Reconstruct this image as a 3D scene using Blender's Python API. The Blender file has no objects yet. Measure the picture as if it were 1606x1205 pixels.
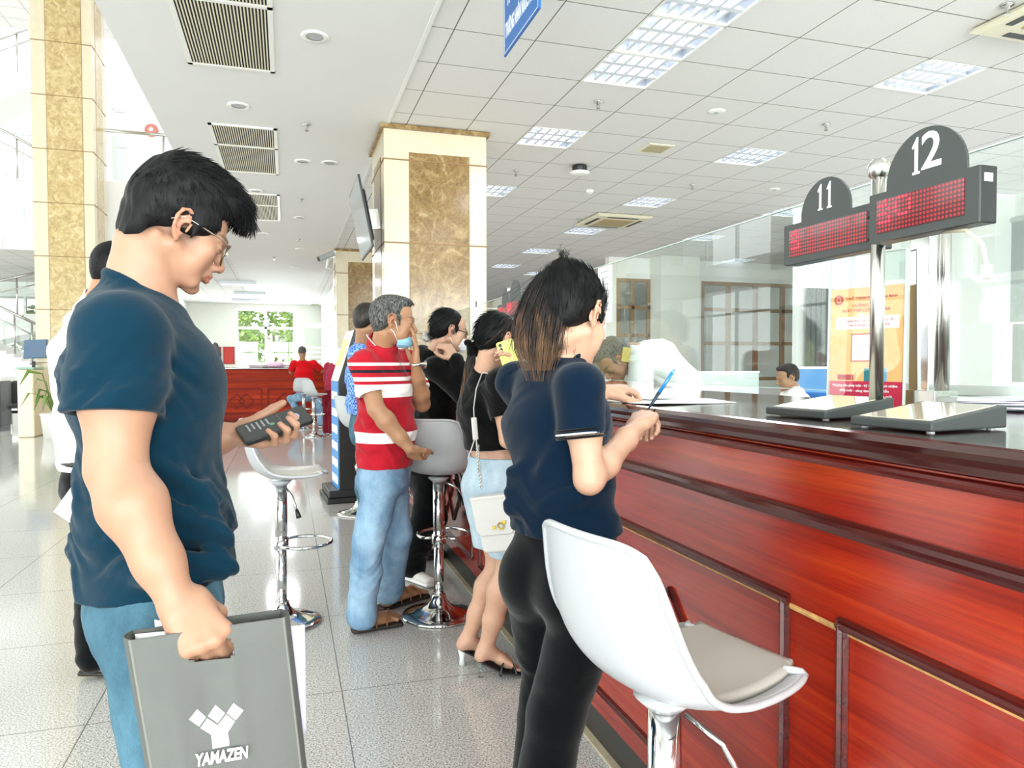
import bpy, math, random
import numpy as np
from mathutils import Vector, Matrix
PI=math.pi
random.seed(7)
SC=bpy.context.scene
COL=SC.collection
# ---------------------------------------------------------------- camera
FPX=1141.175; YAW=0.301261; PIT=-0.0278182; ROLL=-0.00152677; EYE=1.3
_F=np.array([math.sin(YAW)*math.cos(PIT),math.cos(YAW)*math.cos(PIT),math.sin(PIT)])
_R=np.array([math.cos(YAW),-math.sin(YAW),0.0]); _U=np.cross(_R,_F)
_R,_U=math.cos(ROLL)*_R+math.sin(ROLL)*_U,-math.sin(ROLL)*_R+math.cos(ROLL)*_U
_C=np.array([0,0,EYE])
def _ray(x,y): return _F+(x-803)/FPX*_R-(y-602.5)/FPX*_U
def on_z(x,y,Z): d=_ray(x,y); return _C+d*(Z-EYE)/d[2]
def on_x(x,y,X): d=_ray(x,y); return _C+d*X/d[0]
def on_y(x,y,Y): d=_ray(x,y); return _C+d*Y/d[1]
def at(x,y,dist): return _C+_ray(x,y)*dist      # a measured point of the photo at a measured distance
cd=bpy.data.cameras.new('camera'); cam=bpy.data.objects.new('camera',cd); COL.objects.link(cam)
cd.sensor_fit='HORIZONTAL'; cd.sensor_width=36; cd.lens=FPX/1606*36; cd.clip_start=0.02; cd.clip_end=300
cam.matrix_world=Matrix([[_R[0],_U[0],-_F[0],0],[_R[1],_U[1],-_F[1],0],[_R[2],_U[2],-_F[2],EYE],[0,0,0,1]])
SC.camera=cam
# ---------------------------------------------------------------- materials
def lin(c):
    if isinstance(c,str): c=tuple(int(c[i:i+2],16)/255 for i in (0,2,4))
    return tuple((v/12.92 if v<=0.04045 else ((v+0.055)/1.055)**2.4) for v in c)+(1.0,)
class NT:
    def __init__(s,m): s.t=m.node_tree; s.n=s.t.nodes; s.l=s.t.links
    def new(s,k,**kw):
        n=s.n.new(k)
        for a,b in kw.items(): setattr(n,a,b)
        return n
    def link(s,a,b): s.l.new(a,b)
    def coords(s,scale=(1,1,1),rot=(0,0,0),kind='Object',loc=(0,0,0)):
        tc=s.new('ShaderNodeTexCoord'); mp=s.new('ShaderNodeMapping'); s.link(tc.outputs[kind],mp.inputs[0])
        mp.inputs['Scale'].default_value=scale; mp.inputs['Rotation'].default_value=rot; mp.inputs['Location'].default_value=loc
        return mp.outputs[0]
    def noise(s,v,scale,detail=4,rough=.55,dist=0.0):
        n=s.new('ShaderNodeTexNoise'); s.link(v,n.inputs['Vector']); n.inputs['Scale'].default_value=scale
        n.inputs['Detail'].default_value=detail; n.inputs['Roughness'].default_value=rough; n.inputs['Distortion'].default_value=dist
        return n.outputs['Fac']
    def ramp(s,f,stops,interp='LINEAR'):
        r=s.new('ShaderNodeValToRGB'); s.link(f,r.inputs[0]); e=r.color_ramp.elements; r.color_ramp.interpolation=interp
        while len(e)<len(stops): e.new(0.5)
        for k,(p,c) in enumerate(stops): e[k].position=p; e[k].color=c if not isinstance(c,str) else lin(c)
        return r.outputs[0]
    def math(s,op,a,b=None,c=None):
        n=s.new('ShaderNodeMath',operation=op)
        for k,v in enumerate((a,b,c)):
            if v is None: continue
            if isinstance(v,(int,float)): n.inputs[k].default_value=v
            else: s.link(v,n.inputs[k])
        return n.outputs[0]
    def mix(s,f,a,b):
        n=s.new('ShaderNodeMix',data_type='RGBA')
        for k,v in ((0,f),(6,a),(7,b)):
            if isinstance(v,(int,float)): n.inputs[k].default_value=v
            elif isinstance(v,(tuple,str)): n.inputs[k].default_value=lin(v) if isinstance(v,str) else v
            else: s.link(v,n.inputs[k])
        return n.outputs[2]
    def bump(s,h,strength=.3,dist=.01):
        b=s.new('ShaderNodeBump'); s.link(h,b.inputs['Height']); b.inputs['Strength'].default_value=strength; b.inputs['Distance'].default_value=dist
        return b.outputs[0]
    def sep(s,v):
        n=s.new('ShaderNodeSeparateXYZ'); s.link(v,n.inputs[0]); return n.outputs
def mat(name,col='888888',rough=.5,metal=0.0,spec=.5,coat=0.0,sheen=0.0,sss=0.0,emit=0.0,ecol=None,vary=0.0,vscale=6,bump=0.0,bscale=40,bdist=.01,baniso=(1,1,1)):
    m=bpy.data.materials.new(name); m.use_nodes=True; t=NT(m); p=t.n['Principled BSDF']
    c=lin(col) if isinstance(col,str) else col
    p.inputs['Base Color'].default_value=c; p.inputs['Roughness'].default_value=rough; p.inputs['Metallic'].default_value=metal
    p.inputs['Specular IOR Level'].default_value=spec; p.inputs['Coat Weight'].default_value=coat; p.inputs['Coat Roughness'].default_value=.06
    p.inputs['Sheen Weight'].default_value=sheen
    if sss: p.inputs['Subsurface Weight'].default_value=sss; p.inputs['Subsurface Radius'].default_value=(.012,.005,.003); p.inputs['Subsurface Scale'].default_value=1.0
    if emit: p.inputs['Emission Strength'].default_value=emit; p.inputs['Emission Color'].default_value=lin(ecol) if ecol else c
    if vary:
        n=t.noise(t.coords(),vscale,5); f=t.ramp(n,[(.3,(1-vary,)*3+(1,)),(.7,(1+vary,)*3+(1,))])
        mm=t.new('ShaderNodeMix',data_type='RGBA',blend_type='MULTIPLY'); mm.inputs[0].default_value=1; mm.inputs[6].default_value=c; t.link(f,mm.inputs[7]); t.link(mm.outputs[2],p.inputs['Base Color'])
    if bump:
        n=t.noise(t.coords(scale=baniso),bscale,4); t.link(t.bump(n,bump,bdist),p.inputs['Normal'])
    return m
def emission(name,col,strength):
    m=bpy.data.materials.new(name); m.use_nodes=True; t=NT(m); p=t.n['Principled BSDF']; p.inputs['Base Color'].default_value=lin(col)
    p.inputs['Emission Color'].default_value=lin(col); p.inputs['Emission Strength'].default_value=strength; p.inputs['Roughness'].default_value=.4
    return m
def glass(name,tint='f2fbf8',refl=1.0,rough=0.0,haze=0.0):
    # thin pane: see-through with a Fresnel reflection
    m=bpy.data.materials.new(name); m.use_nodes=True; t=NT(m); t.n.remove(t.n['Principled BSDF']); out=t.n['Material Output']
    tr=t.new('ShaderNodeBsdfTransparent'); tr.inputs[0].default_value=lin(tint)
    gl=t.new('ShaderNodeBsdfGlossy'); gl.inputs['Roughness'].default_value=rough
    fr=t.new('ShaderNodeFresnel'); ge=t.new('ShaderNodeNewGeometry'); t.link(t.math('MULTIPLY_ADD',ge.outputs['Backfacing'],1/1.5-1.5,1.5),fr.inputs[0])
    f=t.math('MULTIPLY',fr.outputs[0],refl)
    mx=t.new('ShaderNodeMixShader'); t.link(f,mx.inputs[0]); t.link(tr.outputs[0],mx.inputs[1]); t.link(gl.outputs[0],mx.inputs[2])
    o=mx.outputs[0]
    if haze:
        df=t.new('ShaderNodeBsdfDiffuse'); df.inputs[0].default_value=(.9,.93,.92,1)
        m2=t.new('ShaderNodeMixShader'); m2.inputs[0].default_value=haze; t.link(o,m2.inputs[1]); t.link(df.outputs[0],m2.inputs[2]); o=m2.outputs[0]
    t.link(o,out.inputs[0]); return m
def wood(name,c1,c2,c3,along='Y',rough=.22,coat=.5,scale=1.0,planks=0.085):
    m=bpy.data.materials.new(name); m.use_nodes=True; t=NT(m); p=t.n['Principled BSDF']
    s={'Y':(9,.22,9),'X':(.22,9,9),'Z':(9,9,.22)}[along]
    v=t.coords(scale=tuple(k*scale for k in s))
    g=t.noise(v,1.6,6,.6,1.2); fine=t.noise(t.coords(scale=tuple(k*scale*7 for k in s)),2.2,3,.6,.3)
    base=t.ramp(g,[(.2,c1),(.5,c2),(.85,c3)])
    # boards: each strip of the veneer has its own tone
    o=t.sep(t.coords()); k=t.math('FLOOR',t.math('DIVIDE',o['Z' if along!='Z' else 'Y'],planks))
    wn=t.new('ShaderNodeTexWhiteNoise',noise_dimensions='1D'); t.link(k,wn.inputs['W'])
    tone=t.math('MULTIPLY_ADD',wn.outputs['Value'],.32,.82)
    b2=t.new('ShaderNodeMix',data_type='RGBA',blend_type='MULTIPLY'); b2.inputs[0].default_value=1; t.link(base,b2.inputs[6]); t.link(tone,b2.inputs[7])
    b3=t.new('ShaderNodeMix',data_type='RGBA',blend_type='MULTIPLY'); b3.inputs[0].default_value=1; t.link(b2.outputs[2],b3.inputs[6]); t.link(t.ramp(fine,[(.34,(.76,.70,.68,1)),(.55,(1.06,1.06,1.06,1))]),b3.inputs[7])
    t.link(b3.outputs[2],p.inputs['Base Color']); p.inputs['Roughness'].default_value=rough; p.inputs['Coat Weight'].default_value=coat; p.inputs['Coat Roughness'].default_value=.12
    if not coat: p.inputs['Specular IOR Level'].default_value=.15
    t.link(t.bump(t.noise(t.coords(scale=(6,2,6)),3,2),.05,.01),p.inputs['Normal'])
    return m
# ---------------------------------------------------------------- objects
def tag(o,label=None,cat=None,group=None,kind=None):
    if label: o['label']=label
    if cat: o['category']=cat
    if group: o['group']=group
    if kind: o['kind']=kind
    return o
def empty(name,loc,label=None,cat=None,group=None,rz=0.0):
    o=bpy.data.objects.new(name,None); COL.objects.link(o); o.empty_display_size=.1
    o.location=[float(v) for v in loc]; o.rotation_euler=(0,0,rz)
    return tag(o,label,cat,group)
def wmat(o):
    m=o.matrix_basis.copy()
    return wmat(o.parent)@o.matrix_parent_inverse@m if o.parent else m
def link(name,me,m=None,parent=None,world=False):
    o=bpy.data.objects.new(name,me); COL.objects.link(o)
    if m is not None:
        for x in (m if isinstance(m,(list,tuple)) else [m]): me.materials.append(x)
    if parent is not None:
        o.parent=parent
        if world: o.matrix_parent_inverse=wmat(parent).inverted()      # mesh given in world coordinates
    return o
def dup(o,parent=None):
    c=o.copy(); COL.objects.link(c)
    if parent is not None: c.parent=parent
    for ch in list(o.children): dup(ch,c)
    return c
def V(*a): return np.array(a,float)
def rotz(a): c,s=math.cos(a),math.sin(a); return np.array([[c,-s,0],[s,c,0],[0,0,1.]])
def rotx(a): c,s=math.cos(a),math.sin(a); return np.array([[1,0,0],[0,c,-s],[0,s,c.real]])
def roty(a): c,s=math.cos(a),math.sin(a); return np.array([[c,0,s],[0,1,0],[-s,0,c]])
class MB:
    def __init__(s): s.v=[]; s.f=[]; s.mi=[]; s.k=0
    def add(s,vs,fs):
        n=len(s.v); s.v+= [tuple(map(float,p)) for p in vs]; s.f+=[tuple(i+n for i in q) for q in fs]; s.mi+=[s.k]*len(fs); return s
    def box(s,x0,x1,y0,y1,z0,z1,M=None,o=(0,0,0)):
        vs=[(x,y,z) for z in (z0,z1) for y in (y0,y1) for x in (x0,x1)]
        if M is not None: vs=[np.asarray(o)+M@np.array(p) for p in vs]
        return s.add(vs,[(0,2,3,1),(4,5,7,6),(0,1,5,4),(2,6,7,3),(0,4,6,2),(1,3,7,5)])
    def bar(s,a,b,w,h=None,up=(0,0,1)):
        a=np.array(a,float); b=np.array(b,float); h=h or w; d=b-a; d/=np.linalg.norm(d); u=np.array(up,float)
        if abs(d@u)>.99: u=np.array([0,1.,0])
        r=np.cross(d,u); r/=np.linalg.norm(r); u=np.cross(r,d)
        vs=[p+r*sx*w/2+u*sz*h/2 for p in (a,b) for sx,sz in ((-1,-1),(1,-1),(1,1),(-1,1))]
        return s.add(vs,[(0,1,2,3),(7,6,5,4),(0,4,5,1),(1,5,6,2),(2,6,7,3),(3,7,4,0)])
    def tube(s,pts,r,n=12,closed=False,cap=True,flat=None):
        P=[np.array(p,float) for p in pts]; m=len(P); R=r if isinstance(r,(list,tuple,np.ndarray)) else [r]*m
        rings=[]; prev=None
        for i in range(m):
            t=(P[(i+1)%m]-P[i-1]) if (closed or 0<i<m-1) else (P[1]-P[0] if i==0 else P[-1]-P[-2])
            t=t/(np.linalg.norm(t)+1e-12)
            if prev is None:
                u=np.array([0,0,1.]) if abs(t[2])<.9 else np.array([1.,0,0])
            else: u=prev
            u=u-t*(u@t); u/=np.linalg.norm(u)+1e-12; prev=u; w=np.cross(t,u)
            fl=1 if flat is None else flat
            rings.append([P[i]+R[i]*(math.cos(2*PI*k/n)*u*fl+math.sin(2*PI*k/n)*w) for k in range(n)])
        vs=[p for g in rings for p in g]; fs=[]
        for i in range(m if closed else m-1):
            j=(i+1)%m
            for k in range(n): fs.append((i*n+k,i*n+(k+1)%n,j*n+(k+1)%n,j*n+k))
        if cap and not closed: fs+= [tuple(range(n-1,-1,-1)),tuple((m-1)*n+k for k in range(n))]
        return s.add(vs,fs)
    def lathe(s,prof,n=32,o=(0,0,0),M=None):
        vs=[];fs=[];m=len(prof)
        for r,z in prof:
            for k in range(n):
                p=np.array([r*math.cos(2*PI*k/n),r*math.sin(2*PI*k/n),z]); p=M@p if M is not None else p; vs.append(np.asarray(o)+p)
        for i in range(m-1):
            for k in range(n): fs.append((i*n+k,i*n+(k+1)%n,(i+1)*n+(k+1)%n,(i+1)*n+k))
        if prof[0][0]<.003: fs.append(tuple(range(n-1,-1,-1)))
        if prof[-1][0]<.003: fs.append(tuple((m-1)*n+k for k in range(n)))
        return s.add(vs,fs)
    def prism(s,poly,a,b,M=None,o=(0,0,0)):
        # polygon in local XZ... (u,v) extruded along local third axis from a to b; M columns = u,v,w axes
        M=np.eye(3) if M is None else M; n=len(poly)
        vs=[np.asarray(o)+M@np.array([u,v,w]) for w in (a,b) for u,v in poly]
        fs=[tuple(range(n-1,-1,-1)),tuple(range(n,2*n))]+[(k,(k+1)%n,n+(k+1)%n,n+k) for k in range(n)]
        return s.add(vs,fs)
    def grid(s,P):
        P=np.asarray(P,float); a,b=P.shape[:2]
        return s.add(P.reshape(-1,3),[(i*b+j,i*b+j+1,(i+1)*b+j+1,(i+1)*b+j) for i in range(a-1) for j in range(b-1)])
    def mesh(s,name,smooth=False,fix=True):
        me=bpy.data.meshes.new(name); me.from_pydata(s.v,[],s.f); me.update()
        if any(s.mi): me.polygons.foreach_set('material_index',s.mi)
        if fix:
            import bmesh
            bm=bmesh.new(); bm.from_mesh(me); bmesh.ops.recalc_face_normals(bm,faces=bm.faces); bm.to_mesh(me); bm.free()
        if smooth: me.polygons.foreach_set('use_smooth',[True]*len(me.polygons))
        me.update(); return me
    def build(s,name,m,parent=None,smooth=False,world=False,bevel=0.0,seg=2,angle=None,fix=True):
        me=s.mesh(name,smooth,fix); o=link(name,me,m,parent,world)
        if bevel:
            b=o.modifiers.new('bevel','BEVEL'); b.width=bevel; b.segments=seg; b.limit_method='ANGLE'; b.angle_limit=math.radians(40); b.harden_normals=False
        if angle is not None:
            me.polygons.foreach_set('use_smooth',[True]*len(me.polygons))
            me.set_sharp_from_angle(angle=math.radians(angle))
        return o
def axes(u,v,w): return np.stack([np.array(u,float),np.array(v,float),np.array(w,float)],1)
_font=None
def text_mesh(name,body,size,M,o,m,parent=None,align='CENTER',depth=.0006,world=False,bold=0.0,width=None,spacing=1.0):
    # lettering: local x = reading direction, y = up, z = out of the surface
    cu=bpy.data.curves.new(name,'FONT'); cu.body=body; cu.size=size; cu.align_x=align; cu.align_y='CENTER'; cu.extrude=depth; cu.offset=bold; cu.space_character=spacing; cu.resolution_u=4
    tmp=bpy.data.objects.new('tmp',cu); COL.objects.link(tmp)
    dg=bpy.context.evaluated_depsgraph_get(); dg.update()
    me=bpy.data.meshes.new_from_object(tmp.evaluated_get(dg)); bpy.data.objects.remove(tmp); bpy.data.curves.remove(cu)
    n=len(me.vertices); a=np.zeros(n*3); me.vertices.foreach_get('co',a); a=a.reshape(-1,3)
    if width and n:
        w=a[:,0].max()-a[:,0].min(); a[:,0]*=width/w
    a=np.asarray(o)+a@np.asarray(M).T
    me.vertices.foreach_set('co',a.ravel()); me.update(); me.name=name; me.materials.clear()
    return link(name,me,m,parent,world)
M={}
def marble(name,c0,c1,c2,scale=7):
    m=bpy.data.materials.new(name); m.use_nodes=True; t=NT(m); p=t.n['Principled BSDF']
    v=t.coords(); n1=t.noise(v,scale,8,.68,1.6); n2=t.noise(v,scale*2.3,6,.7,2.4)
    vein=t.math('ABSOLUTE',t.math('SUBTRACT',n2,.5)); base=t.ramp(n1,[(.3,c0),(.52,c1),(.75,c2)])
    vf=t.ramp(vein,[(0,(1,1,1,1)),(.022,(0,0,0,1))])
    t.link(t.mix(t.math('MULTIPLY',vf,.6),base,c2),p.inputs['Base Color']); p.inputs['Roughness'].default_value=.16
    return m
M['emperador']=marble('brown_marble','664b26','866a40','bfa97c',6)
M['emperador_light']=marble('golden_marble','9c8050','bda672','ddcda6',6)
M['cream']=mat('cream_stone','d6cab0',.22,vary=.05,vscale=9)
M['cream_light']=mat('cream_stone_pale','f2e5ca',.25,vary=.03,vscale=9)
M['joint']=mat('stone_joint','8a6a44',.6)
M['white_wall']=mat('white_paint','f0f1ee',.6,vary=.01)
M['grey_wall']=mat('pale_grey_paint','dcded6',.6,vary=.01)
M['gypsum']=mat('gypsum_paint','eae9e8',.7,vary=.012,vscale=2)
M['white_metal']=mat('white_enamel','f0f0ea',.35)
M['ivory']=mat('ivory_plastic','e6dfc6',.45)
M['black_plastic']=mat('black_plastic','1c1e1e',.4,bump=.1,bscale=300,bdist=.001)
M['dark_metal']=mat('dark_grey_metal','3c403f',.5,metal=.1,bump=.08,bscale=200,bdist=.001)
M['black']=mat('black_void','0a0a0a',.7)
M['chrome']=mat('chrome','d9dbda',.07,metal=1)
M['steel']=mat('brushed_steel','c9c8c2',.2,metal=1,bump=.06,bscale=60,baniso=(1,1,40))
M['stool_white']=mat('white_plastic','bcbec1',.35)
M['stool_pad']=mat('pale_grey_leatherette','b6b3aa',.42,bump=.12,bscale=60,bdist=.002)
M['stool_shaded']=mat('shaded_white_plastic','aeb0b2',.35)  # white stool plastic with its shade mixed into the colour
M['wood']=wood('varnished_rosewood','6c1209','98240f','b84413',rough=.24,coat=.34)
M['wood_mould']=wood('dark_moulding_wood','2c0707','4c0d0a','6d170d',rough=.22,coat=.35,planks=9)
M['wood_top']=wood('dark_counter_top','24090a','3a0f0c','521810',rough=.1,coat=1.0,planks=.4)
M['wood_x']=wood('far_counter_wood','6e180a','98290f','bb4818',along='X',rough=.5,coat=.0)
M['wood_mx']=wood('far_counter_moulding','4a1009','7a1f10','95300f',along='X',planks=9,rough=.45,coat=0)
M['granite_dark']=mat('dark_granite','2b2a27',.3,vary=.4,vscale=200)
M['strip']=mat('pale_stone_strip','b8ab90',.5,vary=.1,vscale=30)
M['pane']=glass('clear_glass','f9fcfb',refl=1.0)
M['office_pane']=glass('counter_glass','f6faf8',refl=.9,haze=.012)
M['frosted']=mat('frosted_glass','dfe6e2',.3)
M['pane_edge']=mat('green_glass_edge','8fb3a6',.1)
M['alu']=mat('white_aluminium','eceeec',.4)
M['brown_frame']=mat('brown_window_frame','8d6a3c',.4)
M['red_board']=mat('red_notice_board','b5302a',.6)
M['paper']=mat('white_paper','f1f1f4',.7)
M['paper_lilac']=mat('lilac_paper','dcd6ea',.7)
M['blue_sign']=mat('blue_sign_face','1c64ad',.35)
M['white_ink']=mat('white_lettering','f4f4f4',.5)
M['grey_ink']=mat('grey_print','8a8f94',.6)
M['red_ink']=mat('red_print','c4302c',.5)
M['leaf']=mat('plant_leaf','6c8a3a',.5,vary=.2,vscale=20)
M['tree']=mat('tree_leaf','8fb04a',.6,vary=.35,vscale=2.5)
M['blue_fabric']=mat('blue_partition_fabric','5d96cf',.8)
M['pale_partition']=mat('pale_green_partition','d3e0da',.4)
M['blind_dark']=mat('dark_vertical_blind','59615c',.7)
M['blind_grey']=mat('grey_roller_blind','a9aeac',.75)
M['copper_clip']=mat('brass','b89a4c',.25,metal=1)
M['lamp']=emission('tube_light','f4f7ff',7.0)
M['reflector']=mat('lamp_reflector','c6ccd3',.3,metal=.3)
M['louvre']=mat('aluminium_louvre','e4e8ee',.35,metal=.2)
# speckled polished granite floor with tile joints
def floor_mat():
    m=bpy.data.materials.new('speckled_granite'); m.use_nodes=True; t=NT(m); p=t.n['Principled BSDF']
    v=t.coords(); n=t.noise(v,150,3,.75); n2=t.noise(v,420,2,.6); big=t.noise(v,.8,2)
    c=t.ramp(n,[(.36,'62625e'),(.46,'b6b5b1'),(.53,'d8d7d3'),(.62,'efefea')])
    c2=t.ramp(n2,[(.36,(.5,.5,.5,1)),(.5,(1,1,1,1))])
    mx=t.new('ShaderNodeMix',data_type='RGBA',blend_type='MULTIPLY'); mx.inputs[0].default_value=.8; t.link(c,mx.inputs[6]); t.link(c2,mx.inputs[7])
    o=t.sep(v)
    def line(ax,off,per,w):
        k=t.math('ABSOLUTE',t.math('SUBTRACT',t.math('FRACT',t.math('DIVIDE',t.math('SUBTRACT',o[ax],off),per)),.5))
        return t.math('GREATER_THAN',k,.5-w/per)
    L=t.math('MAXIMUM',line('X',.2,.9,.0022),line('Y',3.83,.9,.0022))
    # bright atrium reflection put into the slab colour beyond the hall joint
    pale=t.math('LESS_THAN',o['X'],-.72)
    p2=t.mix(t.math('MULTIPLY',pale,.2),mx.outputs[2],'dcdcd6')
    t.link(t.mix(t.math('MULTIPLY',L,.75),p2,'3c3a36'),p.inputs['Base Color'])
    p.inputs['Roughness'].default_value=.09; p.inputs['Specular IOR Level'].default_value=.62
    t.link(t.bump(t.noise(v,1.3,2),.012,.05),p.inputs['Normal'])
    return m
M['floor']=floor_mat()
def tiles_mat():
    m=bpy.data.materials.new('ceiling_tiles'); m.use_nodes=True; t=NT(m); p=t.n['Principled BSDF']
    v=t.coords(); o=t.sep(v)
    def line(ax,off,per,w):
        k=t.math('ABSOLUTE',t.math('SUBTRACT',t.math('FRACT',t.math('DIVIDE',t.math('SUBTRACT',o[ax],off),per)),.5))
        return t.math('GREATER_THAN',k,.5-w/per)
    L=t.math('MAXIMUM',line('X',1.149,.6,.0045),line('Y',5.046,.6,.0045))
    n=t.noise(v,160,2); base=t.ramp(n,[(.3,'e2e0de'),(.7,'e9e7e5')])
    t.link(t.mix(L,base,'6d6c5e'),p.inputs['Base Color']); p.inputs['Roughness'].default_value=.8
    return m
M['tiles']=tiles_mat()
def leafy(name,c1,c2,c3):
    m=bpy.data.materials.new(name); m.use_nodes=True; t=NT(m); p=t.n['Principled BSDF']
    t.link(t.ramp(t.noise(t.coords(),5,6,.7),[(.35,c1),(.5,c2),(.65,c3)]),p.inputs['Base Color']); p.inputs['Roughness'].default_value=.7
    return m
M['foliage']=leafy('foliage','56802f','93b354','cfe08a')
H=3.637
def struct(o): o['kind']='structure'; return o
def sbox(name,m,*b,**k): return struct(MB().box(*b).build(name,m,**k))
# ------------------------------------------------------------ shell
sbox('floor',M['floor'],-11,13.6,-6,31,-.2,0)
g=MB().box(-1.15,.985,-6,30,H,H+.25)
struct(g.build('ceiling',M['gypsum']))
# tiled ceiling, open where a recessed light panel sits
LIGHTS={(3,-2),(3,-1),(3,0),(3,3),(3,7),(7,-1),(7,3),(7,7),(7,11),(7,15),(7,19),(11,7),(11,11),(9,21),(15,15)}
tc=MB(); xe=[.985]+[1.149+.6*k for k in range(0,21)]+[13.6]; ye=[-6]+[5.046+.6*k for k in range(-18,42)]
for a in range(len(xe)-1):
    for b in range(len(ye)-1):
        if (a,b-19) in LIGHTS: continue
        tc.add([(xe[a],ye[b],H+.004),(xe[a],ye[b+1],H+.004),(xe[a+1],ye[b+1],H+.004),(xe[a+1],ye[b],H+.004)],[(0,1,2,3)])
tc.box(.985,13.6,-6,30,H+.14,H+.25)
struct(tc.build('ceiling.001',M['tiles'],fix=False))
struct(MB().box(-11,-1.15,17.2,30,H+.004,H+.25).build('ceiling.002',M['tiles']))
struct(MB().box(-11,-1.15,-6,20,9.2,9.4).build('ceiling.003',M['tiles']))
sbox('trim_1',M['alu'],.955,.985,-6,30,H-.006,H+.004)
# upper floor above the hall, seen through the void
sbox('wall_void',M['white_wall'],-1.15,-1.0,-6,16.9,H+.25,5.0)
sbox('wall_mezzanine',M['white_wall'],-4.3,-1.0,16.75,17.2,H+.004,5.05)
def p_back(x,y): return on_y(x,y,29.9)
wx0,wz0=p_back(370,572)[0],p_back(370,572)[2]; wx1,wz1=p_back(463,485)[0],p_back(463,485)[2]
w=MB(); Y0,Y1=29.9,30.1
w.box(-3.6,wx0,Y0,Y1,0,H).box(wx1,13.6,Y0,Y1,0,H).box(wx0,wx1,Y0,Y1,0,wz0).box(wx0,wx1,Y0,Y1,wz1,H)
struct(w.build('wall_back',M['grey_wall']))
def window(name,m_frame,org,u,v,W,Hh,cols,rows,fw=.06,dp=.1,pane=None,out=None):
    # org lower-left corner, u along, v up; frame with mullions + pane
    n=np.cross(u,v); A=axes(u,v,n); f=MB()
    def r(x0,x1,y0,y1): f.box(x0,x1,y0,y1,-dp/2,dp/2,A,org)
    r(0,fw,0,Hh); r(W-fw,W,0,Hh); r(fw,W-fw,0,fw); r(fw,W-fw,Hh-fw,Hh)
    for c in cols: r(c*W-fw/2,c*W+fw/2,fw,Hh-fw)
    for q in rows: r(fw,W-fw,q*Hh-fw/2,q*Hh+fw/2)
    fo=struct(f.build(name,m_frame))
    gl=MB().box(fw*.5,W-fw*.5,fw*.5,Hh-fw*.5,-.004,.004,A,org).build('pane',pane or M['pane'],fo)
    return fo
X3,Y3,Z3=V(1,0,0),V(0,1,0),V(0,0,1)
window('window_1',M['alu'],(wx0,29.96,wz0),X3,Z3,wx1-wx0,wz1-wz0,[.5],[.655],fw=.09)
sbox('wall_left',M['white_wall'],-3.7,-3.55,24.2,29.9,0,H)
sbox('door_1',M['alu'],-3.55,-3.5,25.2,26.4,0,2.6)
# wall on the right of the back hall with glazed door, seen beside the second column
sbox('wall_hall',M['white_wall'],1.35,1.5,19,29.9,0,H)
fd=window('door_2',M['alu'],on_y(468,700,23)*V(1,1,0)+V(0,0,0),X3,Z3,1.65,2.55,[.999],[.45],fw=.16,dp=.08)
bands=MB(); o2=on_y(468,700,23)
for k in range(4): bands.box(o2[0]+.16,o2[0]+1.5,22.985,22.995,1.35+.14*k,1.41+.14*k)
bands.build('frosted_band',M['white_ink'],fd)
# right office wall with windows
RX=9.7
w=MB(); w.box(RX,RX+.2,-6,1.2,0,H); w.box(RX,RX+.2,8.1,9.7,0,H); w.box(RX,RX+.2,1.2,8.1,0,.98); w.box(RX,RX+.2,1.2,8.1,3.2,H)
struct(w.build('wall_right',M['white_wall']))
window('window_2',M['alu'],(RX+.1,8.1,.98),V(0,-1,0),Z3,6.9,2.22,[.25,.5,.75],[],fw=.05)
# office back wall with brown framed windows
OY=14.6
def po(x,y): return on_y(x,y,OY)
a=po(1100,441); b=po(1270,441); bot=.95
w=MB(); c0=po(955,430)[0]
xs=[c0,po(968,1)[0],po(1040,1)[0],a[0],b[0],RX]
top=a[2]
w.box(xs[0],xs[1],OY,OY+.2,0,H).box(xs[2],xs[3],OY,OY+.2,0,H).box(xs[4],13.6,OY,OY+.2,0,H)
for i in (1,3): w.box(xs[i],xs[i+1],OY,OY+.2,0,.9).box(xs[i],xs[i+1],OY,OY+.2,top,H)
struct(w.build('wall_office',M['white_wall']))
window('window_3',M['brown_frame'],(xs[1],OY+.05,.9),X3,Z3,xs[2]-xs[1],top-.9,[.36,.72],[.45,.72],fw=.07,pane=M['office_pane'])
window('window_4',M['brown_frame'],(xs[3],OY+.05,.9),X3,Z3,xs[4]-xs[3],top-.9,[.25,.5,.75],[.38,.72],fw=.08,pane=M['office_pane'])
sbox('wall_outer',M['white_wall'],13.4,13.6,9.7,30,0,H)
# left facade of the atrium, big panes (reflected in the counter glass), and the entrance side behind the camera
LX=-10.4
w=MB()
for y in (-6,1,6.5,12,17.5): w.box(LX-.2,LX,y,y+.7,0,9.2)
w.box(LX-.2,LX,23.5,30,0,9.2); w.box(LX-.2,LX,-6,23.5,8.4,9.2); w.box(LX-.2,LX,-6,23.5,0,.3); w.box(LX-.2,LX,-6,23.5,4.0,4.5)
struct(w.build('wall_facade',M['white_wall']))
k=5
for y0,y1 in ((-5.3,1),(1.7,6.5),(7.2,12),(12.7,17.5),(18.2,23.5)):
    for z0,z1 in ((.3,4.0),(4.5,8.4)):
        window('window_%d'%k,M['alu'],(LX-.1,y1,z0),V(0,-1,0),Z3,y1-y0,z1-z0,[.33,.66],[.7],fw=.07); k+=1
w=MB(); 
for x in (-11,-6.3,-2.2,2.2,6.6,10.8): w.box(x,x+.5,-6.2,-6,0,H)
w.box(-11,11.2,-6.2,-6,H-.35,H); w.box(-11,-1.15,-6.2,-6,H,9.2)
struct(w.build('wall_entrance',M['white_wall']))
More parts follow.
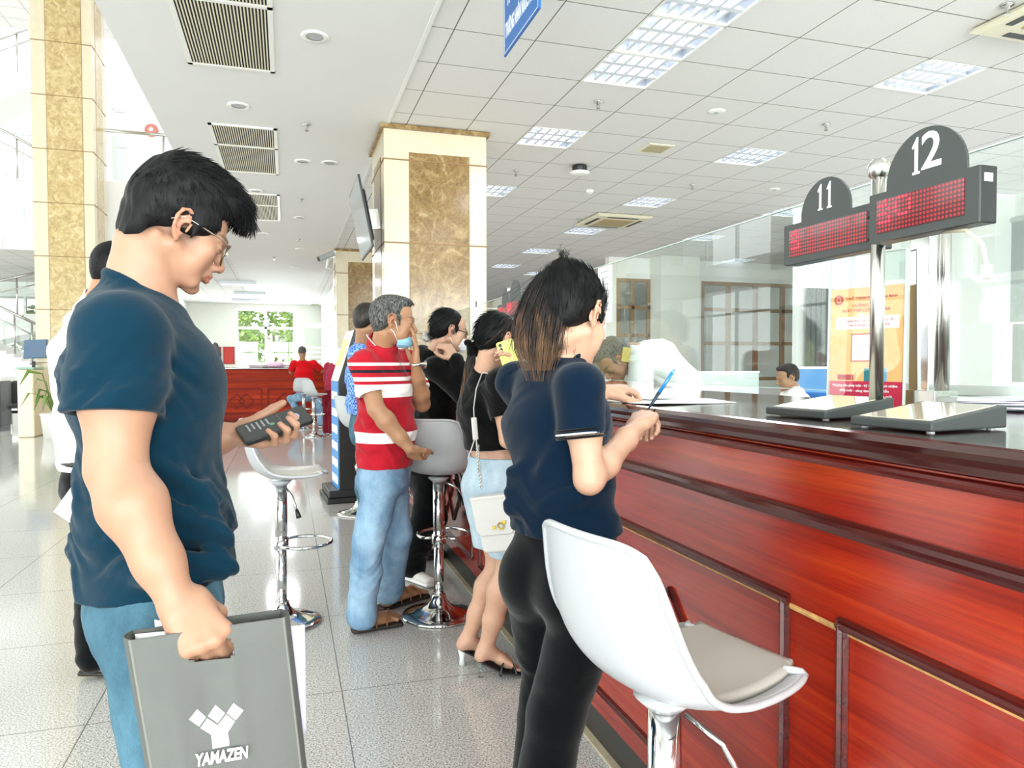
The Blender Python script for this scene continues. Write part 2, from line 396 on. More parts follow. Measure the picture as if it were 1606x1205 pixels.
for x0,x1 in ((-10.5,-6.3),(-5.8,-2.2),(-1.7,2.2),(2.7,6.6)):
    window('window_%d'%k,M['alu'],(x1,-6.1,0),V(-1,0,0),Z3,x1-x0,H-.35,[.5],[.7],fw=.07); k+=1
# upper floor back: wall with windows, stone pier
uy=22.0
def pu(x,y): return on_y(x,y,uy)
u0,u1=pu(176,215)[0],pu(201,285)[0]; zz0,zz1=pu(176,285)[2],pu(176,170)[2]
w=MB().box(-4.6,u0,uy,uy+.2,3.9,9.2).box(u1,-.5,uy,uy+.2,3.9,9.2).box(u0,u1,uy,uy+.2,3.9,zz0).box(u0,u1,uy,uy+.2,zz1,9.2)
struct(w.build('wall_upper',M['white_wall']))
window('window_%d'%k,M['alu'],(u0,uy+.1,zz0),X3,Z3,u1-u0,zz1-zz0,[],[.5],fw=.06); k+=1
sbox('floor.001',M['white_wall'],-4.6,-1.0,17.2,uy,4.8,5.05)
# back-left wall behind the stair with a tall window
sy=24.0
w=MB().box(-10.4,-8.2,sy,sy+.2,0,9.2).box(-4.9,-3.55,sy,sy+.2,0,9.2).box(-8.2,-4.9,sy,sy+.2,0,.9).box(-8.2,-4.9,sy,sy+.2,3.3,4.4).box(-8.2,-4.9,sy,sy+.2,7.9,9.2)
struct(w.build('wall_stair',M['white_wall']))
for z0,z1 in ((.9,3.3),(4.4,7.9)):
    window('window_%d'%k,M['alu'],(-8.2,sy+.1,z0),X3,Z3,3.3,z1-z0,[.33,.66],[.5],fw=.06); k+=1
# ------------------------------------------------------------ outside greenery, each tree its own thing
def tree(x,y,h,r,label,seed):
    rg=random.Random(seed); e=empty('tree',(x,y,-.3),label,'tree','trees outside the windows')
    MB().tube([(0,0,0),(.1,0,h*.35),(0,.1,h*.6)],[.14,.1,.05],8).build('trunk',M['brown_frame'],e,smooth=True)
    m=MB()
    for q in range(900):
        a=rg.uniform(0,2*PI); s=rg.uniform(-1,1); rr=rg.uniform(.45,1)**.5
        c=V(r*rr*math.cos(a)*math.sqrt(1-s*s),r*rr*math.sin(a)*math.sqrt(1-s*s),h*.62+h*.38*rr*s)
        d=V(rg.gauss(0,1),rg.gauss(0,1),rg.gauss(0,.6)); d/=np.linalg.norm(d); t=np.cross(d,V(rg.gauss(0,1),rg.gauss(0,1),rg.gauss(0,1))); t/=np.linalg.norm(t)
        l=rg.uniform(.1,.2)*max(1,r/1.6); m.add([c-d*l,c+t*l*.5,c+d*l,c-t*l*.5],[(0,1,2,3)])
    m.build('crown',M['foliage'],e,fix=False)
tree(-2.6,34,4.2,1.7,'leafy tree outside the left half of the back hall window',1)
tree(1.4,34.5,4.6,1.8,'leafy tree outside the right half of the back hall window',2)
tree(-.6,39,5.4,1.8,'taller pale tree further out behind the two trees at the back window',12)
tree(-6.6,27,3.8,1.7,'leafy tree outside the window behind the lower stair flight',3)
tree(-14,13.4,5,2.2,'tree outside the left facade beside the stair end',4)
tree(-14,8.2,4.6,2.1,'tree outside the middle of the left facade',5)
tree(-14,3.2,5,2.2,'tree outside the left facade near the entrance',6)
tree(13.2,7.4,2.6,1.4,'low yellow-green shrub outside the office window under the grey blind',7)
b=empty('building',(19,13,0),'pale yellow building across the street outside the office window','building')
MB().box(-.5,3,-8,6,0,7).build('facade',mat('pale_yellow_render','efe3b8',.8),b)
for q in range(4): MB().box(-.56,-.49,-7+q*3.2,-5.2+q*3.2,1.6,3).build('window',M['blind_dark'],b)
b=empty('building',(0,52,0),'tall pale tower blocks far outside the back hall window','building')
MB().box(-6,-3,0,3,0,12).build('tower',mat('pale_blue_render','d5e0ea',.8),b); MB().box(0,2.2,0,3,0,11).build('tower',bpy.data.materials['pale_blue_render'],b)
sbox('ground',mat('outside_paving','c9c8c0',.8),-60,60,-60,80,-.5,-.3)
# ------------------------------------------------------------ light
wd=bpy.data.worlds.new('world'); SC.world=wd; wd.use_nodes=True
bg=wd.node_tree.nodes['Background']; bg.inputs[0].default_value=(.97,.985,1,1); bg.inputs[1].default_value=1.9
SC.view_settings.view_transform='Standard'; SC.view_settings.look='None'; SC.view_settings.gamma=1; SC.view_settings.use_curve_mapping=False
SC.view_settings.exposure=-0.08
SC.cycles.max_bounces=10; SC.cycles.diffuse_bounces=5; SC.cycles.glossy_bounces=5; SC.cycles.transparent_max_bounces=20; SC.cycles.transmission_bounces=6
SC.cycles.caustics_reflective=False; SC.cycles.caustics_refractive=False; SC.cycles.sample_clamp_indirect=6
def area(name,loc,rot,sx,sy,power,col=(1,1,1)):
    d=bpy.data.lights.new(name,'AREA'); d.shape='RECTANGLE'; d.size=sx; d.size_y=sy; d.energy=power; d.color=col
    o=bpy.data.objects.new(name,d); COL.objects.link(o); o.location=loc; o.rotation_euler=rot; return o
# daylight entering by the facades
area('daylight_left',(-10.9,8,4.3),(0,-PI/2,0),8,28,2300,(1,1,1))
area('daylight_entrance',(-1.0,-6.5,1.9),(PI/2,0,0),17,3.2,3600,(.97,.99,1))
area('daylight_right',(RX+.5,4.6,2.1),(0,PI/2,0),2.1,6.6,220,(.97,.99,1))
area('daylight_back',(-.9,30.4,2.2),(-PI/2,0,0),2.4,2.2,420,(.97,.99,1))
# ------------------------------------------------------------ columns
def column(x0,x1,y0,y1,top,zj,mp,label,cap=True):
    cx,cy=(x0+x1)/2,(y0+y1)/2
    e=empty('stone_column',(cx,cy,0),label,'column')
    b=MB().box(x0,x1,y0,y1,0,top); b.build('shaft',M['cream'],e,world=True)
    W=x1-x0; D=y1-y0
    m=MB(); zs=[0]+zj+[top]
    m.box(x0+.24*W,x0+.825*W,y0-.006,y0+.01,.0,top-.26 if cap else top)
    m.box(x0-.006,x0+.01,y0+.24*D,y1-.24*D,.0,top-.26 if cap else top).box(x1-.01,x1+.006,y0+.24*D,y1-.24*D,.0,top-.26 if cap else top)
    m.build('marble_panel',mp,e,world=True)
    j=MB()
    for z in zj: j.box(x0-.008,x1+.008,y0-.0085,y1+.008,z-.006,z+.006)
    for fx in (.24,.825): j.box(x0+fx*W-.003,x0+fx*W+.003,y0-.0075,y0,0,top-.26)
    j.build('stone_joint',M['joint'],e,world=True)
    if cap: MB().box(x0-.035,x1+.035,y0-.035,y1+.035,top-.045,top).build('capital',M['emperador'],e,world=True,bevel=.008)
    return e
column(.93,1.96,7.18,8.2,H,[.75,1.6,2.49,3.3],M['emperador'],'nearer stone column with a brown marble panel, standing behind the man in stripes')
column(.99,2.0,15.19,16.2,H,[.62,1.45,2.3,3.15],M['emperador'],'farther stone column with a brown marble panel, half hidden behind the nearer column')
column(-4.40,-3.40,15.45,16.45,9.2,[.35+.985*k for k in range(1,9)],M['emperador_light'],'tall cream column with golden marble panel at left, rising through the atrium',cap=False)
# ------------------------------------------------------------ ceiling fixtures
def troffer():
    e=empty('ceiling_light',(0,0,0)); a=.298
    f=MB()
    for b in ((-a,a,-a,-a+.016),(-a,a,a-.016,a),(-a,-a+.016,-a,a),(a-.016,a,-a,a)): f.box(*b,-.004,.012)
    f.build('frame',M['white_metal'],e)
    h=MB().box(-a,a,-a,a,.085,.09)
    for b in ((-a,a,-a,-a+.006),(-a,a,a-.006,a),(-a,-a+.006,-a,a),(a-.006,a,-a,a)): h.box(*b,.01,.09)
    h.build('housing',M['reflector'],e)
    l=MB(); c=a-.016; cw=2*c/3
    for k in range(4):       # ridged reflectors between the troughs
        y=-c+k*cw; w=.022; l.add([(-c,y-w,.004),(c,y-w,.004),(c,y+w,.004),(-c,y+w,.004),(-c,y,.05),(c,y,.05)],[(3,2,1,0),(0,1,5,4),(2,3,4,5),(0,4,3),(1,2,5)]) if 0<k<3 else None
    for k in range(3):
        for q in range(5):
            x=-c+2*c*(q+1)/6; y0,y1=-c+k*cw+.02,-c+(k+1)*cw-.02; w=.011
            l.add([(x-w,y0,.004),(x+w,y0,.004),(x+w,y1,.004),(x-w,y1,.004),(x,y0,.05),(x,y1,.05)],[(3,2,1,0),(0,3,5,4),(1,4,5,2),(0,4,1),(3,2,5)])
    l.build('louvre',M['louvre'],e,fix=False)
    t=MB()
    for k in range(3): t.tube([(-c+.02,-c+(k+.5)*cw,.062),(c-.02,-c+(k+.5)*cw,.062)],.013,10)
    t.build('tube',M['lamp'],e,smooth=True)
    return e
def tile_c(i,j): return (1.149+.6*(i-1)+.3, 5.046+.6*j+.3, H+.002)
spots=[(3,-2,'nearest of the three louvred light panels joined in a row above the counter'),(3,-1,'middle of the three louvred light panels joined in a row above the counter'),(3,0,'farthest of the three louvred light panels joined in a row above the counter'),
 (3,3,'louvred ceiling light just right of the nearer stone column top'),(3,7,'louvred ceiling light partly hidden behind the right edge of the nearer column'),
 (7,-1,'louvred ceiling light above the number 12 display, left of the corner air conditioner'),(7,3,'louvred ceiling light above the number 11 display'),
 (7,7,'louvred ceiling light just before the cassette air conditioner over the hall'),(7,11,'louvred ceiling light just beyond the cassette air conditioner over the hall'),
 (7,15,'small louvred ceiling light two bays beyond the cassette air conditioner'),(7,19,'far louvred ceiling light low beside the nearer column, third bay beyond the cassette'),
 (11,7,'louvred ceiling light seen along the top edge of the counter glass, nearer one'),(11,11,'louvred ceiling light seen along the top edge of the counter glass, farther one'),
 (9,21,'farthest small louvred ceiling light just left of the ponytail top'),(11,3,'louvred ceiling light seen through the glass beside the number 12 plate')]
proto=None
for i,j,lab in spots:
    if i==11 and j==3: continue
    if proto is None: proto=troffer(); o=proto
    else: o=dup(proto)
    o.location=tile_c(i,j); tag(o,lab,'ceiling light','louvred ceiling lights')
o=dup(proto); o.location=tile_c(15,15); tag(o,'louvred ceiling light seen through the counter glass above the brown window','ceiling light','louvred ceiling lights')
o=dup(proto); o.location=(-6.0,14.6,9.11); tag(o,'louvred light in the high atrium ceiling at the top left corner','ceiling light','louvred ceiling lights')
for k,(x,y) in enumerate(((2.65,4.2),(2.65,5.4),(2.65,7.15),(2.65,9.5),(5.05,4.8),(5.05,7.2),(5.05,9.6),(5.05,12),(5.05,14.3),(7.4,9.5),(7.4,12),(7.4,4.8),(5.05,2.4),(2.65,1.5),(-2.5,20),(-2.5,24),(-.9,27),(-.1,16),(-.1,21),(5,18),(5,22),(8.5,17),(3,25),(8,25))):  # panel glow, plus unseen lamps added to brighten the far hall and office
    d=bpy.data.lights.new('panel_and_fill_glow','AREA'); d.size=.58; d.energy=20 if y<14 else 42; d.color=(.96,.98,1); q=bpy.data.objects.new('panel_and_fill_glow',d); COL.objects.link(q); q.location=(x,y,H-.03)
for q,(x,y,lab) in enumerate(((372,442,'nearest of the three far ceiling lights above the far counter'),(392,459,'middle of the three far ceiling lights above the far counter'),(387,470,'farthest ceiling light above the far counter, close to the back wall'))):
    o=dup(proto); p=on_z(x,y,H); o.location=(p[0],p[1],H-.085); o.scale=(1.6,.8,1); tag(o,lab,'ceiling light','louvred ceiling lights')
def cassette(x,y,lab,s=.475):
    e=empty('air_conditioner',(x,y,H),lab,'air conditioner','cassette air conditioners')
    MB().lathe([(s*1.36,-.004),(s*1.414,-.03),(s*1.3,-.05),(s*.8,-.055),(.001,-.055)],4,M=rotz(PI/4)).build('panel',M['ivory'],e)
    m=MB()
    for k in range(4): m.box(-s*.55,s*.55,s*.72,s*.84,-.056,-.045,rotz(k*PI/2))
    m.build('air_slot',M['black_plastic'],e)
    g=MB().box(-s*.55,s*.55,-s*.55,s*.55,-.062,-.052); gr=g.build('intake_grille',mat('tan_grille_%d'%int(x*10+y),'b09a6a',.5),e)
    return e
cassette(5.09,10.85,'cream cassette air conditioner in the tiled ceiling left of the number 11 display')
cassette(5.06,3.5,'cream cassette air conditioner cut off at the top right corner of the photo')
def sprinkler():
    e=empty('sprinkler',(0,0,0))
    MB().lathe([(.001,0),(.04,0),(.042,-.008),(.016,-.014),(.012,-.03),(.001,-.03)],16).build('escutcheon',M['chrome'],e,smooth=True)
    m=MB().tube([(0,0,-.03),(0,0,-.055)],.006,8); m.tube([(-.014,0,-.03),(-.016,0,-.05),(0,0,-.062)],.003,6).tube([(.014,0,-.03),(.016,0,-.05),(0,0,-.062)],.003,6)
    m.lathe([(.001,-.062),(.02,-.062),(.02,-.065),(.001,-.065)],12)
    m.build('head',M['steel'],e)
    return e
sp=[(2.686,6.04,'sprinkler head below the row of three light panels'),(5.07,5.95,'sprinkler head in the tiles left of the number 12 plate'),(2.683,8.47,'sprinkler head right of the nearer column top'),(5.10,8.45,'sprinkler head above and left of the number 11 plate'),(4.53,10.94,'sprinkler head just left of the cassette air conditioner'),(5.15,13.36,'sprinkler head beyond the cassette air conditioner'),(4.52,3.64,'sprinkler head beside the corner air conditioner'),(.217,7.43,'nearest sprinkler head in the smooth white ceiling, right of the middle vent grille'),(.227,10.78,'second sprinkler head in the smooth white ceiling'),(.248,14.23,'third sprinkler head in the smooth white ceiling'),(-.22,16.74,'fourth sprinkler head in the smooth white ceiling')]
sp0=None
for x,y,lab in sp:
    if sp0 is None: sp0=sprinkler(); o=sp0
    else: o=dup(sp0)
    o.location=(x,y,H+(.004 if x>.98 else 0)); tag(o,lab,'sprinkler','ceiling sprinklers')
def downlight():
    e=empty('downlight',(0,0,0))
    MB().lathe([(.062,0),(.095,0),(.098,-.006),(.09,-.012),(.062,-.008)],28).build('trim_ring',M['white_metal'],e,smooth=True)
    MB().lathe([(.001,-.002),(.064,-.002),(.064,-.004),(.001,-.004)],28).build('diffuser',M['stool_white'],e)
    return e
dl=[(.22,5.43,'round downlight to the right of the nearest vent grille'),(-.385,7.07,'round downlight above the hair of the man in navy'),(.21,8.78,'left one of two round downlights beyond the middle vent grille'),(.51,8.75,'small round downlight right beside another, left of the column'),(-.36,10.44,'round downlight just before the third vent grille'),(.234,12.13,'round downlight right of the third vent grille'),(-.36,13.79,'round downlight beyond the third vent grille'),(.3,15.4,'small far downlight left of the security camera'),(.22,18.2,'farthest small downlight near the security camera')]
d0=None
for x,y,lab in dl:
    if d0 is None: d0=downlight(); o=d0
    else: o=dup(d0)
    o.location=(x,y,H); tag(o,lab,'downlight','round downlights in the white ceiling')
def vent(y0,y1,ydiv,lab):
    e=empty('vent_grille',(-.38,(y0+y1)/2,H),lab,'vent','long ceiling vent grilles')
    x0,x1=-.70,-.06; f=MB()
    f.box(x0,x0+.035,y0,y1,H-.012,H).box(x1-.035,x1,y0,y1,H-.012,H).box(x0,x1,y0,y0+.035,H-.012,H).box(x0,x1,y1-.035,y1,H-.012,H)
    for yd in ydiv: f.box(x0,x1,yd-.02,yd+.02,H-.012,H)
    f.build('frame',M['white_metal'],e,world=True)
    MB().box(x0+.03,x1-.03,y0+.03,y1-.03,H-.002,H-.0005).build('dark_backing',M['black'],e,world=True)
    s=MB()
    n=26
    for k in range(n): 
        x=x0+.04+(x1-x0-.08)*(k+.5)/n; s.bar((x,y0+.03,H-.006),(x,y1-.03,H-.006),.0095,.006)
    s.build('slats',M['ivory'],e,world=True)
vent(4.1,6.19,[5.08],'nearest and largest vent grille with dark slats in the white ceiling')
vent(7.65,9.47,[8.35],'middle vent grille, right of the head of the man in navy')
vent(10.6,12.5,[11.35],'farthest vent grille, in front of the forehead of the man in navy')
e=empty('access_point',(3.335,8.03,H),'white round wireless box hanging loose from a dark hole in the tiles','access point')
MB().lathe([(.001,-.11),(.08,-.108),(.115,-.095),(.12,-.08),(.1,-.07),(.001,-.07)],28).build('body',M['white_metal'],e,smooth=True)
MB().lathe([(.001,-.071),(.085,-.071),(.09,-.02),(.085,-.002),(.001,-.002)],20).build('bracket',M['black_plastic'],e)
MB().tube([(.06,0,-.05),(.1,.02,-.02),(.07,.05,-.002)],.006,8).build('cable',M['black_plastic'],e,smooth=True)
def detector(x,y,lab,r=.055):
    e=empty('smoke_detector',(x,y,H+.003),lab,'smoke detector')
    MB().lathe([(.001,-.05),(r*.5,-.05),(r*.62,-.035),(r*.9,-.03),(r,-.012),(r,0),(.001,0)],24).build('housing',M['white_metal'],e,smooth=True)
    MB().lathe([(r*.45,-.03),(r*.65,-.0345),(r*.65,-.0375),(r*.45,-.04)],20).build('grille',M['blind_grey'],e)
detector(3.94,9.13,'white smoke detector before the cassette air conditioner')
for x,y,lab in ((3.84,5.95,'flat round sensor in the tiles above the ponytail, right of a sprinkler'),(6.29,8.35,'flat round sensor in the tiles above the number 11 plate')):
    e=empty('ceiling_sensor',(x,y,H+.003),lab,'sensor','flat ceiling sensors')
    MB().lathe([(.001,-.012),(.05,-.012),(.075,-.006),(.08,0),(.001,0)],24).build('disc',M['white_metal'],e,smooth=True)
    MB().lathe([(.001,-.016),(.02,-.015),(.022,-.011),(.001,-.011)],16).build('lens',M['blind_grey'],e,smooth=True)
e=empty('air_grille',(3.86,7.15,H+.003),'small square air grille in the tiles right of the white round box','air grille')
MB().box(-.15,.15,-.15,.15,-.01,0).build('frame',M['ivory'],e); m=MB()
for k in range(7): m.box(-.12,.12,-.11+k*.034,-.095+k*.034,-.013,-.009)
m.build('slats',mat('tan_slat','9c8f68',.5),e)
e=empty('dome_camera',(6.9,6.7,H+.003),'small dark dome camera on the ceiling seen through the counter glass','camera')
MB().lathe([(.001,-.09),(.04,-.08),(.06,-.05),(.062,-.03),(.001,-.03)],20).build('dome',M['black_plastic'],e,smooth=True); MB().lathe([(.001,-.03),(.07,-.03),(.07,0),(.001,0)],20).build('base',M['white_metal'],e)
# hanging blue sign
sy0,sy1=3.72,4.37; sx=1.315
e=empty('hanging_sign',(sx,(sy0+sy1)/2,3.2),'blue hanging sign with white capitals cut off by the top of the photo','sign')
MB().box(sx-.006,sx+.006,sy0,sy1,3.2,3.58).build('board',M['blue_sign'],e,world=True)
b=MB()
for zz in (3.212,3.564): b.box(sx-.0072,sx-.0062,sy0+.012,sy1-.012,zz,zz+.004)
for yy in (sy0+.012,sy1-.016): b.box(sx-.0072,sx-.0062,yy,yy+.004,3.212,3.568)
b.build('border_line',M['white_ink'],e,world=True)
AXM=axes((0,-1,0),(0,0,1),(-1,0,0))      # lettering that faces the hall side (-X)
text_mesh('lettering','THƯƠNG NHÂN NƯỚC NGOÀI',.122,AXM,(sx-.0065,(sy0+sy1)/2,3.335),M['white_ink'],e,world=True,bold=.003,width=.575)
text_mesh('lettering','THUẾ',.122,AXM,(sx-.0065,(sy0+sy1)/2+.16,3.515),M['white_ink'],e,world=True,bold=.003,width=.2)
for yy in (sy0+.08,sy1-.08): MB().tube([(sx,yy,3.58),(sx,yy,H+.004)],.003,6).build('hanger',M['steel'],e,world=True)
# ------------------------------------------------------------ television, cameras on the columns
e=empty('television',(.86,7.45,2.75),'flat television tilted down, seen edge-on at the left side of the nearer column','television')
tl=rotx(0)@roty(math.radians(-11))
o_=V(.74,7.45,2.74)
MB().box(-.02,.0,-.5,.5,-.34,.34,tl,o_).build('bezel',M['black_plastic'],e,world=True,bevel=.004)
MB().box(-.0225,-.0195,-.485,.485,-.325,.325,tl,o_).build('screen',mat('screen_with_reflection','9ea3a3',.08),e,world=True)  # pale reflection on the screen painted into its base colour
MB().box(0,.05,-.3,.3,-.25,.25,tl,o_).build('back_cover',M['black'],e,world=True,bevel=.02)
MB().bar(o_+V(.03,0,0),(.912,7.45,2.76),.06,.2).build('wall_bracket',M['steel'],e,world=True)
p=on_y(511,404,15.1)
e=empty('security_camera',(.99,15.3,p[2]),'grey bullet security camera on an arm at the top of the farther column','camera')
q=V(p[0],14.9,p[2])
d=V(-.8,-.25,-.38); d/=np.linalg.norm(d)
MB().tube([q-d*.17,q+d*.17],.055,16).build('body',M['blind_grey'],e,smooth=False,world=True,angle=40)
MB().tube([q+d*.171,q+d*.185],.046,16).build('lens',M['black_plastic'],e,world=True)
MB().tube([q-d*.05,q+V(.0,.05,-.22),q+V(.12,.15,-.25),(.995,15.3,q[2]-.25)],.018,8).build('arm',M['white_metal'],e,smooth=True,world=True)
e=empty('alarm_bell',on_y(238,205,22.0),'red and white fire alarm bell high on the upper floor wall','alarm bell')
MB().lathe([(.001,0),(.17,0),(.17,.05),(.1,.06),(.1,.1),(.06,.12),(.001,.12)],24,M=rotx(PI/2)).build('bell',mat('alarm_red','d8857e',.5),e,smooth=True)
MB().lathe([(.001,.12),(.055,.12),(.05,.135),(.001,.135)],20,M=rotx(PI/2)).build('cap',M['white_metal'],e)
# upper balcony rail
e=empty('balcony_railing',(-2.6,16.85,5.05),'glass balcony railing with a steel handrail on the upper floor','railing')
MB().tube([(-3.75,16.85,6.1),(-1.0,16.85,6.1)],.035,10).build('handrail',M['steel'],e,smooth=True,world=True)
for x in (-3.62,-2.4,-1.2): MB().tube([(x,16.85,5.05),(x,16.85,6.1)],.022,8).build('post',M['steel'],e,smooth=True,world=True)
for x0,x1 in ((-3.58,-2.44),(-2.36,-1.24)): MB().box(x0,x1,16.84,16.86,5.12,6.0).build('glass_panel',M['pane'],e,world=True)
# ------------------------------------------------------------ stairs at the far left
def flight(name,lab,x0,z0,x1,z1,y0,y1,n=9):
    e=empty(name,((x0+x1)/2,(y0+y1)/2,0),lab,'stairs','flights of the white staircase')
    m=MB(); pts=[]; dx=(x1-x0)/n; dz=(z1-z0)/n
    for k in range(n):
        pts+=[(x0+dx*k,z0+dz*(k+1)),(x0+dx*(k+1),z0+dz*(k+1))] if dz>0 else [(x0+dx*k,z0+dz*k),(x0+dx*(k+1),z0+dz*k)]
    pts=[(x0,z0)]+pts+[(x1,z1)]+[(x1,z1-.42),(x0,z0-.42)]
    m.prism(pts,y0,y1,axes((1,0,0),(0,0,1),(0,1,0)))
    m.build('steps',M['white_wall'],e,world=True)
    h=MB().tube([(x0,y0,z0+1.0),(x1,y0,z1+1.0)],.032,8).tube([(x0,y0,z0+.72),(x1,y0,z1+.72)],.016,8)
    h.build('handrail',M['steel'],e,smooth=True,world=True)
    for k in range(4):
        f=(k+.3)/4; x=x0+(x1-x0)*f; z=z0+(z1-z0)*f
        MB().tube([(x,y0,z+.1),(x,y0,z+1)],.02,8).build('post',M['steel'],e,smooth=True,world=True)
    MB().prism([(x0,z0+.2),(x1,z1+.2),(x1,z1+.9),(x0,z0+.9)],y0-.006,y0+.006,axes((1,0,0),(0,0,1),(0,1,0))).build('glass_panel',M['pane'],e,world=True)
# pixel heights at the left edge and beside the column give each flight
def ps(x,y,Y): q=on_y(x,y,Y); return q[0],q[2]
for nm,lab,a,b,Y in (('staircase','lowest white stair flight with glass balustrade, beside the tall cream column',(-40,533),(70,583),19.0),
                 ('staircase','second stair flight with glass balustrade, rising towards the tall cream column',(-60,520),(90,485),20.4),
                 ('staircase','third stair flight with glass balustrade, falling towards the tall cream column',(-60,242),(90,318),19.0),
                 ('staircase','topmost stair flight, a grey underside crossing the top left',(-60,150),(90,95),20.4)):
    (xa,za),(xb,zb)=ps(*a,Y),ps(*b,Y); flight(nm,lab,xa,za,xb,zb,Y,Y+1.3)
sbox('wall_landing',M['white_wall'],-5.2,-3.7,20.4,21.8,2.6,2.85)
# row of waiting chairs, turnstile post, bin, palm at the far left
def wchair(x,y,lab):
    e=empty('waiting_chair',(x,y,0),lab,'chair','row of waiting chairs')
    MB().box(-.24,.24,-.22,.25,.42,.47).build('seat',M['dark_metal'],e,bevel=.015); MB().box(-.24,.24,.22,.26,.5,.95).build('backrest',M['dark_metal'],e,bevel=.015)
    for s in (-1,1): MB().tube([(s*.26,-.2,0),(s*.26,-.2,.62),(s*.26,.22,.62),(s*.26,.24,0)],.018,8).build('leg',M['chrome'],e)
    MB().box(-.27,.27,.2,.24,.3,.36).build('beam',M['chrome'],e)
for k,(x,y) in enumerate(((13,673),(35,667))):
    p=on_z(x,y,0); wchair(p[0],p[1],['nearer, left','farther, right'][k]+' of two dark waiting chairs under the stairs')
p=on_z(50,684,0); e=empty('turnstile_post',p,'white ticket gate post with a small tilted monitor beside the tall cream column','gate post')
MB().box(-.13,.13,-.3,.3,0,1.22).build('housing',M['cream_light'],e,bevel=.03); MB().box(-.14,.14,-.32,.32,1.22,1.25).build('top_plate',mat('green_glass_top','8fb7a6',.1),e)
MB().tube([(.05,0,1.25),(.05,0,1.36)],.03,8).box(-.0,.05,-.02,.2,1.3,1.32).build('stem',M['dark_metal'],e)
o=MB().box(-.19,.19,-.02,.02,-.17,.17,rotx(-.25)@rotz(-.2),(.1,-.05,1.58)).build('monitor',mat('monitor_screen','3d5a78',.15),e)
p=on_z(-8,676,0); e=empty('cabinet',p,'dark grey cabinet cut off by the left edge beside the waiting chairs','cabinet')
MB().box(-.35,.2,-.3,.3,.1,.98).build('body',M['dark_metal'],e,bevel=.01); MB().box(-.37,.22,-.32,.32,.98,1.05).build('top',M['alu'],e); MB().box(-.33,.18,-.28,.28,0,.1).build('plinth',M['black_plastic'],e)
p=on_z(84,686,0)+V(.05,-.15,0); e=empty('potted_palm',(p[0],p[1],0),'leafy potted palm poking out beside the tall cream column','potted plant')
MB().lathe([(.001,0),(.16,0),(.2,.4),(.22,.42),(.2,.44),(.001,.4)],20).build('pot',M['white_metal'],e,smooth=True)
rg=random.Random(5)
for k in range(22):
    a=rg.uniform(0,2*PI); r=rg.uniform(.25,.6); z=rg.uniform(.7,1.25); pts=[V(0,0,.4),V(math.cos(a)*r*.35,math.sin(a)*r*.35,z),V(math.cos(a)*r*.8,math.sin(a)*r*.8,z+.05),V(math.cos(a)*r*1.1,math.sin(a)*r*1.1,z-.2)]
    MB().tube(pts,[.006,.03,.035,.003],4,flat=.15).build('frond',M['leaf'],e,smooth=True)
# red notice boards on the back wall
for k,(xa,xb) in enumerate(((327,347),(350,368))):
    a=on_y(xa,544,29.85); b=on_y(xb,571,29.85)
    e=empty('notice_board',((a[0]+b[0])/2,29.88,b[2]),['left','right'][k]+' one of two plain red notice boards left of the back window','notice board','red notice boards')
    MB().box(a[0],b[0],29.86,29.9,b[2],a[2]).build('board',M['red_board'],e,world=True)
    f=MB(); 
    for q in ((a[0],a[0]+.03,b[2],a[2]),(b[0]-.03,b[0],b[2],a[2]),(a[0],b[0],b[2],b[2]+.03),(a[0],b[0],a[2]-.03,a[2])): f.box(q[0],q[1],29.85,29.862,q[2],q[3])
    f.build('frame',mat('dark_red_frame_%d'%k,'94201f',.5),e,world=True)
# ------------------------------------------------------------ main counter along the hall
CF=1.0           # front panel plane
CT=1.181         # counter top height
CY0,CY1=-1.6,7.12
cn=empty('service_counter',(1.3,(CY0+CY1)/2,0),'long varnished red wooden service counter along the right side','counter')
AY=axes((1,0,0),(0,0,1),(0,1,0))
MB().box(CF,CF+.05,CY0,CY1,.12,1.15).build('front_panel',M['wood'],cn,world=True)
MB().box(CF+.05,1.72,CY0,CY1,.12,1.14).build('carcass',M['wood_mould'],cn,world=True)
top=MB().prism([(.955,1.158),(.95,1.168),(.955,1.178),(.962,CT),(1.76,CT),(1.76,1.14),(1.0,1.14),(.985,1.128),(.972,1.135),(.966,1.146)],CY0,CY1,AY)
top.build('countertop',M['wood_top'],cn,world=True)
def mould(z,h,d): return MB().prism([(CF,z-h/2),(CF-d*.5,z-h*.45),(CF-d*.8,z-h*.2),(CF-d,z+h*.05),(CF-d*.75,z+h*.28),(CF-d*.9,z+h*.36),(CF-d*.4,z+h/2),(CF,z+h/2)],CY0,CY1,AY)
mould(.99,.034,.018).build('moulding',M['wood_mould'],cn,world=True)
mould(1.112,.022,.012).build('moulding',M['wood_mould'],cn,world=True)
st=MB().prism([(1.012,0),(1.012,.105),(1.0,.12),(1.05,.12),(1.05,0)],CY0,CY1,AY); st.build('kick_plate',M['granite_dark'],cn,world=True)
MB().box(.985,1.012,CY0,CY1,0,.006).build('floor_strip',M['strip'],cn,world=True)
def frame_bar(m,a,b,w=.024,d=.014):
    # moulded bar lying on the front, a,b as (y,z)
    A=V(CF-.001,*a); B=V(CF-.001,*b); t=(B-A)/np.linalg.norm(B-A); s=np.cross(t,V(1,0,0))
    prof=[(-w/2,0),(-w*.36,-d*.75),(-w*.1,-d*.55),(w*.1,-d),(w*.38,-d*.8),(w/2,0)]
    ring=lambda P:[P+s*u+V(1,0,0)*v for u,v in prof]; n=len(prof)
    m.add(ring(A)+ring(B),[(k,(k+1)%n,n+(k+1)%n,n+k) for k in range(n)]+[tuple(range(n-1,-1,-1)),tuple(range(n,2*n))])
pz0,pz1=.2,.808
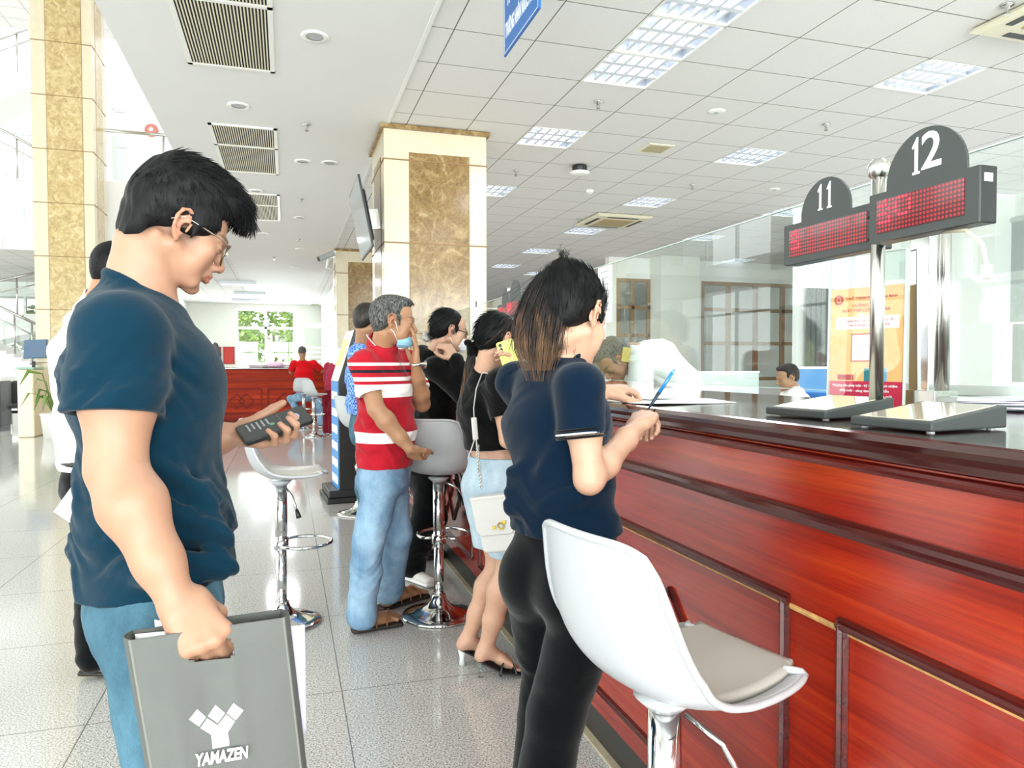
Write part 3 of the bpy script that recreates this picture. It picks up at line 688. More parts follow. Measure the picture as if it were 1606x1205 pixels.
def panel(y0,y1):
    m=MB(); w=.012
    frame_bar(m,(y0-w,pz1),(y1+w,pz1)); frame_bar(m,(y0-w,pz0),(y1+w,pz0)); frame_bar(m,(y0,pz0),(y0,pz1)); frame_bar(m,(y1,pz0),(y1,pz1))
    o=m.build('panel_frame',M['wood_mould'],cn,world=True)
    c=(y0+y1)/2; zc=(pz0+pz1)/2
    for s in (-1,1):
        dm=MB(); cc=c+s*.11; R=.18; P=[(cc-R,zc),(cc,zc+R),(cc+R,zc),(cc,zc-R)]
        for k in range(4): frame_bar(dm,P[k],P[(k+1)%4],.018,.012)
        dm.build('diamond_moulding',M['wood_mould'],o,world=True)
for k in range(-2,5):
    y0=1.275+1.345*k; panel(y0,y0+1.18)
mould(.795,.012,.004).build('worn_edge',mat('raw_wood_edge','c79a5e',.7,vary=.3,vscale=30),cn,world=True)
# ------------------------------------------------------------ glass screen
GX=1.6; GB,GT=1.2176,1.812
def gpane(y0,y1,lab):
    e=empty('glass_screen',(GX,(y0+y1)/2,CT),lab,'glass screen','glass screens on the counter')
    MB().box(GX-.004,GX+.004,y0,y1,GB,GT).build('pane',M['office_pane'],e,world=True)
    MB().box(GX-.005,GX+.005,y0,y1,GT,GT+.003).box(GX-.005,GX+.005,y0,y1,GB-.002,GB).build('polished_edge',mat('polished_edge','d6ebe2',.1,emit=0),e,world=True)
    for y in (y0+.25,y1-.25): MB().box(GX-.012,GX+.012,y-.02,y+.02,CT,GB+.02).build('clip',M['steel'],e,world=True)
gpane(-1.2,1.44,'glass screen right of the steel post, cut off by the right edge')
gpane(1.51,4.08,'glass screen between the woman in navy and the steel post')
gpane(4.15,7.1,'farther glass screen beyond the black-shirted woman towards the column')
def gpost(y,lab):
    e=empty('glass_post',(GX,y,CT),lab,'post','steel posts of the glass screens')
    MB().box(GX-.05,GX-.012,y-.03,y+.03,CT,1.80).build('flat_bar',M['chrome'],e,world=True,bevel=.002)
    MB().tube([(GX-.005,y-.035,CT),(GX-.005,y-.035,1.80)],.014,16).build('round_bar',M['steel'],e,smooth=True,world=True)
    MB().box(GX-.055,GX+.02,y-.055,y+.035,CT,CT+.05).build('foot_bracket',M['steel'],e,world=True,bevel=.002)
gpost(1.475,'steel post of the glass screen under the number 12 display')
gpost(4.115,'steel post of the glass screen near the farther red display')
# ------------------------------------------------------------ counter number displays
def led_mat(name,lit,period,dim='5a0c12'):
    m=bpy.data.materials.new(name); m.use_nodes=True; t=NT(m); p=t.n['Principled BSDF']
    o=t.sep(t.coords())
    fy=t.math('SUBTRACT',t.math('FRACT',t.math('DIVIDE',o['Y'],period)),.5); fz=t.math('SUBTRACT',t.math('FRACT',t.math('DIVIDE',o['Z'],period)),.5)
    r=t.math('ADD',t.math('MULTIPLY',fy,fy),t.math('MULTIPLY',fz,fz)); dot=t.math('LESS_THAN',r,.12)
    p.inputs['Base Color'].default_value=lin('3a0408'); p.inputs['Roughness'].default_value=.12; p.inputs['Coat Weight'].default_value=.25; p.inputs['Coat Roughness'].default_value=.02
    t.link(t.mix(dot,'2a0306','e0102a'),p.inputs['Emission Color']); p.inputs['Emission Strength'].default_value=lit
    return m
M['led']=led_mat('led_matrix',.8,.0086)
def q_display(par,y0,y1,x,num,plaque,seed):
    # y0 far end, y1 near end; face looks to -X
    d=MB().box(x+.001,x+.042,y1,y0,1.555,1.659).build('display_case',M['case_black'],par,world=True,bevel=.002)
    MB().box(x-.001,x+.002,y1+.0008,y0-.0008,1.5558,1.6582).build('front_bezel',M['dark_metal'],d,world=True)
    L=y0-y1
    MB().box(x-.0022,x+.001,y1+.03,y0-.022,1.573,1.643).build('led_screen',M['led'],d,world=True)
    rg=random.Random(seed); lit=MB(); pr=.0086
    n0=math.floor((y0-.022)/pr)-1; r0=math.floor(1.643/pr)-1
    for c_,r_ in ((2,0),(0,1),(1,1),(2,1),(3,2),(0,3),(1,3),(2,3),(3,4),(0,5),(1,5),(2,5),(3,5),(6,0),(7,0),(8,0),(5,1),(5,2),(5,3),(9,1),(9,2),(9,3),(6,4),(7,4),(8,4)):
        if num=='11' and c_>4: continue
        yy=(n0-c_+.5)*pr; zz=(r0-r_+.5)*pr
        lit.lathe([(.001,0),(.003,0),(.003,.0008),(.001,.0008)],10,(x-.0023,yy,zz),AXM)
    lit.build('lit_dot',M['led_hot'],d,world=True)
    MB().box(x+.01,x+.03,y1-.0012,y1,1.63,1.645).build('white_sticker',M['paper'],d,world=True)
    c,r,h=plaque
    pts=[(r*math.cos(PI*k/24),h*math.sin(PI*k/24)) for k in range(25)]
    pq=MB().prism([(-r,-.012)]+[(-u,v) for u,v in pts]+[(r,-.012)],0,.006,AXM,(x+.018,c,1.659+.012)).build('number_plate',M['dark_metal'],d,world=True)
    if num:
        hh=h*.78; z0=1.659+.012+h*.08; one=[(-.105,0),(-.105,.06),(-.035,.075),(-.035,.74),(-.115,.70),(-.13,.75),(.03,.99),(.065,.99),(.065,.075),(.135,.06),(.135,0)]
        xs=(-.27,.27) if num=='11' else (-.30,)
        m=MB()
        for k_ in xs: m.prism([((u+k_*.9)*hh,v*hh) for u,v in one],0,.0012,AXM,(x+.0118,c,z0))
        m.build('numerals',M['white_ink'],pq,world=True)
        if num=='12': text_mesh('numerals','2',hh*1.36,AXM,(x+.0112,c-hh*.22,z0+hh*.49),M['white_ink'],pq,world=True,bold=.0012,depth=.0006)
M['case_black']=mat('display_black','0d0f0f',.35)
M['led_hot']=emission('lit_led','ff2438',3.0)
def q_stand(y,lab,n1,n2):
    e=empty('queue_display',(1.235,y,CT),lab,'queue display','number display stands on the counter')
    MB().tube([(1.235,y,CT),(1.235,y,1.705)],.0145,24).build('pole',M['steel'],e,smooth=True,world=True)
    MB().lathe([(.001,-.025),(.012,-.023),(.02,-.015),(.024,0),(.0215,.011),(.014,.02),(.001,.024)],28,(1.235,y,1.722)).build('ball',M['steel'],e,smooth=True,world=True)
    MB().lathe([(.001,0),(.035,0),(.034,.006),(.02,.01),(.001,.01)],24,(1.235,y,CT)).build('flange',M['steel'],e,smooth=True,world=True)
    q_display(e,y+.335,y+.02,1.252,n1,(y+.20,.085,.083),3)
    q_display(e,y-.012,y-.272,1.20,n2,(y-.14,.095,.095),4)
    MB().bar((1.235,y+.02,1.63),(1.26,y+.05,1.63),.012).bar((1.235,y+.02,1.58),(1.26,y+.05,1.58),.012).build('bracket',M['dark_metal'],e,world=True)
    return e
q1=q_stand(1.285,'steel pole with black number displays 11 and 12 on the counter','11','12')
MB().tube([(1.225,1.11,1.556),(1.225,1.06,1.55),(1.228,1.03,1.52),(1.228,1.02,1.475)],.004,8).build('cable',M['ivory'],q1,smooth=True,world=True)
MB().box(1.222,1.234,1.012,1.027,1.455,1.48).build('plug',M['frosted'],q1,world=True)
q_stand(3.99,'farther pole with two red displays beside the woman on the phone','','')
def rating_pad(c,w,l,rz,lab):
    e=empty('rating_tablet',(c[0],c[1],CT),lab,'tablet','black desk tablets on the counter',rz)
    MB().prism([(-w/2,.003),(-w/2,.019),(w/2,.044),(w/2,.003)],-l/2,l/2,AY).build('case',M['dark_metal'],e,bevel=.003)
    s=roty(-math.atan2(.025,w)); MB().box(-w/2+.012,w/2-.012,-l/2+.012,l/2-.012,-.0005,.001,s,(0,0,.0318)).build('screen',mat('tablet_screen','d9d3c0',.06,coat=1),e)  # beige tone is the reflected room put into the screen colour
    m=MB()
    for sx in (-1,1):
        for sy in (-1,1): m.lathe([(.001,0),(.007,0),(.007,.004),(.001,.004)],10,(sx*w*.4,sy*l*.4,0))
    m.build('rubber_foot',M['stool_white'],e)
rating_pad((1.125,1.05),.2,.165,.12,'black sloped tablet at the foot of the display pole, nearer one on the right')
rating_pad((1.16,1.345),.2,.175,.1,'black sloped tablet left of the display pole, farther one')
# acrylic poster stand
pa,pb=V(1.465,1.70,CT),V(1.525,1.495,CT); u=(pb-pa); W_=np.linalg.norm(u); u/=W_; n_=np.cross(u,Z3)
tilt=V(n_[0]*-.02,n_[1]*-.02,1); tilt/=np.linalg.norm(tilt); PA=axes(u,tilt,np.cross(u,tilt))
e=empty('poster_stand',(pa+pb)/2,'clear acrylic stand with an orange notice, behind the display pole','poster stand')
MB().box(0,W_,0,.415,-.004,-.001,PA,pa).box(0,W_,0,.415,.002,.005,PA,pa).build('acrylic_sheet',M['pane'],e,world=True)
MB().box(-.002,.001,0,.415,-.004,.005,PA,pa).box(W_-.001,W_+.002,0,.415,-.004,.005,PA,pa).box(0,W_,.413,.416,-.004,.005,PA,pa).build('acrylic_edge',M['frosted'],e,world=True)
MB().box(0,W_,-.0,.004,-.09,.06,PA,pa).build('foot',M['pane'],e,world=True)
po_=MB().box(.004,W_-.004,.004,.325,-.001,.001,PA,pa).build('notice',mat('orange_notice','fbbd7c',.5,vary=.06,vscale=14),e,world=True)
def on_p(x,y,zz=.0022): return pa+PA@V(x,y,zz)
def strip(name,x0,x1,y0,y1,m,zz=.0012): return MB().box(x0,x1,y0,y1,.001,zz,PA,pa).build(name,m,po_,world=True)
strip('red_band',.004,W_-.004,.004,.07,mat('crimson_print','d8204a',.5)); strip('white_band',.02,W_-.015,.212,.246,M['paper'])
strip('figure_robe',.105,.12,.07,.105,mat('teal_print','2d7f8c',.5)); strip('figure_robe',.155,.168,.07,.105,mat('sky_print','6fb2d6',.5))
strip('figure_head',.108,.117,.106,.118,mat('skin_print','e8b58e',.5)); strip('figure_head',.158,.166,.106,.118,mat('skin_print2','e8b58e',.5))
strip('book',.028,.075,.073,.088,mat('red_book_print','c02a30',.5))
m=MB().lathe([(.0075,.0),(.014,.0),(.014,.0006),(.0075,.0006)],24,on_p(.027,.295,.001),PA); m.lathe([(.001,0),(.005,0),(.005,.0006),(.001,.0006)],12,on_p(.027,.295,.001),PA); m.build('seal',M['red_ink'],po_,world=True)
T=lambda s,sz,x,y,m,w=None,b=.0003: text_mesh('lettering',s,sz,PA,on_p(x,y,.0011),m,po_,world=True,depth=.0002,bold=b,width=w)
T('THUẾ THÀNH PHỐ HỒ CHÍ MINH',.0105,.12,.296,M['red_ink'],.145); T('HƯỞNG ỨNG',.0115,.106,.276,M['red_ink'],.075); T('NGÀY PHÁP LUẬT VIỆT NAM',.0115,.106,.263,M['red_ink'],.135)
T('09/11',.014,.1,.250,M['white_ink']); T('DANH MỤC CÁC VĂN BẢN LUẬT VỀ',.009,.115,.234,M['red_ink'],.135); T('THUẾ ĐĂNG LƯU 2024 - 2025',.009,.115,.222,M['red_ink'],.115)
T('Thượng tôn pháp luật - kỷ cương - trách nhiệm',.0085,.105,.058,M['white_ink'],.185); T('Đổi mới - sáng tạo - phát triển',.0085,.105,.044,M['white_ink'],.14); T('ên mới',.0085,.168,.030,M['white_ink'],.03)
strip('white_square',.066,.128,.123,.2,M['red_ink'],.0011); strip('white_square',.069,.125,.127,.196,M['paper'],.0013)
# papers on the counter and taped to the glass
def sheet(name,lab,c,w,l,rz,m,z,curl=.004,cat='paper',grp=None,n=8,seed=0):
    rg=random.Random(seed); P=[]
    for i in range(n):
        row=[]
        for j in range(n):
            u,v=i/(n-1)-.5,j/(n-1)-.5; row.append(V(u*w,v*l,curl*(math.sin(3*u+seed)+math.cos(4*v+seed))**2*.5))
        P.append(row)
    a=MB().grid(P); me=a.mesh(name); o=link(name,me,m); o.location=(c[0],c[1],z); o.rotation_euler=(0,0,rz)
    s=o.modifiers.new('thickness','SOLIDIFY'); s.thickness=.0012
    return tag(o,lab,cat,grp)
for k in range(6):
    p=on_z(1530+6*(k%3),652-k*.5,CT+.004)
    sheet('paper_sheet',['lowest','second','third','fourth','fifth','topmost'][k]+' sheet of the loose paper pile behind the glass at the right',(1.74+.012*(k%2),1.47+.02*(k%3)),.21,.297,.25+.16*k,M['paper'] if k%2 else M['paper_lilac'],CT+.002+.004*k,.005,'paper','loose papers behind the glass',seed=k)
sheet('form_sheet','large white form under the hands of the woman in navy',(1.12,1.98),.3,.25,.1,M['paper'],CT+.002,.003,'paper',seed=3)
sheet('form_sheet','white form lying over the counter edge in front of the woman in navy',(1.14,2.22),.25,.3,.4,M['paper'],CT+.005,.004,'paper',seed=5)
for k,(x0,x1,y0,y1) in enumerate(((938,959,421,505),(928,949,440,532))):
    a=on_x(x0,y0,GX-.008); b=on_x(x1,y1,GX-.008)
    e=empty('taped_notice',((GX-.006),(a[1]+b[1])/2,b[2]),['white printed notice taped higher on the glass beside the ponytail','lower white notice taped to the glass behind the other one'][k],'notice','notices taped to the glass')
    MB().box(GX-.0075+k*.001,GX-.0065+k*.001,b[1],a[1],b[2],a[2]).build('sheet',M['paper'],e,world=True)
    t=MB()
    for q in range(7):
        z=a[2]-.03-q*(a[2]-b[2]-.06)/7; t.box(GX-.0079+k*.001,GX-.0075+k*.001,b[1]+.03,a[1]-.03-.03*(q%3),z,z+.004)
    t.build('print_lines',M['grey_ink'],e,world=True)
a=on_x(738,481,GX-.008); b=on_x(756,525,GX-.008)
e=empty('taped_notice',(GX-.006,(a[1]+b[1])/2,b[2]),'small white notice on the far glass above the scrunchie of the woman in black','notice','notices taped to the glass')
MB().box(GX-.0075,GX-.0065,b[1],a[1],b[2],a[2]).build('sheet',M['paper'],e,world=True)
MB().box(GX-.009,GX-.006,(a[1]+b[1])/2-.02,(a[1]+b[1])/2+.02,a[2]-.02,a[2]+.03).build('binder_clip',M['black_plastic'],e,world=True)
# small name strips stuck low on the right glass
for k,(x,y) in enumerate(((1500,626),(1535,630),(1580,634))):
    q=on_x(x,y,1.93); o=MB().box(q[0]-.001,q[0],q[1]-.03,q[1]+.03,q[2]-.005,q[2]+.005).build('label_strip',M['paper'])
    tag(o,['left','middle','right'][k]+' white label strip on the glass desk partition at the right','label strip','label strips on the partition')
# ------------------------------------------------------------ office behind the glass
def desk(x0,x1,y0,y1,lab):
    e=empty('office_desk',((x0+x1)/2,(y0+y1)/2,0),lab,'desk','office desks')
    MB().box(x0,x1,y0,y1,.72,.75).build('top',M['pale_partition'],e,world=True,bevel=.004)
    for x in (x0+.03,x1-.03):
        for y in (y0+.03,y1-.03): MB().box(x-.02,x+.02,y-.02,y+.02,0,.72).build('leg',M['alu'],e,world=True)
desk(1.98,2.5,.3,2.9,'staff desk just behind the counter at the right'); desk(1.79,2.12,3.0,5.2,'staff desk behind the counter where the officer bends'); desk(3.55,4.15,4.6,6.1,'desk of the seated officer in the back office')
def partition(x0,x1,y0,y1,z,lab,m,m2):
    e=empty('desk_partition',((x0+x1)/2,(y0+y1)/2,0),lab,'partition','low desk partitions')
    MB().box(x0,x1,y0,y1,.05,z-.03).build('panel',m,e,world=True)
    MB().box(x0-.01,x1+.01,y0-.01,y1+.01,z-.03,z).box(x0-.01,x1+.01,y0-.01,y1+.01,0,.05).build('rail',m2,e,world=True)
partition(1.93,1.95,-.5,1.9,1.235,'pale glass desk partition behind the right glass screen',M['pale_partition'],M['alu'])
a=on_y(1092,600,8.2); b=on_y(1190,600,8.2); partition(a[0],b[0],8.2,8.24,1.2,'pale green desk partition left of the seated officer',M['pale_partition'],M['alu'])
a=on_y(1246,600,7.4); b=on_y(1296,600,7.4); partition(a[0],b[0],7.4,7.44,1.26,'blue fabric desk partition behind the seated officer',M['blue_fabric'],M['alu'])
a=on_y(1085,600,6.2); b=on_y(1165,600,6.2); partition(a[0],b[0],6.2,6.24,1.08,'clear pale partition in front of the brown framed window',M['pale_partition'],M['alu'])
a=on_y(1265,452,9.5); b=on_y(1310,600,9.5)
e=empty('vertical_blind',((a[0]+b[0])/2,9.5,b[2]),'dark grey vertical blind left of the orange notice','blind')
m=MB(); nb=12
for k in range(nb): 
    x=a[0]+(b[0]-a[0])*(k+.5)/nb; m.bar((x,9.5+.02*(k%2),b[2]-.1),(x,9.5+.02*(k%2),a[2]),(b[0]-a[0])/nb*.95,.012,up=(0,1,0))
m.build('slats',M['blind_dark'],e,world=True); MB().box(a[0]-.05,b[0]+.05,9.46,9.56,a[2],a[2]+.06).build('head_rail',M['alu'],e,world=True)
sbox('wall_blind',M['white_wall'],a[0]-.1,RX,9.6,9.7,0,H)
a=on_x(1540,300,RX-.05); b=on_x(1650,510,RX-.05)
e=empty('roller_blind',(RX-.05,(a[1]+b[1])/2,b[2]),'grey roller blind half drawn on the office window at the right edge','blind')
MB().box(RX-.05,RX-.045,2.0,a[1],1.86,3.25).build('fabric',M['blind_grey'],e,world=True); MB().tube([(RX-.05,2,3.28),(RX-.05,a[1],3.28)],.04,12).build('roller',M['alu'],e,smooth=True,world=True); MB().box(RX-.055,RX-.04,2.0,a[1],1.84,1.865).build('bottom_bar',M['alu'],e,world=True)
a=on_y(1037,420,14.1); b=on_y(1098,420,14.1)
e=empty('office_pillar',((a[0]+b[0])/2,14.3,0),'plain pale pillar inside the office left of the wide brown window','pillar')
MB().box(a[0],b[0],14.1,14.58,0,H).build('shaft',M['grey_wall'],e,world=True); MB().box(a[0]-.02,b[0]+.02,14.08,14.59,0,.12).build('plinth',M['alu'],e,world=True)
a=on_x(1490,420,RX-.3); 
e=empty('office_pillar',(RX-.15,a[1],0),'white pillar at the right office wall beside the grey blind','pillar')
MB().box(RX-.35,RX,a[1]-.75,a[1]+.0,0,H).build('shaft',M['white_wall'],e,world=True); MB().box(RX-.37,RX,a[1]-.77,a[1]+.02,0,.1).build('plinth',M['alu'],e,world=True)
# small things on the seated officer's desk
p=on_y(1180,632,5.6)
e=empty('document_tray',(3.75,5.2,.75),'grey document tray on the desk of the seated officer','tray')
MB().box(-.16,.16,-.12,.12,.0,.02).box(-.16,.16,-.12,.12,.18,.2).build('shelf',M['dark_metal'],e); 
for s in (-1,1): MB().box(s*.16-.006,s*.16+.006,-.12,.12,0,.2).build('side',M['dark_metal'],e)
MB().box(-.14,.14,-.1,.1,.2,.215).build('paper_stack',M['paper'],e)
# ------------------------------------------------------------ bar stools
def stool(hs,shell_m,pad_m,pad=True):
    # faces local +X, origin on the floor under the pole
    e=empty('bar_stool',(0,0,0))
    prof=[(-.205,.30,.165),(-.198,.25,.185),(-.188,.19,.205),(-.174,.13,.217),(-.150,.075,.222),(-.108,.032,.222),(-.05,.008,.22),(.02,.0,.216),(.1,.003,.208),(.17,.012,.195),(.22,.022,.172),(.245,.026,.15)]
    pr=np.array(prof); n=len(pr); T=np.linspace(0,n-1,40); px,pz,pw=[np.interp(T,np.arange(n),pr[:,k]) for k in range(3)]; pw*=.81; px*=.92
    for _ in range(2):
        for q in (px,pz,pw): q[1:-1]=(q[:-2]+2*q[1:-1]+q[2:])/4
    U=np.linspace(-1,1,21)
    tx=np.gradient(px); tz=np.gradient(pz); L=np.hypot(tx,tz); nx,nz=-tz/L,tx/L    # inward normal (up over the seat, forward on the back)
    def surf(off,us,i0,i1,ws=1.0,bulge=0.0):
        P=[]
        for i in range(i0,i1):
            f=i/39.; lift=.052*(1-abs(f-.38)/.75) if f<.9 else .02
            lift=max(.012,lift); row=[]
            for u in us:
                u2=u*ws; k=abs(u2)**2.6*lift+off+bulge*(1-u*u)*(1 if i1-i0<2 else math.sin(PI*(i-i0+.5)/(i1-i0))**.5)
                # round the two ends of the shell in plan
                row.append(V(px[i]+nx[i]*k,u2*pw[i],pz[i]+nz[i]*k+hs))
            P.append(row)
        return np.array(P)
    S=surf(0,U,0,40)
    # rounded corners
    for i in range(40):
        f=i/39.
        for j,u in enumerate(U):
            if f<.09: S[i,j]-= V(tx[0],0,tz[0])/L[0]*(-1)*0.0+V(0,0,.018*abs(u)**5*(1-f/.09))
            if f>.9: S[i,j,0]-=.055*abs(u)**3*(f-.9)/.1
    sh=MB().grid(S).build('shell',shell_m,e,smooth=True); so=sh.modifiers.new('thickness','SOLIDIFY'); so.thickness=.007; so.offset=-1
    loop=[S[0,j] for j in range(21)]+[S[i,20] for i in range(1,40)]+[S[39,j] for j in range(19,-1,-1)]+[S[i,0] for i in range(38,0,-1)]
    MB().tube(loop,.0065,8,closed=True).build('rim',shell_m,sh,smooth=True)
    if pad:
        Pt=surf(.008,np.linspace(-1,1,17),13,37,.82,.022); MB().grid(Pt).build('seat_pad',pad_m,e,smooth=True).modifiers.new('thickness','SOLIDIFY').thickness=-.012
    MB().lathe([(.001,-.006),(.055,-.008),(.045,-.018),(.032,-.03),(.001,-.03)],24,(0,0,hs)).build('mount',shell_m,e,smooth=True)
    MB().tube([(0,0,.38),(0,0,hs-.03)],.03,28).build('upper_tube',M['chrome'],e,smooth=True,)
    MB().tube([(0,0,.06),(0,0,.39)],.025,28).build('lower_tube',M['chrome'],e,smooth=True)
    MB().lathe([(.001,0),(.19,0),(.195,.006),(.188,.014),(.15,.024),(.1,.038),(.06,.058),(.04,.085),(.034,.11),(.001,.11)],48).build('base',M['chrome'],e,smooth=True)
    fr=MB(); pts=[V(.11+.135*math.cos(a)*1.0,.135*math.sin(a),.40) for a in np.linspace(-PI*.80,PI*.80,30)]
    fr.tube([V(.02,-.02,.40)]+pts+[V(.02,.02,.40)],.009,10); fr.tube([(0,0,.375),(0,0,.425)],.036,24)
    fr.build('footrest',M['chrome'],e,smooth=True)
    MB().tube([(.02,-.03,hs-.035),(.05,-.09,hs-.07),(.07,-.13,hs-.14)],.006,8).build('lever',M['chrome'],e,smooth=True)
    MB().tube([(.069,-.128,hs-.135),(.079,-.146,hs-.17)],[.009,.013],10).build('lever_grip',M['black_plastic'],e,smooth=True)
    return e
s0=stool(.725,M['stool_white'],M['stool_pad'])
G='white bar stools in the hall'
def place_stool(o,x,y,rz,lab): o.location=(x,y,0); o.rotation_euler=(0,0,rz); tag(o,lab,'bar stool',G)
place_stool(s0,.632,1.13,math.radians(13),'large white bar stool with padded seat in the foreground before the counter')
s=dup(s0); place_stool(s,-.03,3.80,math.radians(2),'white bar stool seen from the side behind the raised phone')
s=stool(.725,M['stool_shaded'],M['stool_shaded']); place_stool(s,.745,3.674,math.radians(66),'white bar stool, its shade put into the colour, with its back to us beside the man in stripes')
s=dup(s0); place_stool(s,.33,15.0,math.radians(80),'far white bar stool under the man in the red shirt'); 
s=dup(s0); place_stool(s,.465,13.4,math.radians(40),'far white bar stool beside the man in red, nearer of the two')
s=dup(s0); place_stool(s,.60,6.4,math.radians(20),'bar stool mostly hidden behind the man in stripes, only its base showing')
# ------------------------------------------------------------ far counter
FY=17.25; fx0,fx1=-2.6,.96; FT=1.225
e=empty('reception_counter',((fx0+fx1)/2,FY+.4,0),'far red wooden counter with diamond panels across the hall','counter')
MB().box(fx0,fx1,FY,FY+.7,.1,FT-.04).build('front_panel',M['wood_x'],e,world=True)
MB().box(fx0-.03,fx1+.03,FY-.05,FY+.75,FT-.04,FT).build('countertop',M['wood_top'],e,world=True,bevel=.01)
MB().box(fx0,fx1,FY-.02,FY,.93,.97).build('moulding',M['wood_mx'],e,world=True); MB().box(fx0,fx1,FY-.015,FY,0,.1).build('kick_plate',M['wood_mx'],e,world=True)
def fbar(m,a,b,w=.03): m.bar((a[0],FY-.008,a[1]),(b[0],FY-.008,b[1]),w,.02,up=(0,1,0))
for k in range(4):
    c=-2.05+.0+k*1.0+.10; m=MB(); x0,x1=c-.44,c+.42
    fbar(m,(x0,.75),(x1,.75)); fbar(m,(x0,.2),(x1,.2)); fbar(m,(x0,.2),(x0,.75)); fbar(m,(x1,.2),(x1,.75)); o=m.build('panel_frame',M['wood_mx'],e,world=True)
    for s_ in (-1,1):
        dm=MB(); cc=c+s_*.1; P=[(cc-.16,.48),(cc,.64),(cc+.16,.48),(cc,.32)]
        for q in range(4): fbar(dm,P[q],P[(q+1)%4],.02)
        dm.build('diamond_moulding',M['wood_mx'],o,world=True)
MB().box(-.8,.5,FY+.35,FY+.6,FT,FT+.05).build('raised_ledge',M['wood_mould'],e,world=True)
p=on_y(425,577,FY+.2)
sheet('paper_sheet','white papers lying on the far counter',(p[0]+.1,FY+.15),.6,.3,.1,M['paper'],FT+.002,.01,'paper')
o=MB().lathe([(.001,0),(.16,0),(.2,.05),(.12,.1),(.001,.12)],10,(p[0]+.1,FY+.08,FT+.014)).build('plastic_bag',mat('pink_plastic','e8c4e0',.5),smooth=True); tag(o,'crumpled pink plastic bag on the far counter','bag')
# ------------------------------------------------------------ information kiosk
kx,ky=.47,7.2
e=empty('information_kiosk',(kx,ky,0),'tall black information kiosk with a blue and white face, left of the man in stripes','kiosk',rz=math.radians(4))
prof=[(-.02,.03),(-.02,1.14),(.13,1.62),(.24,1.62),(.24,1.5),(.16,1.1),(.16,.03)]
MB().prism(prof,-.24,.24,AY).build('case',M['black_plastic'],e,bevel=.006)
MB().prism([(-.026,.05),(-.026,1.135),(-.018,1.135),(-.018,.05)],-.225,.225,AY).build('front_panel',mat('kiosk_blue','4a9be0',.3),e)
bm_=MB()
for k in range(6): bm_.box(-.028,-.0255,-.19,.19,.16+k*.16,.235+k*.16)
bm_.build('white_print',M['white_ink'],e)
MB().prism([(-.026,1.14),(.122,1.618),(.13,1.618),(-.018,1.14)],-.225,.225,AY).build('screen',emission('kiosk_screen','f0f3d8',.7),e)
MB().prism([(.01,1.28),(.09,1.535),(.0895,1.54),(.0055,1.28)],-.15,.15,AY).build('screen_form',mat('yellow_form','e9e07a',.4),e)
MB().box(-.14,.3,-.3,.3,.0,.05).box(-.12,.28,-.28,.28,.05,.12).build('base',M['black_plastic'],e,bevel=.01)
m=MB().tube([(.25,-.1,.15),(.31,-.16,.03),(.33,-.26,.008),(.30,-.42,.008)],.006,6).build('cable',M['black_plastic'],e,smooth=True)
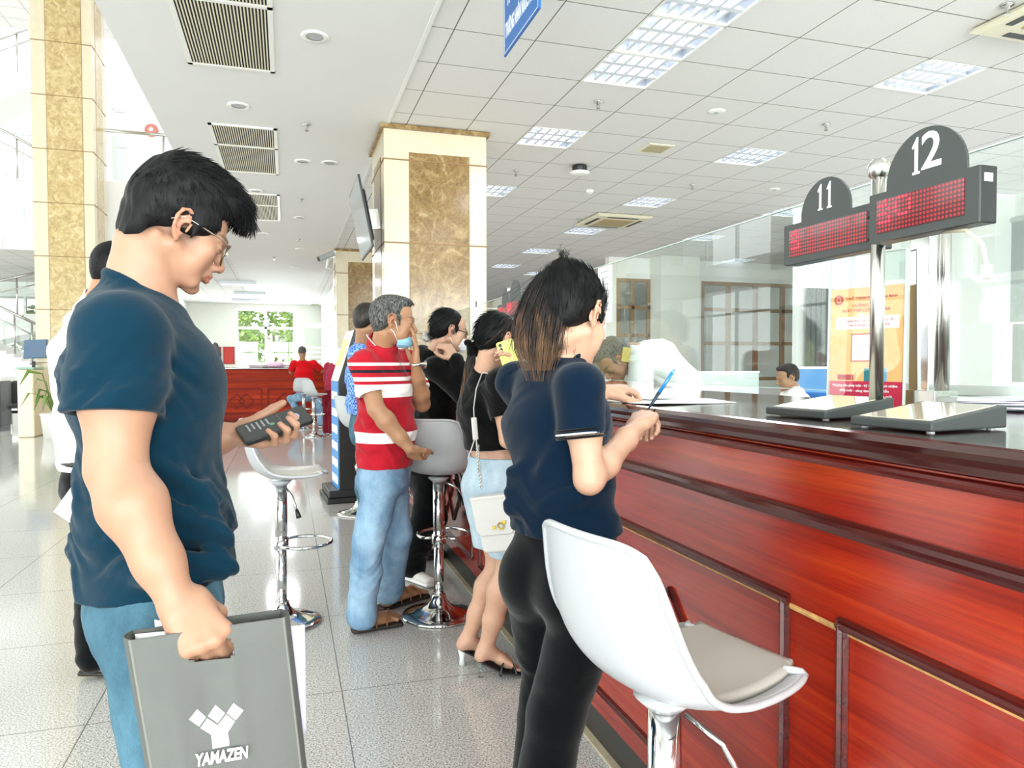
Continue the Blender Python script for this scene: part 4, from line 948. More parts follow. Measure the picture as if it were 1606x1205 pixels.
# ------------------------------------------------------------ figures: smooth distance fields meshed into one skin
def nrm(v): v=np.asarray(v,float); return v/(np.linalg.norm(v)+1e-12)
class Sdf:
    def __init__(s): s.p=[]; s.disp=None
    def _a(s,fn,c,r,k,op): s.p.append((fn,np.asarray(c,np.float32),float(r),float(k),op)); return s
    def sph(s,c,r,k=.01,op='u'):
        c=np.asarray(c,np.float32); return s._a(lambda P:np.sqrt(((P-c)**2).sum(1))-r,c,r,k,op)
    def ell(s,c,r,Rm=None,k=.01,op='u'):
        c=np.asarray(c,np.float32); r=np.asarray(r,np.float32); Rm=None if Rm is None else np.asarray(Rm,np.float32)
        def fn(P):
            q=P-c
            if Rm is not None: q=q@Rm
            q=q/r; k0=np.sqrt((q*q).sum(1)); q=q/r; k1=np.sqrt((q*q).sum(1))+1e-9
            return np.where(k0<.05,-r.min(),k0*(k0-1)/k1)
        return s._a(fn,c,r.max(),k,op)
    def cap(s,a,b,ra,rb=None,k=.01,op='u'):
        a=np.asarray(a,np.float32); b=np.asarray(b,np.float32); rb=ra if rb is None else rb; ab=b-a; L2=float(ab@ab)+1e-9
        def fn(P):
            q=P-a; t=np.clip(q@ab/L2,0,1); q=q-t[:,None]*ab
            return np.sqrt((q*q).sum(1))-(ra+(rb-ra)*t)
        return s._a(fn,(a+b)/2,L2**.5/2+max(ra,rb),k,op)
    def chain(s,pts,rs,k=.01,op='u'):
        for i in range(len(pts)-1): s.cap(pts[i],pts[i+1],rs[i],rs[i+1],k,op)
        return s
    def ecap(s,a,b,ra,rb,side,k=.02,op='u',end=.8):
        a=np.asarray(a,np.float32); b=np.asarray(b,np.float32); ab=b-a; L=float(np.linalg.norm(ab))+1e-9; d=ab/L
        u=np.asarray(side,np.float32); u=u-d*(u@d); u/=np.linalg.norm(u)+1e-9; v=np.cross(d,u).astype(np.float32)
        def fn(P):
            q=P-a; ax=q@d; t=np.clip(ax/L,0,1); e=ax-t*L
            w=ra[0]+(rb[0]-ra[0])*t; g=ra[1]+(rb[1]-ra[1])*t; h=np.minimum(w,g)*end
            x=(q@u)/w; y=(q@v)/g; z=e/h; k0=np.sqrt(x*x+y*y+z*z); x=x/w; y=y/g; z=z/h; k1=np.sqrt(x*x+y*y+z*z)+1e-9
            return np.where(k0<.05,-np.minimum(w,g),k0*(k0-1)/k1)
        return s._a(fn,(a+b)/2,L/2+max(*ra,*rb),k,op)
    def plane(s,o,n,k=.004,op='i'):
        # keeps the side opposite to n
        o=np.asarray(o,np.float32); n=np.asarray(nrm(n),np.float32)
        return s._a(lambda P:(P-o)@n,o,1e9,k,op)
    def noise(s,f): return s._a(f,(0,0,0),1e9,0,'n')
    def fn(s,f,c,r,k=.01,op='u'): return s._a(f,c,r,k,op)
    def sub(s,g,k=.01,op='u'):
        lo,hi=g.bounds(); return s._a(lambda P:g.ev(P),(lo+hi)/2,float(np.linalg.norm(hi-lo)/2),k,op)
    def bounds(s):
        lo=np.full(3,1e9); hi=np.full(3,-1e9)
        for fn,c,r,k,op in s.p:
            if op=='u' and r<1e6: lo=np.minimum(lo,c-r-k*.3); hi=np.maximum(hi,c+r+k*.3)
        return lo,hi
    def ev(s,P,cen=None,R=0):
        f=np.full(len(P),10.,np.float32)
        for fn,c,r,k,op in s.p:
            if cen is not None and r<1e6:
                pass
            d=fn(P)
            if op=='n': f=f+d; continue
            if op=='u': h=np.clip(.5+.5*(f-d)/k,0,1); f=f+(d-f)*h-k*h*(1-h)
            elif op=='s': h=np.clip(.5-.5*(f+d)/k,0,1); f=f+(-d-f)*h+k*h*(1-h)
            else: h=np.clip(.5-.5*(f-d)/k,0,1); f=f+(d-f)*h+k*h*(1-h)
        if s.disp is not None: f=f+s.disp(P)
        return f
    def ev_blocks(s,org,off,R):
        # org (K,3) block centres, off (B3,3) offsets; each primitive is only evaluated in the blocks it can reach
        K,Bn=len(org),len(off); f=np.full((K,Bn),10.,np.float32)
        for fn,c,r,k,op in s.p:
            if r<1e6:
                near=np.sqrt(((org-c)**2).sum(1))<r+R+k+.012; idx=np.nonzero(near)[0]
                if len(idx):
                    dc=fn(org[idx]); idx=idx[dc<R*2.2+k+.012]
            else: idx=np.arange(K)
            if not len(idx): continue
            P=(org[idx][:,None,:]+off[None]).reshape(-1,3); d=fn(P).reshape(len(idx),Bn)
            if op=='n': f[idx]+=d; continue
            g=f[idx]
            if op=='u': h=np.clip(.5+.5*(g-d)/k,0,1); g=g+(d-g)*h-k*h*(1-h)
            elif op=='s': h=np.clip(.5-.5*(g+d)/k,0,1); g=g+(-d-g)*h+k*h*(1-h)
            else: h=np.clip(.5-.5*(g-d)/k,0,1); g=g+(d-g)*h+k*h*(1-h)
            f[idx]=g
        if s.disp is not None: f=f+s.disp((org[:,None,:]+off[None]).reshape(-1,3)).reshape(K,Bn)
        return f
def sdf_mesh(s,h,pad=.02,smooth=1):
    lo,hi=s.bounds(); lo=lo-pad; hi=hi+pad; B=8
    nb=np.ceil((hi-lo)/(h*B)).astype(int)+1; N=nb*B
    bi=np.stack(np.meshgrid(*[np.arange(n) for n in nb],indexing='ij'),-1).reshape(-1,3)
    cen=(lo+(bi*B+(B-1)/2)*h).astype(np.float32); R=B*h*.87
    fc=np.empty(len(cen),np.float32)
    for i in range(0,len(cen),200000): fc[i:i+200000]=s.ev(cen[i:i+200000])
    act=np.abs(fc)<R*2.3+.006
    G=np.where(fc<0,-1.,1.).astype(np.float32)
    G=np.broadcast_to(G.reshape(*nb,1,1,1),(*nb,B,B,B)).copy()
    o=np.stack(np.meshgrid(*[np.arange(B)]*3,indexing='ij'),-1).reshape(-1,3); off=((o-(B-1)/2)*h).astype(np.float32)
    ia=np.nonzero(act)[0]
    for i in range(0,len(ia),1500):
        j=ia[i:i+1500]; v=s.ev_blocks(cen[j],off,R); b=bi[j]
        G[b[:,0],b[:,1],b[:,2]]=v.reshape(-1,B,B,B)
    G=G.transpose(0,3,1,4,2,5).reshape(*N)
    I=G<0
    c=I[:-1,:-1,:-1].astype(np.int8)
    S=np.zeros(tuple(N-1),np.int8)
    for dx in (0,1):
        for dy in (0,1):
            for dz in (0,1): S+=I[dx:N[0]-1+dx,dy:N[1]-1+dy,dz:N[2]-1+dz]
    cells=np.argwhere((S>0)&(S<8)); m=len(cells)
    if m==0: return np.zeros((0,3)),np.zeros((0,4),int)
    idx=np.full(tuple(N-1),-1,np.int32); idx[cells[:,0],cells[:,1],cells[:,2]]=np.arange(m)
    acc=np.zeros((m,3)); cnt=np.zeros(m)
    cor=[(x,y,z) for x in (0,1) for y in (0,1) for z in (0,1)]
    val={q:G[cells[:,0]+q[0],cells[:,1]+q[1],cells[:,2]+q[2]] for q in cor}
    for q in cor:
        for ax in range(3):
            if q[ax]==0:
                q2=tuple(1 if i==ax else q[i] for i in range(3)); a,b=val[q],val[q2]; x=(a<0)!=(b<0)
                t=np.where(x,a/(np.where(x,a-b,1)),0); p=np.zeros((m,3)); p[:]=q; p[:,ax]=t
                acc[x]+=p[x]; cnt[x]+=1
    vs=lo+(cells+acc/cnt[:,None])*h
    F=[]
    for ax in range(3):
        a,b=(ax+1)%3,(ax+2)%3
        sl0=[slice(0,n) for n in N]; sl1=list(sl0); sl0[ax]=slice(0,N[ax]-1); sl1[ax]=slice(1,N[ax])
        X=I[tuple(sl0)]!=I[tuple(sl1)]; e=np.argwhere(X)
        ok=(e[:,a]>0)&(e[:,b]>0)&(e[:,a]<N[a]-1)&(e[:,b]<N[b]-1); e=e[ok]
        flip=I[e[:,0],e[:,1],e[:,2]]
        def id_(da,db):
            g=e.copy(); g[:,a]-=da; g[:,b]-=db; return idx[g[:,0],g[:,1],g[:,2]]
        q=np.stack([id_(1,1),id_(0,1),id_(0,0),id_(1,0)],1)
        q[~flip]=q[~flip][:,::-1]; F.append(q)
    F=np.concatenate(F); F=F[(F>=0).all(1)]
    for _ in range(smooth):
        acc=np.zeros_like(vs); cnt=np.zeros(len(vs))
        for i in range(4):
            np.add.at(acc,F[:,i],vs[F[:,(i+1)%4]]); np.add.at(cnt,F[:,i],1)
        vs=vs*.5+.5*acc/np.maximum(cnt,1)[:,None]
    return vs,F
def np_mesh(name,vs,F,m,parent=None,smooth=True,col=None,world=True,tris=None):
    me=bpy.data.meshes.new(name); n=len(F)
    me.vertices.add(len(vs)); me.vertices.foreach_set('co',np.asarray(vs,np.float32).ravel())
    me.loops.add(n*4); me.loops.foreach_set('vertex_index',np.asarray(F,np.int32).ravel())
    me.polygons.add(n); me.polygons.foreach_set('loop_start',np.arange(0,n*4,4,dtype=np.int32)); me.polygons.foreach_set('use_smooth',np.full(n,smooth))
    me.update(calc_edges=True)
    if col is not None:
        a=me.color_attributes.new('Col','FLOAT_COLOR','POINT'); c=np.ones((len(vs),4),np.float32); c[:,:3]=col; a.data.foreach_set('color',c.ravel())
    return link(name,me,m,parent,world)
def wrinkle(amp,freq,dirs,warp=.02,mask=None,seed=0):
    rg=np.random.RandomState(seed); ph=rg.uniform(0,6.28,(len(dirs),)); D=[np.asarray(nrm(d),np.float32) for d in dirs]
    def f(P):
        Q=P+warp*np.sin(P[:,[1,2,0]]*(21+seed)+seed)+warp*.5*np.sin(P[:,[2,0,1]]*47+1.3*seed)
        o=np.zeros(len(P),np.float32)
        for i,d in enumerate(D):
            a=np.sin((Q@d)*freq*(1+.37*i)+ph[i]); b=.5+.5*np.sin(P[:,(i+1)%3]*13+P[:,i%3]*9+ph[i]*2)
            o+=a*a*a*b/(1+.3*i)
        o=o*amp
        if mask is not None: o=o*mask(P)
        return o
    return f
def sst(a,b,x): t=np.clip((x-a)/(b-a),0,1); return t*t*(3-2*t)
def skin_mat(name,col,rough=.45):
    m=bpy.data.materials.new(name); m.use_nodes=True; t=NT(m); p=t.n['Principled BSDF']
    at_=t.new('ShaderNodeAttribute',attribute_name='Col')
    n=t.noise(t.coords(),28,3); f=t.ramp(n,[(.35,(.94,.92,.91,1)),(.65,(1.03,1.0,1.0,1))])
    a=t.new('ShaderNodeMix',data_type='RGBA',blend_type='MULTIPLY'); a.inputs[0].default_value=1; a.inputs[6].default_value=lin(col); t.link(at_.outputs['Color'],a.inputs[7])
    b=t.new('ShaderNodeMix',data_type='RGBA',blend_type='MULTIPLY'); b.inputs[0].default_value=1; t.link(a.outputs[2],b.inputs[6]); t.link(f,b.inputs[7])
    t.link(b.outputs[2],p.inputs['Base Color']); p.inputs['Roughness'].default_value=rough; p.inputs['Specular IOR Level'].default_value=.35
    p.inputs['Subsurface Weight'].default_value=.12; p.inputs['Subsurface Radius'].default_value=(.012,.005,.003); p.inputs['Subsurface Scale'].default_value=1
    t.link(t.bump(t.noise(t.coords(),420,2),.06,.001),p.inputs['Normal'])
    return m
def hair_mat(name,dark,light,aniso=(60,60,6),rough=.42,spec=.3):
    m=bpy.data.materials.new(name); m.use_nodes=True; t=NT(m); p=t.n['Principled BSDF']
    n=t.noise(t.coords(scale=aniso),3,4,.6); t.link(t.ramp(n,[(.35,dark),(.7,light)]),p.inputs['Base Color']); p.inputs['Roughness'].default_value=rough; p.inputs['Specular IOR Level'].default_value=spec
    t.link(t.bump(n,.5,.004),p.inputs['Normal'])
    return m
def cloth(name,col,rough=.85,sheen=.0,weave=600,wb=.12,fold=.0,vary=.04):
    m=bpy.data.materials.new(name); m.use_nodes=True; t=NT(m); p=t.n['Principled BSDF']; c=lin(col)
    n=t.noise(t.coords(),9,4); f=t.ramp(n,[(.3,(1-vary,)*3+(1,)),(.7,(1+vary,)*3+(1,))])
    a=t.new('ShaderNodeMix',data_type='RGBA',blend_type='MULTIPLY'); a.inputs[0].default_value=1; a.inputs[6].default_value=c; t.link(f,a.inputs[7]); t.link(a.outputs[2],p.inputs['Base Color'])
    p.inputs['Roughness'].default_value=rough; p.inputs['Sheen Weight'].default_value=sheen; p.inputs['Specular IOR Level'].default_value=.03
    h=t.math('ADD',t.math('MULTIPLY',t.noise(t.coords(),weave,2),.25),t.noise(t.coords(scale=(1,1,1.6)),22,3,.5,1.0))
    t.link(t.bump(h,wb,.006),p.inputs['Normal'])
    return m
def denim(name,c1,c2,weave=True):
    m=bpy.data.materials.new(name); m.use_nodes=True; t=NT(m); p=t.n['Principled BSDF']
    n=t.noise(t.coords(scale=(1,1,.55)),7,5,.6); f=t.noise(t.coords(scale=(3,3,.5)),240,2)
    a=t.ramp(n,[(.3,c1),(.68,c2)]); b=t.ramp(f,[(.3,(.82,.84,.86,1)),(.7,(1.1,1.08,1.06,1))])
    x=t.new('ShaderNodeMix',data_type='RGBA',blend_type='MULTIPLY'); x.inputs[0].default_value=1; t.link(a,x.inputs[6]); t.link(b,x.inputs[7])
    t.link(x.outputs[2],p.inputs['Base Color']); p.inputs['Roughness'].default_value=.85; p.inputs['Specular IOR Level'].default_value=.2
    t.link(t.bump(t.noise(t.coords(scale=(1,1,1.5)),26,4),.25,.006),p.inputs['Normal'])
    return m
# ------------------------------------------------------------ anatomy
def add_hand(s,w,d,n,right,curl=((30,40,25),)*4,thumb=((.55,.75,-.25),(.85,.4,-.3),(.95,.15,-.25)),sc=1.0,spread=.06,palm_r=.0135,fr=1.0):
    # w wrist, d towards the fingers, n back-of-hand normal; returns fingertip positions
    d=nrm(d); n=nrm(np.asarray(n)-d*(np.asarray(n)@d)); t=np.cross(n,d) if right else np.cross(d,n); w=np.asarray(w,float)
    L=.088*sc
    kn=[w+d*L*a+t*b*sc+n*c*sc for a,b,c in ((1.0,.030,.001),(1.05,.0105,.004),(.99,-.0095,.003),(.90,-.028,-.001))]
    for i,b in enumerate((.022,.008,-.007,-.02)): s.cap(w+d*.012*sc+t*b*.8*sc,kn[i],.0145*sc,.0112*sc*fr,.012)
    s.ell(w+d*.045*sc-n*.006*sc,(.036*sc,.045*sc,.0145*sc),np.stack([t,d,n],1),k=.012)
    s.ell(w+d*.03*sc+t*.022*sc-n*.011*sc,(.016*sc,.030*sc,.014*sc),np.stack([nrm(t+d*.5),nrm(d-t*.5),n],1),k=.012)
    tips=[]
    lens=((.044,.026,.021),(.048,.030,.022),(.044,.028,.021),(.034,.021,.019))
    for i in range(4):
        c=curl[i]; p=kn[i]; a=0; dir0=nrm(d+t*spread*(1.2,.3,-.5,-1.3)[i]); rr=(.0098,.0102,.0096,.0086)[i]*sc*fr
        r=[rr,rr*.93,rr*.86,rr*.72]
        for q in range(3):
            a+=math.radians(c[q]); v=dir0*math.cos(a)-n*math.sin(a); e=p+v*lens[i][q]*sc
            s.cap(p,e,r[q],r[q+1],.005 if q else .007); p=e
        tips.append((p,v))
    p=w+d*.022*sc+t*.024*sc-n*.008*sc; rr=[.0155*sc,.0122*sc,.0108*sc,.0085*sc]
    for q,l in enumerate((.042,.033,.027)):
        v=nrm(d*thumb[q][0]+t*thumb[q][1]+n*thumb[q][2]); e=p+v*l*sc; s.cap(p,e,rr[q],rr[q+1],.012 if q==0 else .005); p=e
    tips.append((p,v)); return tips,kn
def add_arm(s,sh,el,wr,sc=1.0,muscle=1.0,k=.025):
    sh,el,wr=[np.asarray(q,float) for q in (sh,el,wr)]
    m=sh+(el-sh)*.42; s.chain([sh,m,el],[.052*sc*muscle,.050*sc*muscle,.040*sc],k)
    f=el+(wr-el)*.28; g=el+(wr-el)*.72; s.chain([el,f,g,wr],[.039*sc,.043*sc*muscle,.033*sc,.0265*sc],k*.8)
def frame(fwd,up=(0,0,1)):
    f=nrm(fwd); r=nrm(np.cross(f,up)); u=np.cross(r,f); return np.stack([r,f,u],1)      # columns: right, forward, up
def head_frame(az,pitch,roll=0):
    # az: heading (0 = +X, counter-clockwise), pitch: nod down, roll: tilt to the right
    f=V(math.cos(az),math.sin(az),0); r=V(math.sin(az),-math.cos(az),0); u=V(0,0,1)
    f2=f*math.cos(pitch)-u*math.sin(pitch); u2=u*math.cos(pitch)+f*math.sin(pitch)
    r2=r*math.cos(roll)-u2*math.sin(roll); u3=u2*math.cos(roll)+r*math.sin(roll)
    return np.stack([r2,f2,u3],1)
def add_head(s,C,Rm,sc=1.0,male=True,jaw=1.0,nose=1.0,ears=True,ear_out=0.0,mouth=True,lids=True):
    C=np.asarray(C,float); L=lambda x,y,z:C+Rm@(V(x,y,z)*sc)
    E=lambda c,r,k=.02,op='u',R2=None:s.ell(L(*c),np.array(r)*sc,Rm if R2 is None else Rm@R2,k*sc,op)
    E((0,-.014,.032),(.073,.090,.080)); E((0,.034,.036),(.060,.054,.058),.02); E((0,.040,-.028),(.055,.050,.068),.02)
    E((0,.036,-.064),(.044,.046,.042),.02)
    for x in (-1,1):
        s.cap(L(x*.052,-.004,-.048),L(x*.024*jaw,.066,-.091),.018*sc,.014*sc,.022*sc)
        s.sph(L(x*.043,.060,-.022),.019*sc,.022*sc)
        s.sph(L(x*.040,.05,-.055),.016*sc,.025*sc)
    s.sph(L(0,.077 if male else .073,-.098),.0165*sc,.016*sc)
    s.chain([L(-.040,.074,.018),L(-.016,.088,.0165),L(.016,.088,.0165),L(.040,.074,.018)],[.008*sc,.0105*sc,.0105*sc,.008*sc],.012*sc)
    for x in (-1,1): s.ell(L(x*.031,.101,-.001),np.array((.019,.017,.0125))*sc,Rm,.012*sc,'s')
    if lids:
        for x in (-1,1): s.sph(L(x*.031,.0765,-.002),.0138*sc,.004*sc); s.chain([L(x*.017,.0885,-.0035),L(x*.031,.0915,-.006),L(x*.044,.0835,-.004)],[.0022*sc,.0028*sc,.002*sc],.003*sc)
    s.cap(L(0,.090,.010),L(0,.090+.022*nose,-.030),.0075*sc,.0098*sc,.010*sc); s.sph(L(0,.0905+.0235*nose,-.0335),.0108*sc,.007*sc)
    for x in (-1,1): s.ell(L(x*.0125,.100,-.0385),np.array((.0075,.011,.0078))*sc,Rm,.006*sc); s.sph(L(x*.0068,.1065,-.0445),.0032*sc,.003*sc,'s')
    if mouth:
        E((0,.087,-.058),(.022,.013,.013),.012)
        s.chain([L(-.023,.085,-.0655),L(-.008,.0985,-.0610),L(0,.0985,-.0622),L(.008,.0985,-.0610),L(.023,.085,-.0655)],[.0025*sc,.0052*sc,.0050*sc,.0052*sc,.0025*sc],.005*sc)
        s.chain([L(-.021,.085,-.0675),L(-.007,.0965,-.0725),L(.007,.0965,-.0725),L(.021,.085,-.0675)],[.0025*sc,.0058*sc,.0058*sc,.0025*sc],.005*sc)
        s.chain([L(-.023,.090,-.0664),L(0,.1050,-.0668),L(.023,.090,-.0664)],[.0013*sc,.0016*sc,.0013*sc],.0025*sc,'s')
        E((0,.094,-.0845),(.016,.008,.006),.008,'s')
    if ears:
        for x in (-1,1):
            o=.0735+ear_out; R2=np.stack([nrm(V(1,-.42*x,.0)),nrm(V(.42*x,1,-.22)),np.cross(nrm(V(1,-.42*x,0)),nrm(V(.42*x,1,-.22)))],1)
            q=lambda y,z,dx=0:L(x*(o+dx-.30*(y+.004)),y-.004,z)
            s.ell(q(-.006,-.006,.003),np.array((.0055,.0165,.028))*sc,Rm@R2,.006*sc)
            arc=[q(.010,-.002,.002),q(.012,.014,.004),q(.006,.026,.0065),q(-.006,.029,.0085),q(-.018,.022,.010),q(-.0225,.006,.0105),q(-.020,-.012,.009),q(-.012,-.026,.006),q(-.003,-.036,.003)]
            s.chain(arc,[.0035*sc,.004*sc,.0042*sc,.0042*sc,.0044*sc,.0042*sc,.004*sc,.0042*sc,.0062*sc],.003*sc)
            s.ell(q(.0015,-.008,.0085),np.array((.0062,.0075,.0115))*sc,Rm@R2,.004*sc,'s')
            s.ell(q(-.010,.012,.0105),np.array((.004,.004,.012))*sc,Rm@R2,.003*sc,'s')
            s.ell(q(.009,-.009,.003),np.array((.004,.004,.007))*sc,Rm@R2,.004*sc)
    return L
def face_colour(vs,C,Rm,sc,base=(1,1,1),lip=(.86,.62,.60),brow=True,lash=True,beard=0.0,flush=.06):
    q=((vs-np.asarray(C))@Rm)/sc; x,y,z=np.abs(q[:,0]),q[:,1],q[:,2]; c=np.ones((len(vs),3))*np.array(base)
    def put(w,col):
        nonlocal c
        c=c*(1-w[:,None])+np.array(col)*w[:,None]
    fl=np.exp(-(((x-.045)/.022)**2+((z+.03)/.025)**2))*(y>.03); put(fl*flush*3,(1.0,.82,.78))
    er=sst(.072,.082,x)*(np.abs(z)<.05)*(y<.03)*(y>-.05); put(er*.5,(1.06,.80,.76))
    nt=np.exp(-((x/.016)**2+((z+.036)/.014)**2))*(y>.09); put(nt*.3,(1.0,.8,.76))
    l=sst(1.15,.85,np.sqrt((x/.0235)**2+((z+.0665)/.0118)**2))*(y>.082); put(l*.9,lip)
    ml=sst(1.2,.6,np.sqrt((x/.023)**2+((z+.0665)/.0016)**2))*(y>.08); put(ml*.6,(.45,.28,.26))
    if brow: 
        zc=.0245-.06*(x-.03)*(x>.03)+.02*np.minimum(x-.02,0); b=sst(1.2,.7,np.sqrt(((x-.032)/.021)**2+((z-zc)/.0048)**2))*(y>.05); put(b*.8,(.16,.13,.11))
    if lash:
        e=sst(1.25,.7,np.sqrt(((x-.031)/.0155)**2+((z+.0052)/.0024)**2))*(y>.07); put(e*.9,(.10,.08,.08))
    nn=sst(1.3,.6,np.sqrt(((x-.0068)/.004)**2+((z+.0455)/.003)**2))*(y>.095); put(nn*.6,(.35,.2,.18))
    return c
def strands(vs,nv,idx,flow,length,rad,seed=0,lift=.15,seg=6,sides=3,curl=.1):
    # tapering hairs that start on the hair surface and follow flow(p)
    rg=np.random.RandomState(seed); P=vs[idx].copy(); N=nv[idx]; n=len(P); L=length*rg.uniform(.6,1.25,n) if np.isscalar(length) else length
    pts=[P-N*.002]; d=flow(P,N); d/=np.linalg.norm(d,axis=1)[:,None]+1e-9
    jit=rg.normal(0,curl,(n,3))
    for q in range(1,seg+1):
        f=flow(pts[-1],N)+jit*(.4+q*.15)+N*lift*(1-q/seg*1.4); f/=np.linalg.norm(f,axis=1)[:,None]+1e-9
        d=nrm_rows(d*.55+f*.45); pts.append(pts[-1]+d*(L/seg)[:,None])
    pts=np.array(pts)             # seg+1,n,3
    T=np.gradient(pts,axis=0); T/=np.linalg.norm(T,axis=2)[:,:,None]+1e-9
    A=np.cross(T,N[None]); A/=np.linalg.norm(A,axis=2)[:,:,None]+1e-9; Bn=np.cross(T,A)
    prof=np.array([.8,1,1,.9,.75,.5,.12]) if seg==6 else np.interp(np.linspace(0,1,seg+1),[0,.15,.7,1],[.8,1,.9,.1])
    r=rad*rg.uniform(.7,1.2,n)
    V_=[]; 
    for k in range(sides):
        a=2*PI*k/sides; V_.append(pts+(A*math.cos(a)+Bn*math.sin(a))*(prof[:,None]*r[None])[:,:,None])
    V_=np.array(V_)               # sides,seg+1,n,3
    vid=np.arange(sides*(seg+1)*n).reshape(sides,seg+1,n)
    F=[]
    for k in range(sides):
        k2=(k+1)%sides; F.append(np.stack([vid[k,:-1],vid[k2,:-1],vid[k2,1:],vid[k,1:]],-1).reshape(-1,4))
    return V_.reshape(-1,3),np.concatenate(F)
def nrm_rows(a): return a/(np.linalg.norm(a,axis=1)[:,None]+1e-9)
def vnormals(vs,F):
    n=np.cross(vs[F[:,2]]-vs[F[:,0]],vs[F[:,3]]-vs[F[:,1]]); o=np.zeros_like(vs)
    for i in range(4): np.add.at(o,F[:,i],n)
    return nrm_rows(o)
def join(*parts):
    V_=[];F=[];k=0
    for v,f in parts: V_.append(v); F.append(f+k); k+=len(v)
    return np.concatenate(V_),np.concatenate(F)
def garment(name,s,h,m,parent,smooth=1): 
    vs,F=sdf_mesh(s,h,smooth=smooth); return np_mesh(name,vs,F,m,parent)
def sleeve(sh,el,t,r0,r1,w=None):
    # short sleeve round the upper arm, open and cut square at fraction t
    sh,el=np.asarray(sh,float),np.asarray(el,float); d=nrm(el-sh); e=sh+(el-sh)*t
    g=Sdf().cap(sh,sh+(el-sh)*min(1.0,t+.12),r0,r1,.01)
    if w is not None: g.noise(w)
    g.plane(e,d,.004); g.cap(e-d*.010,e+d*.05,r1-.011,r1-.009,.003,'s'); return g
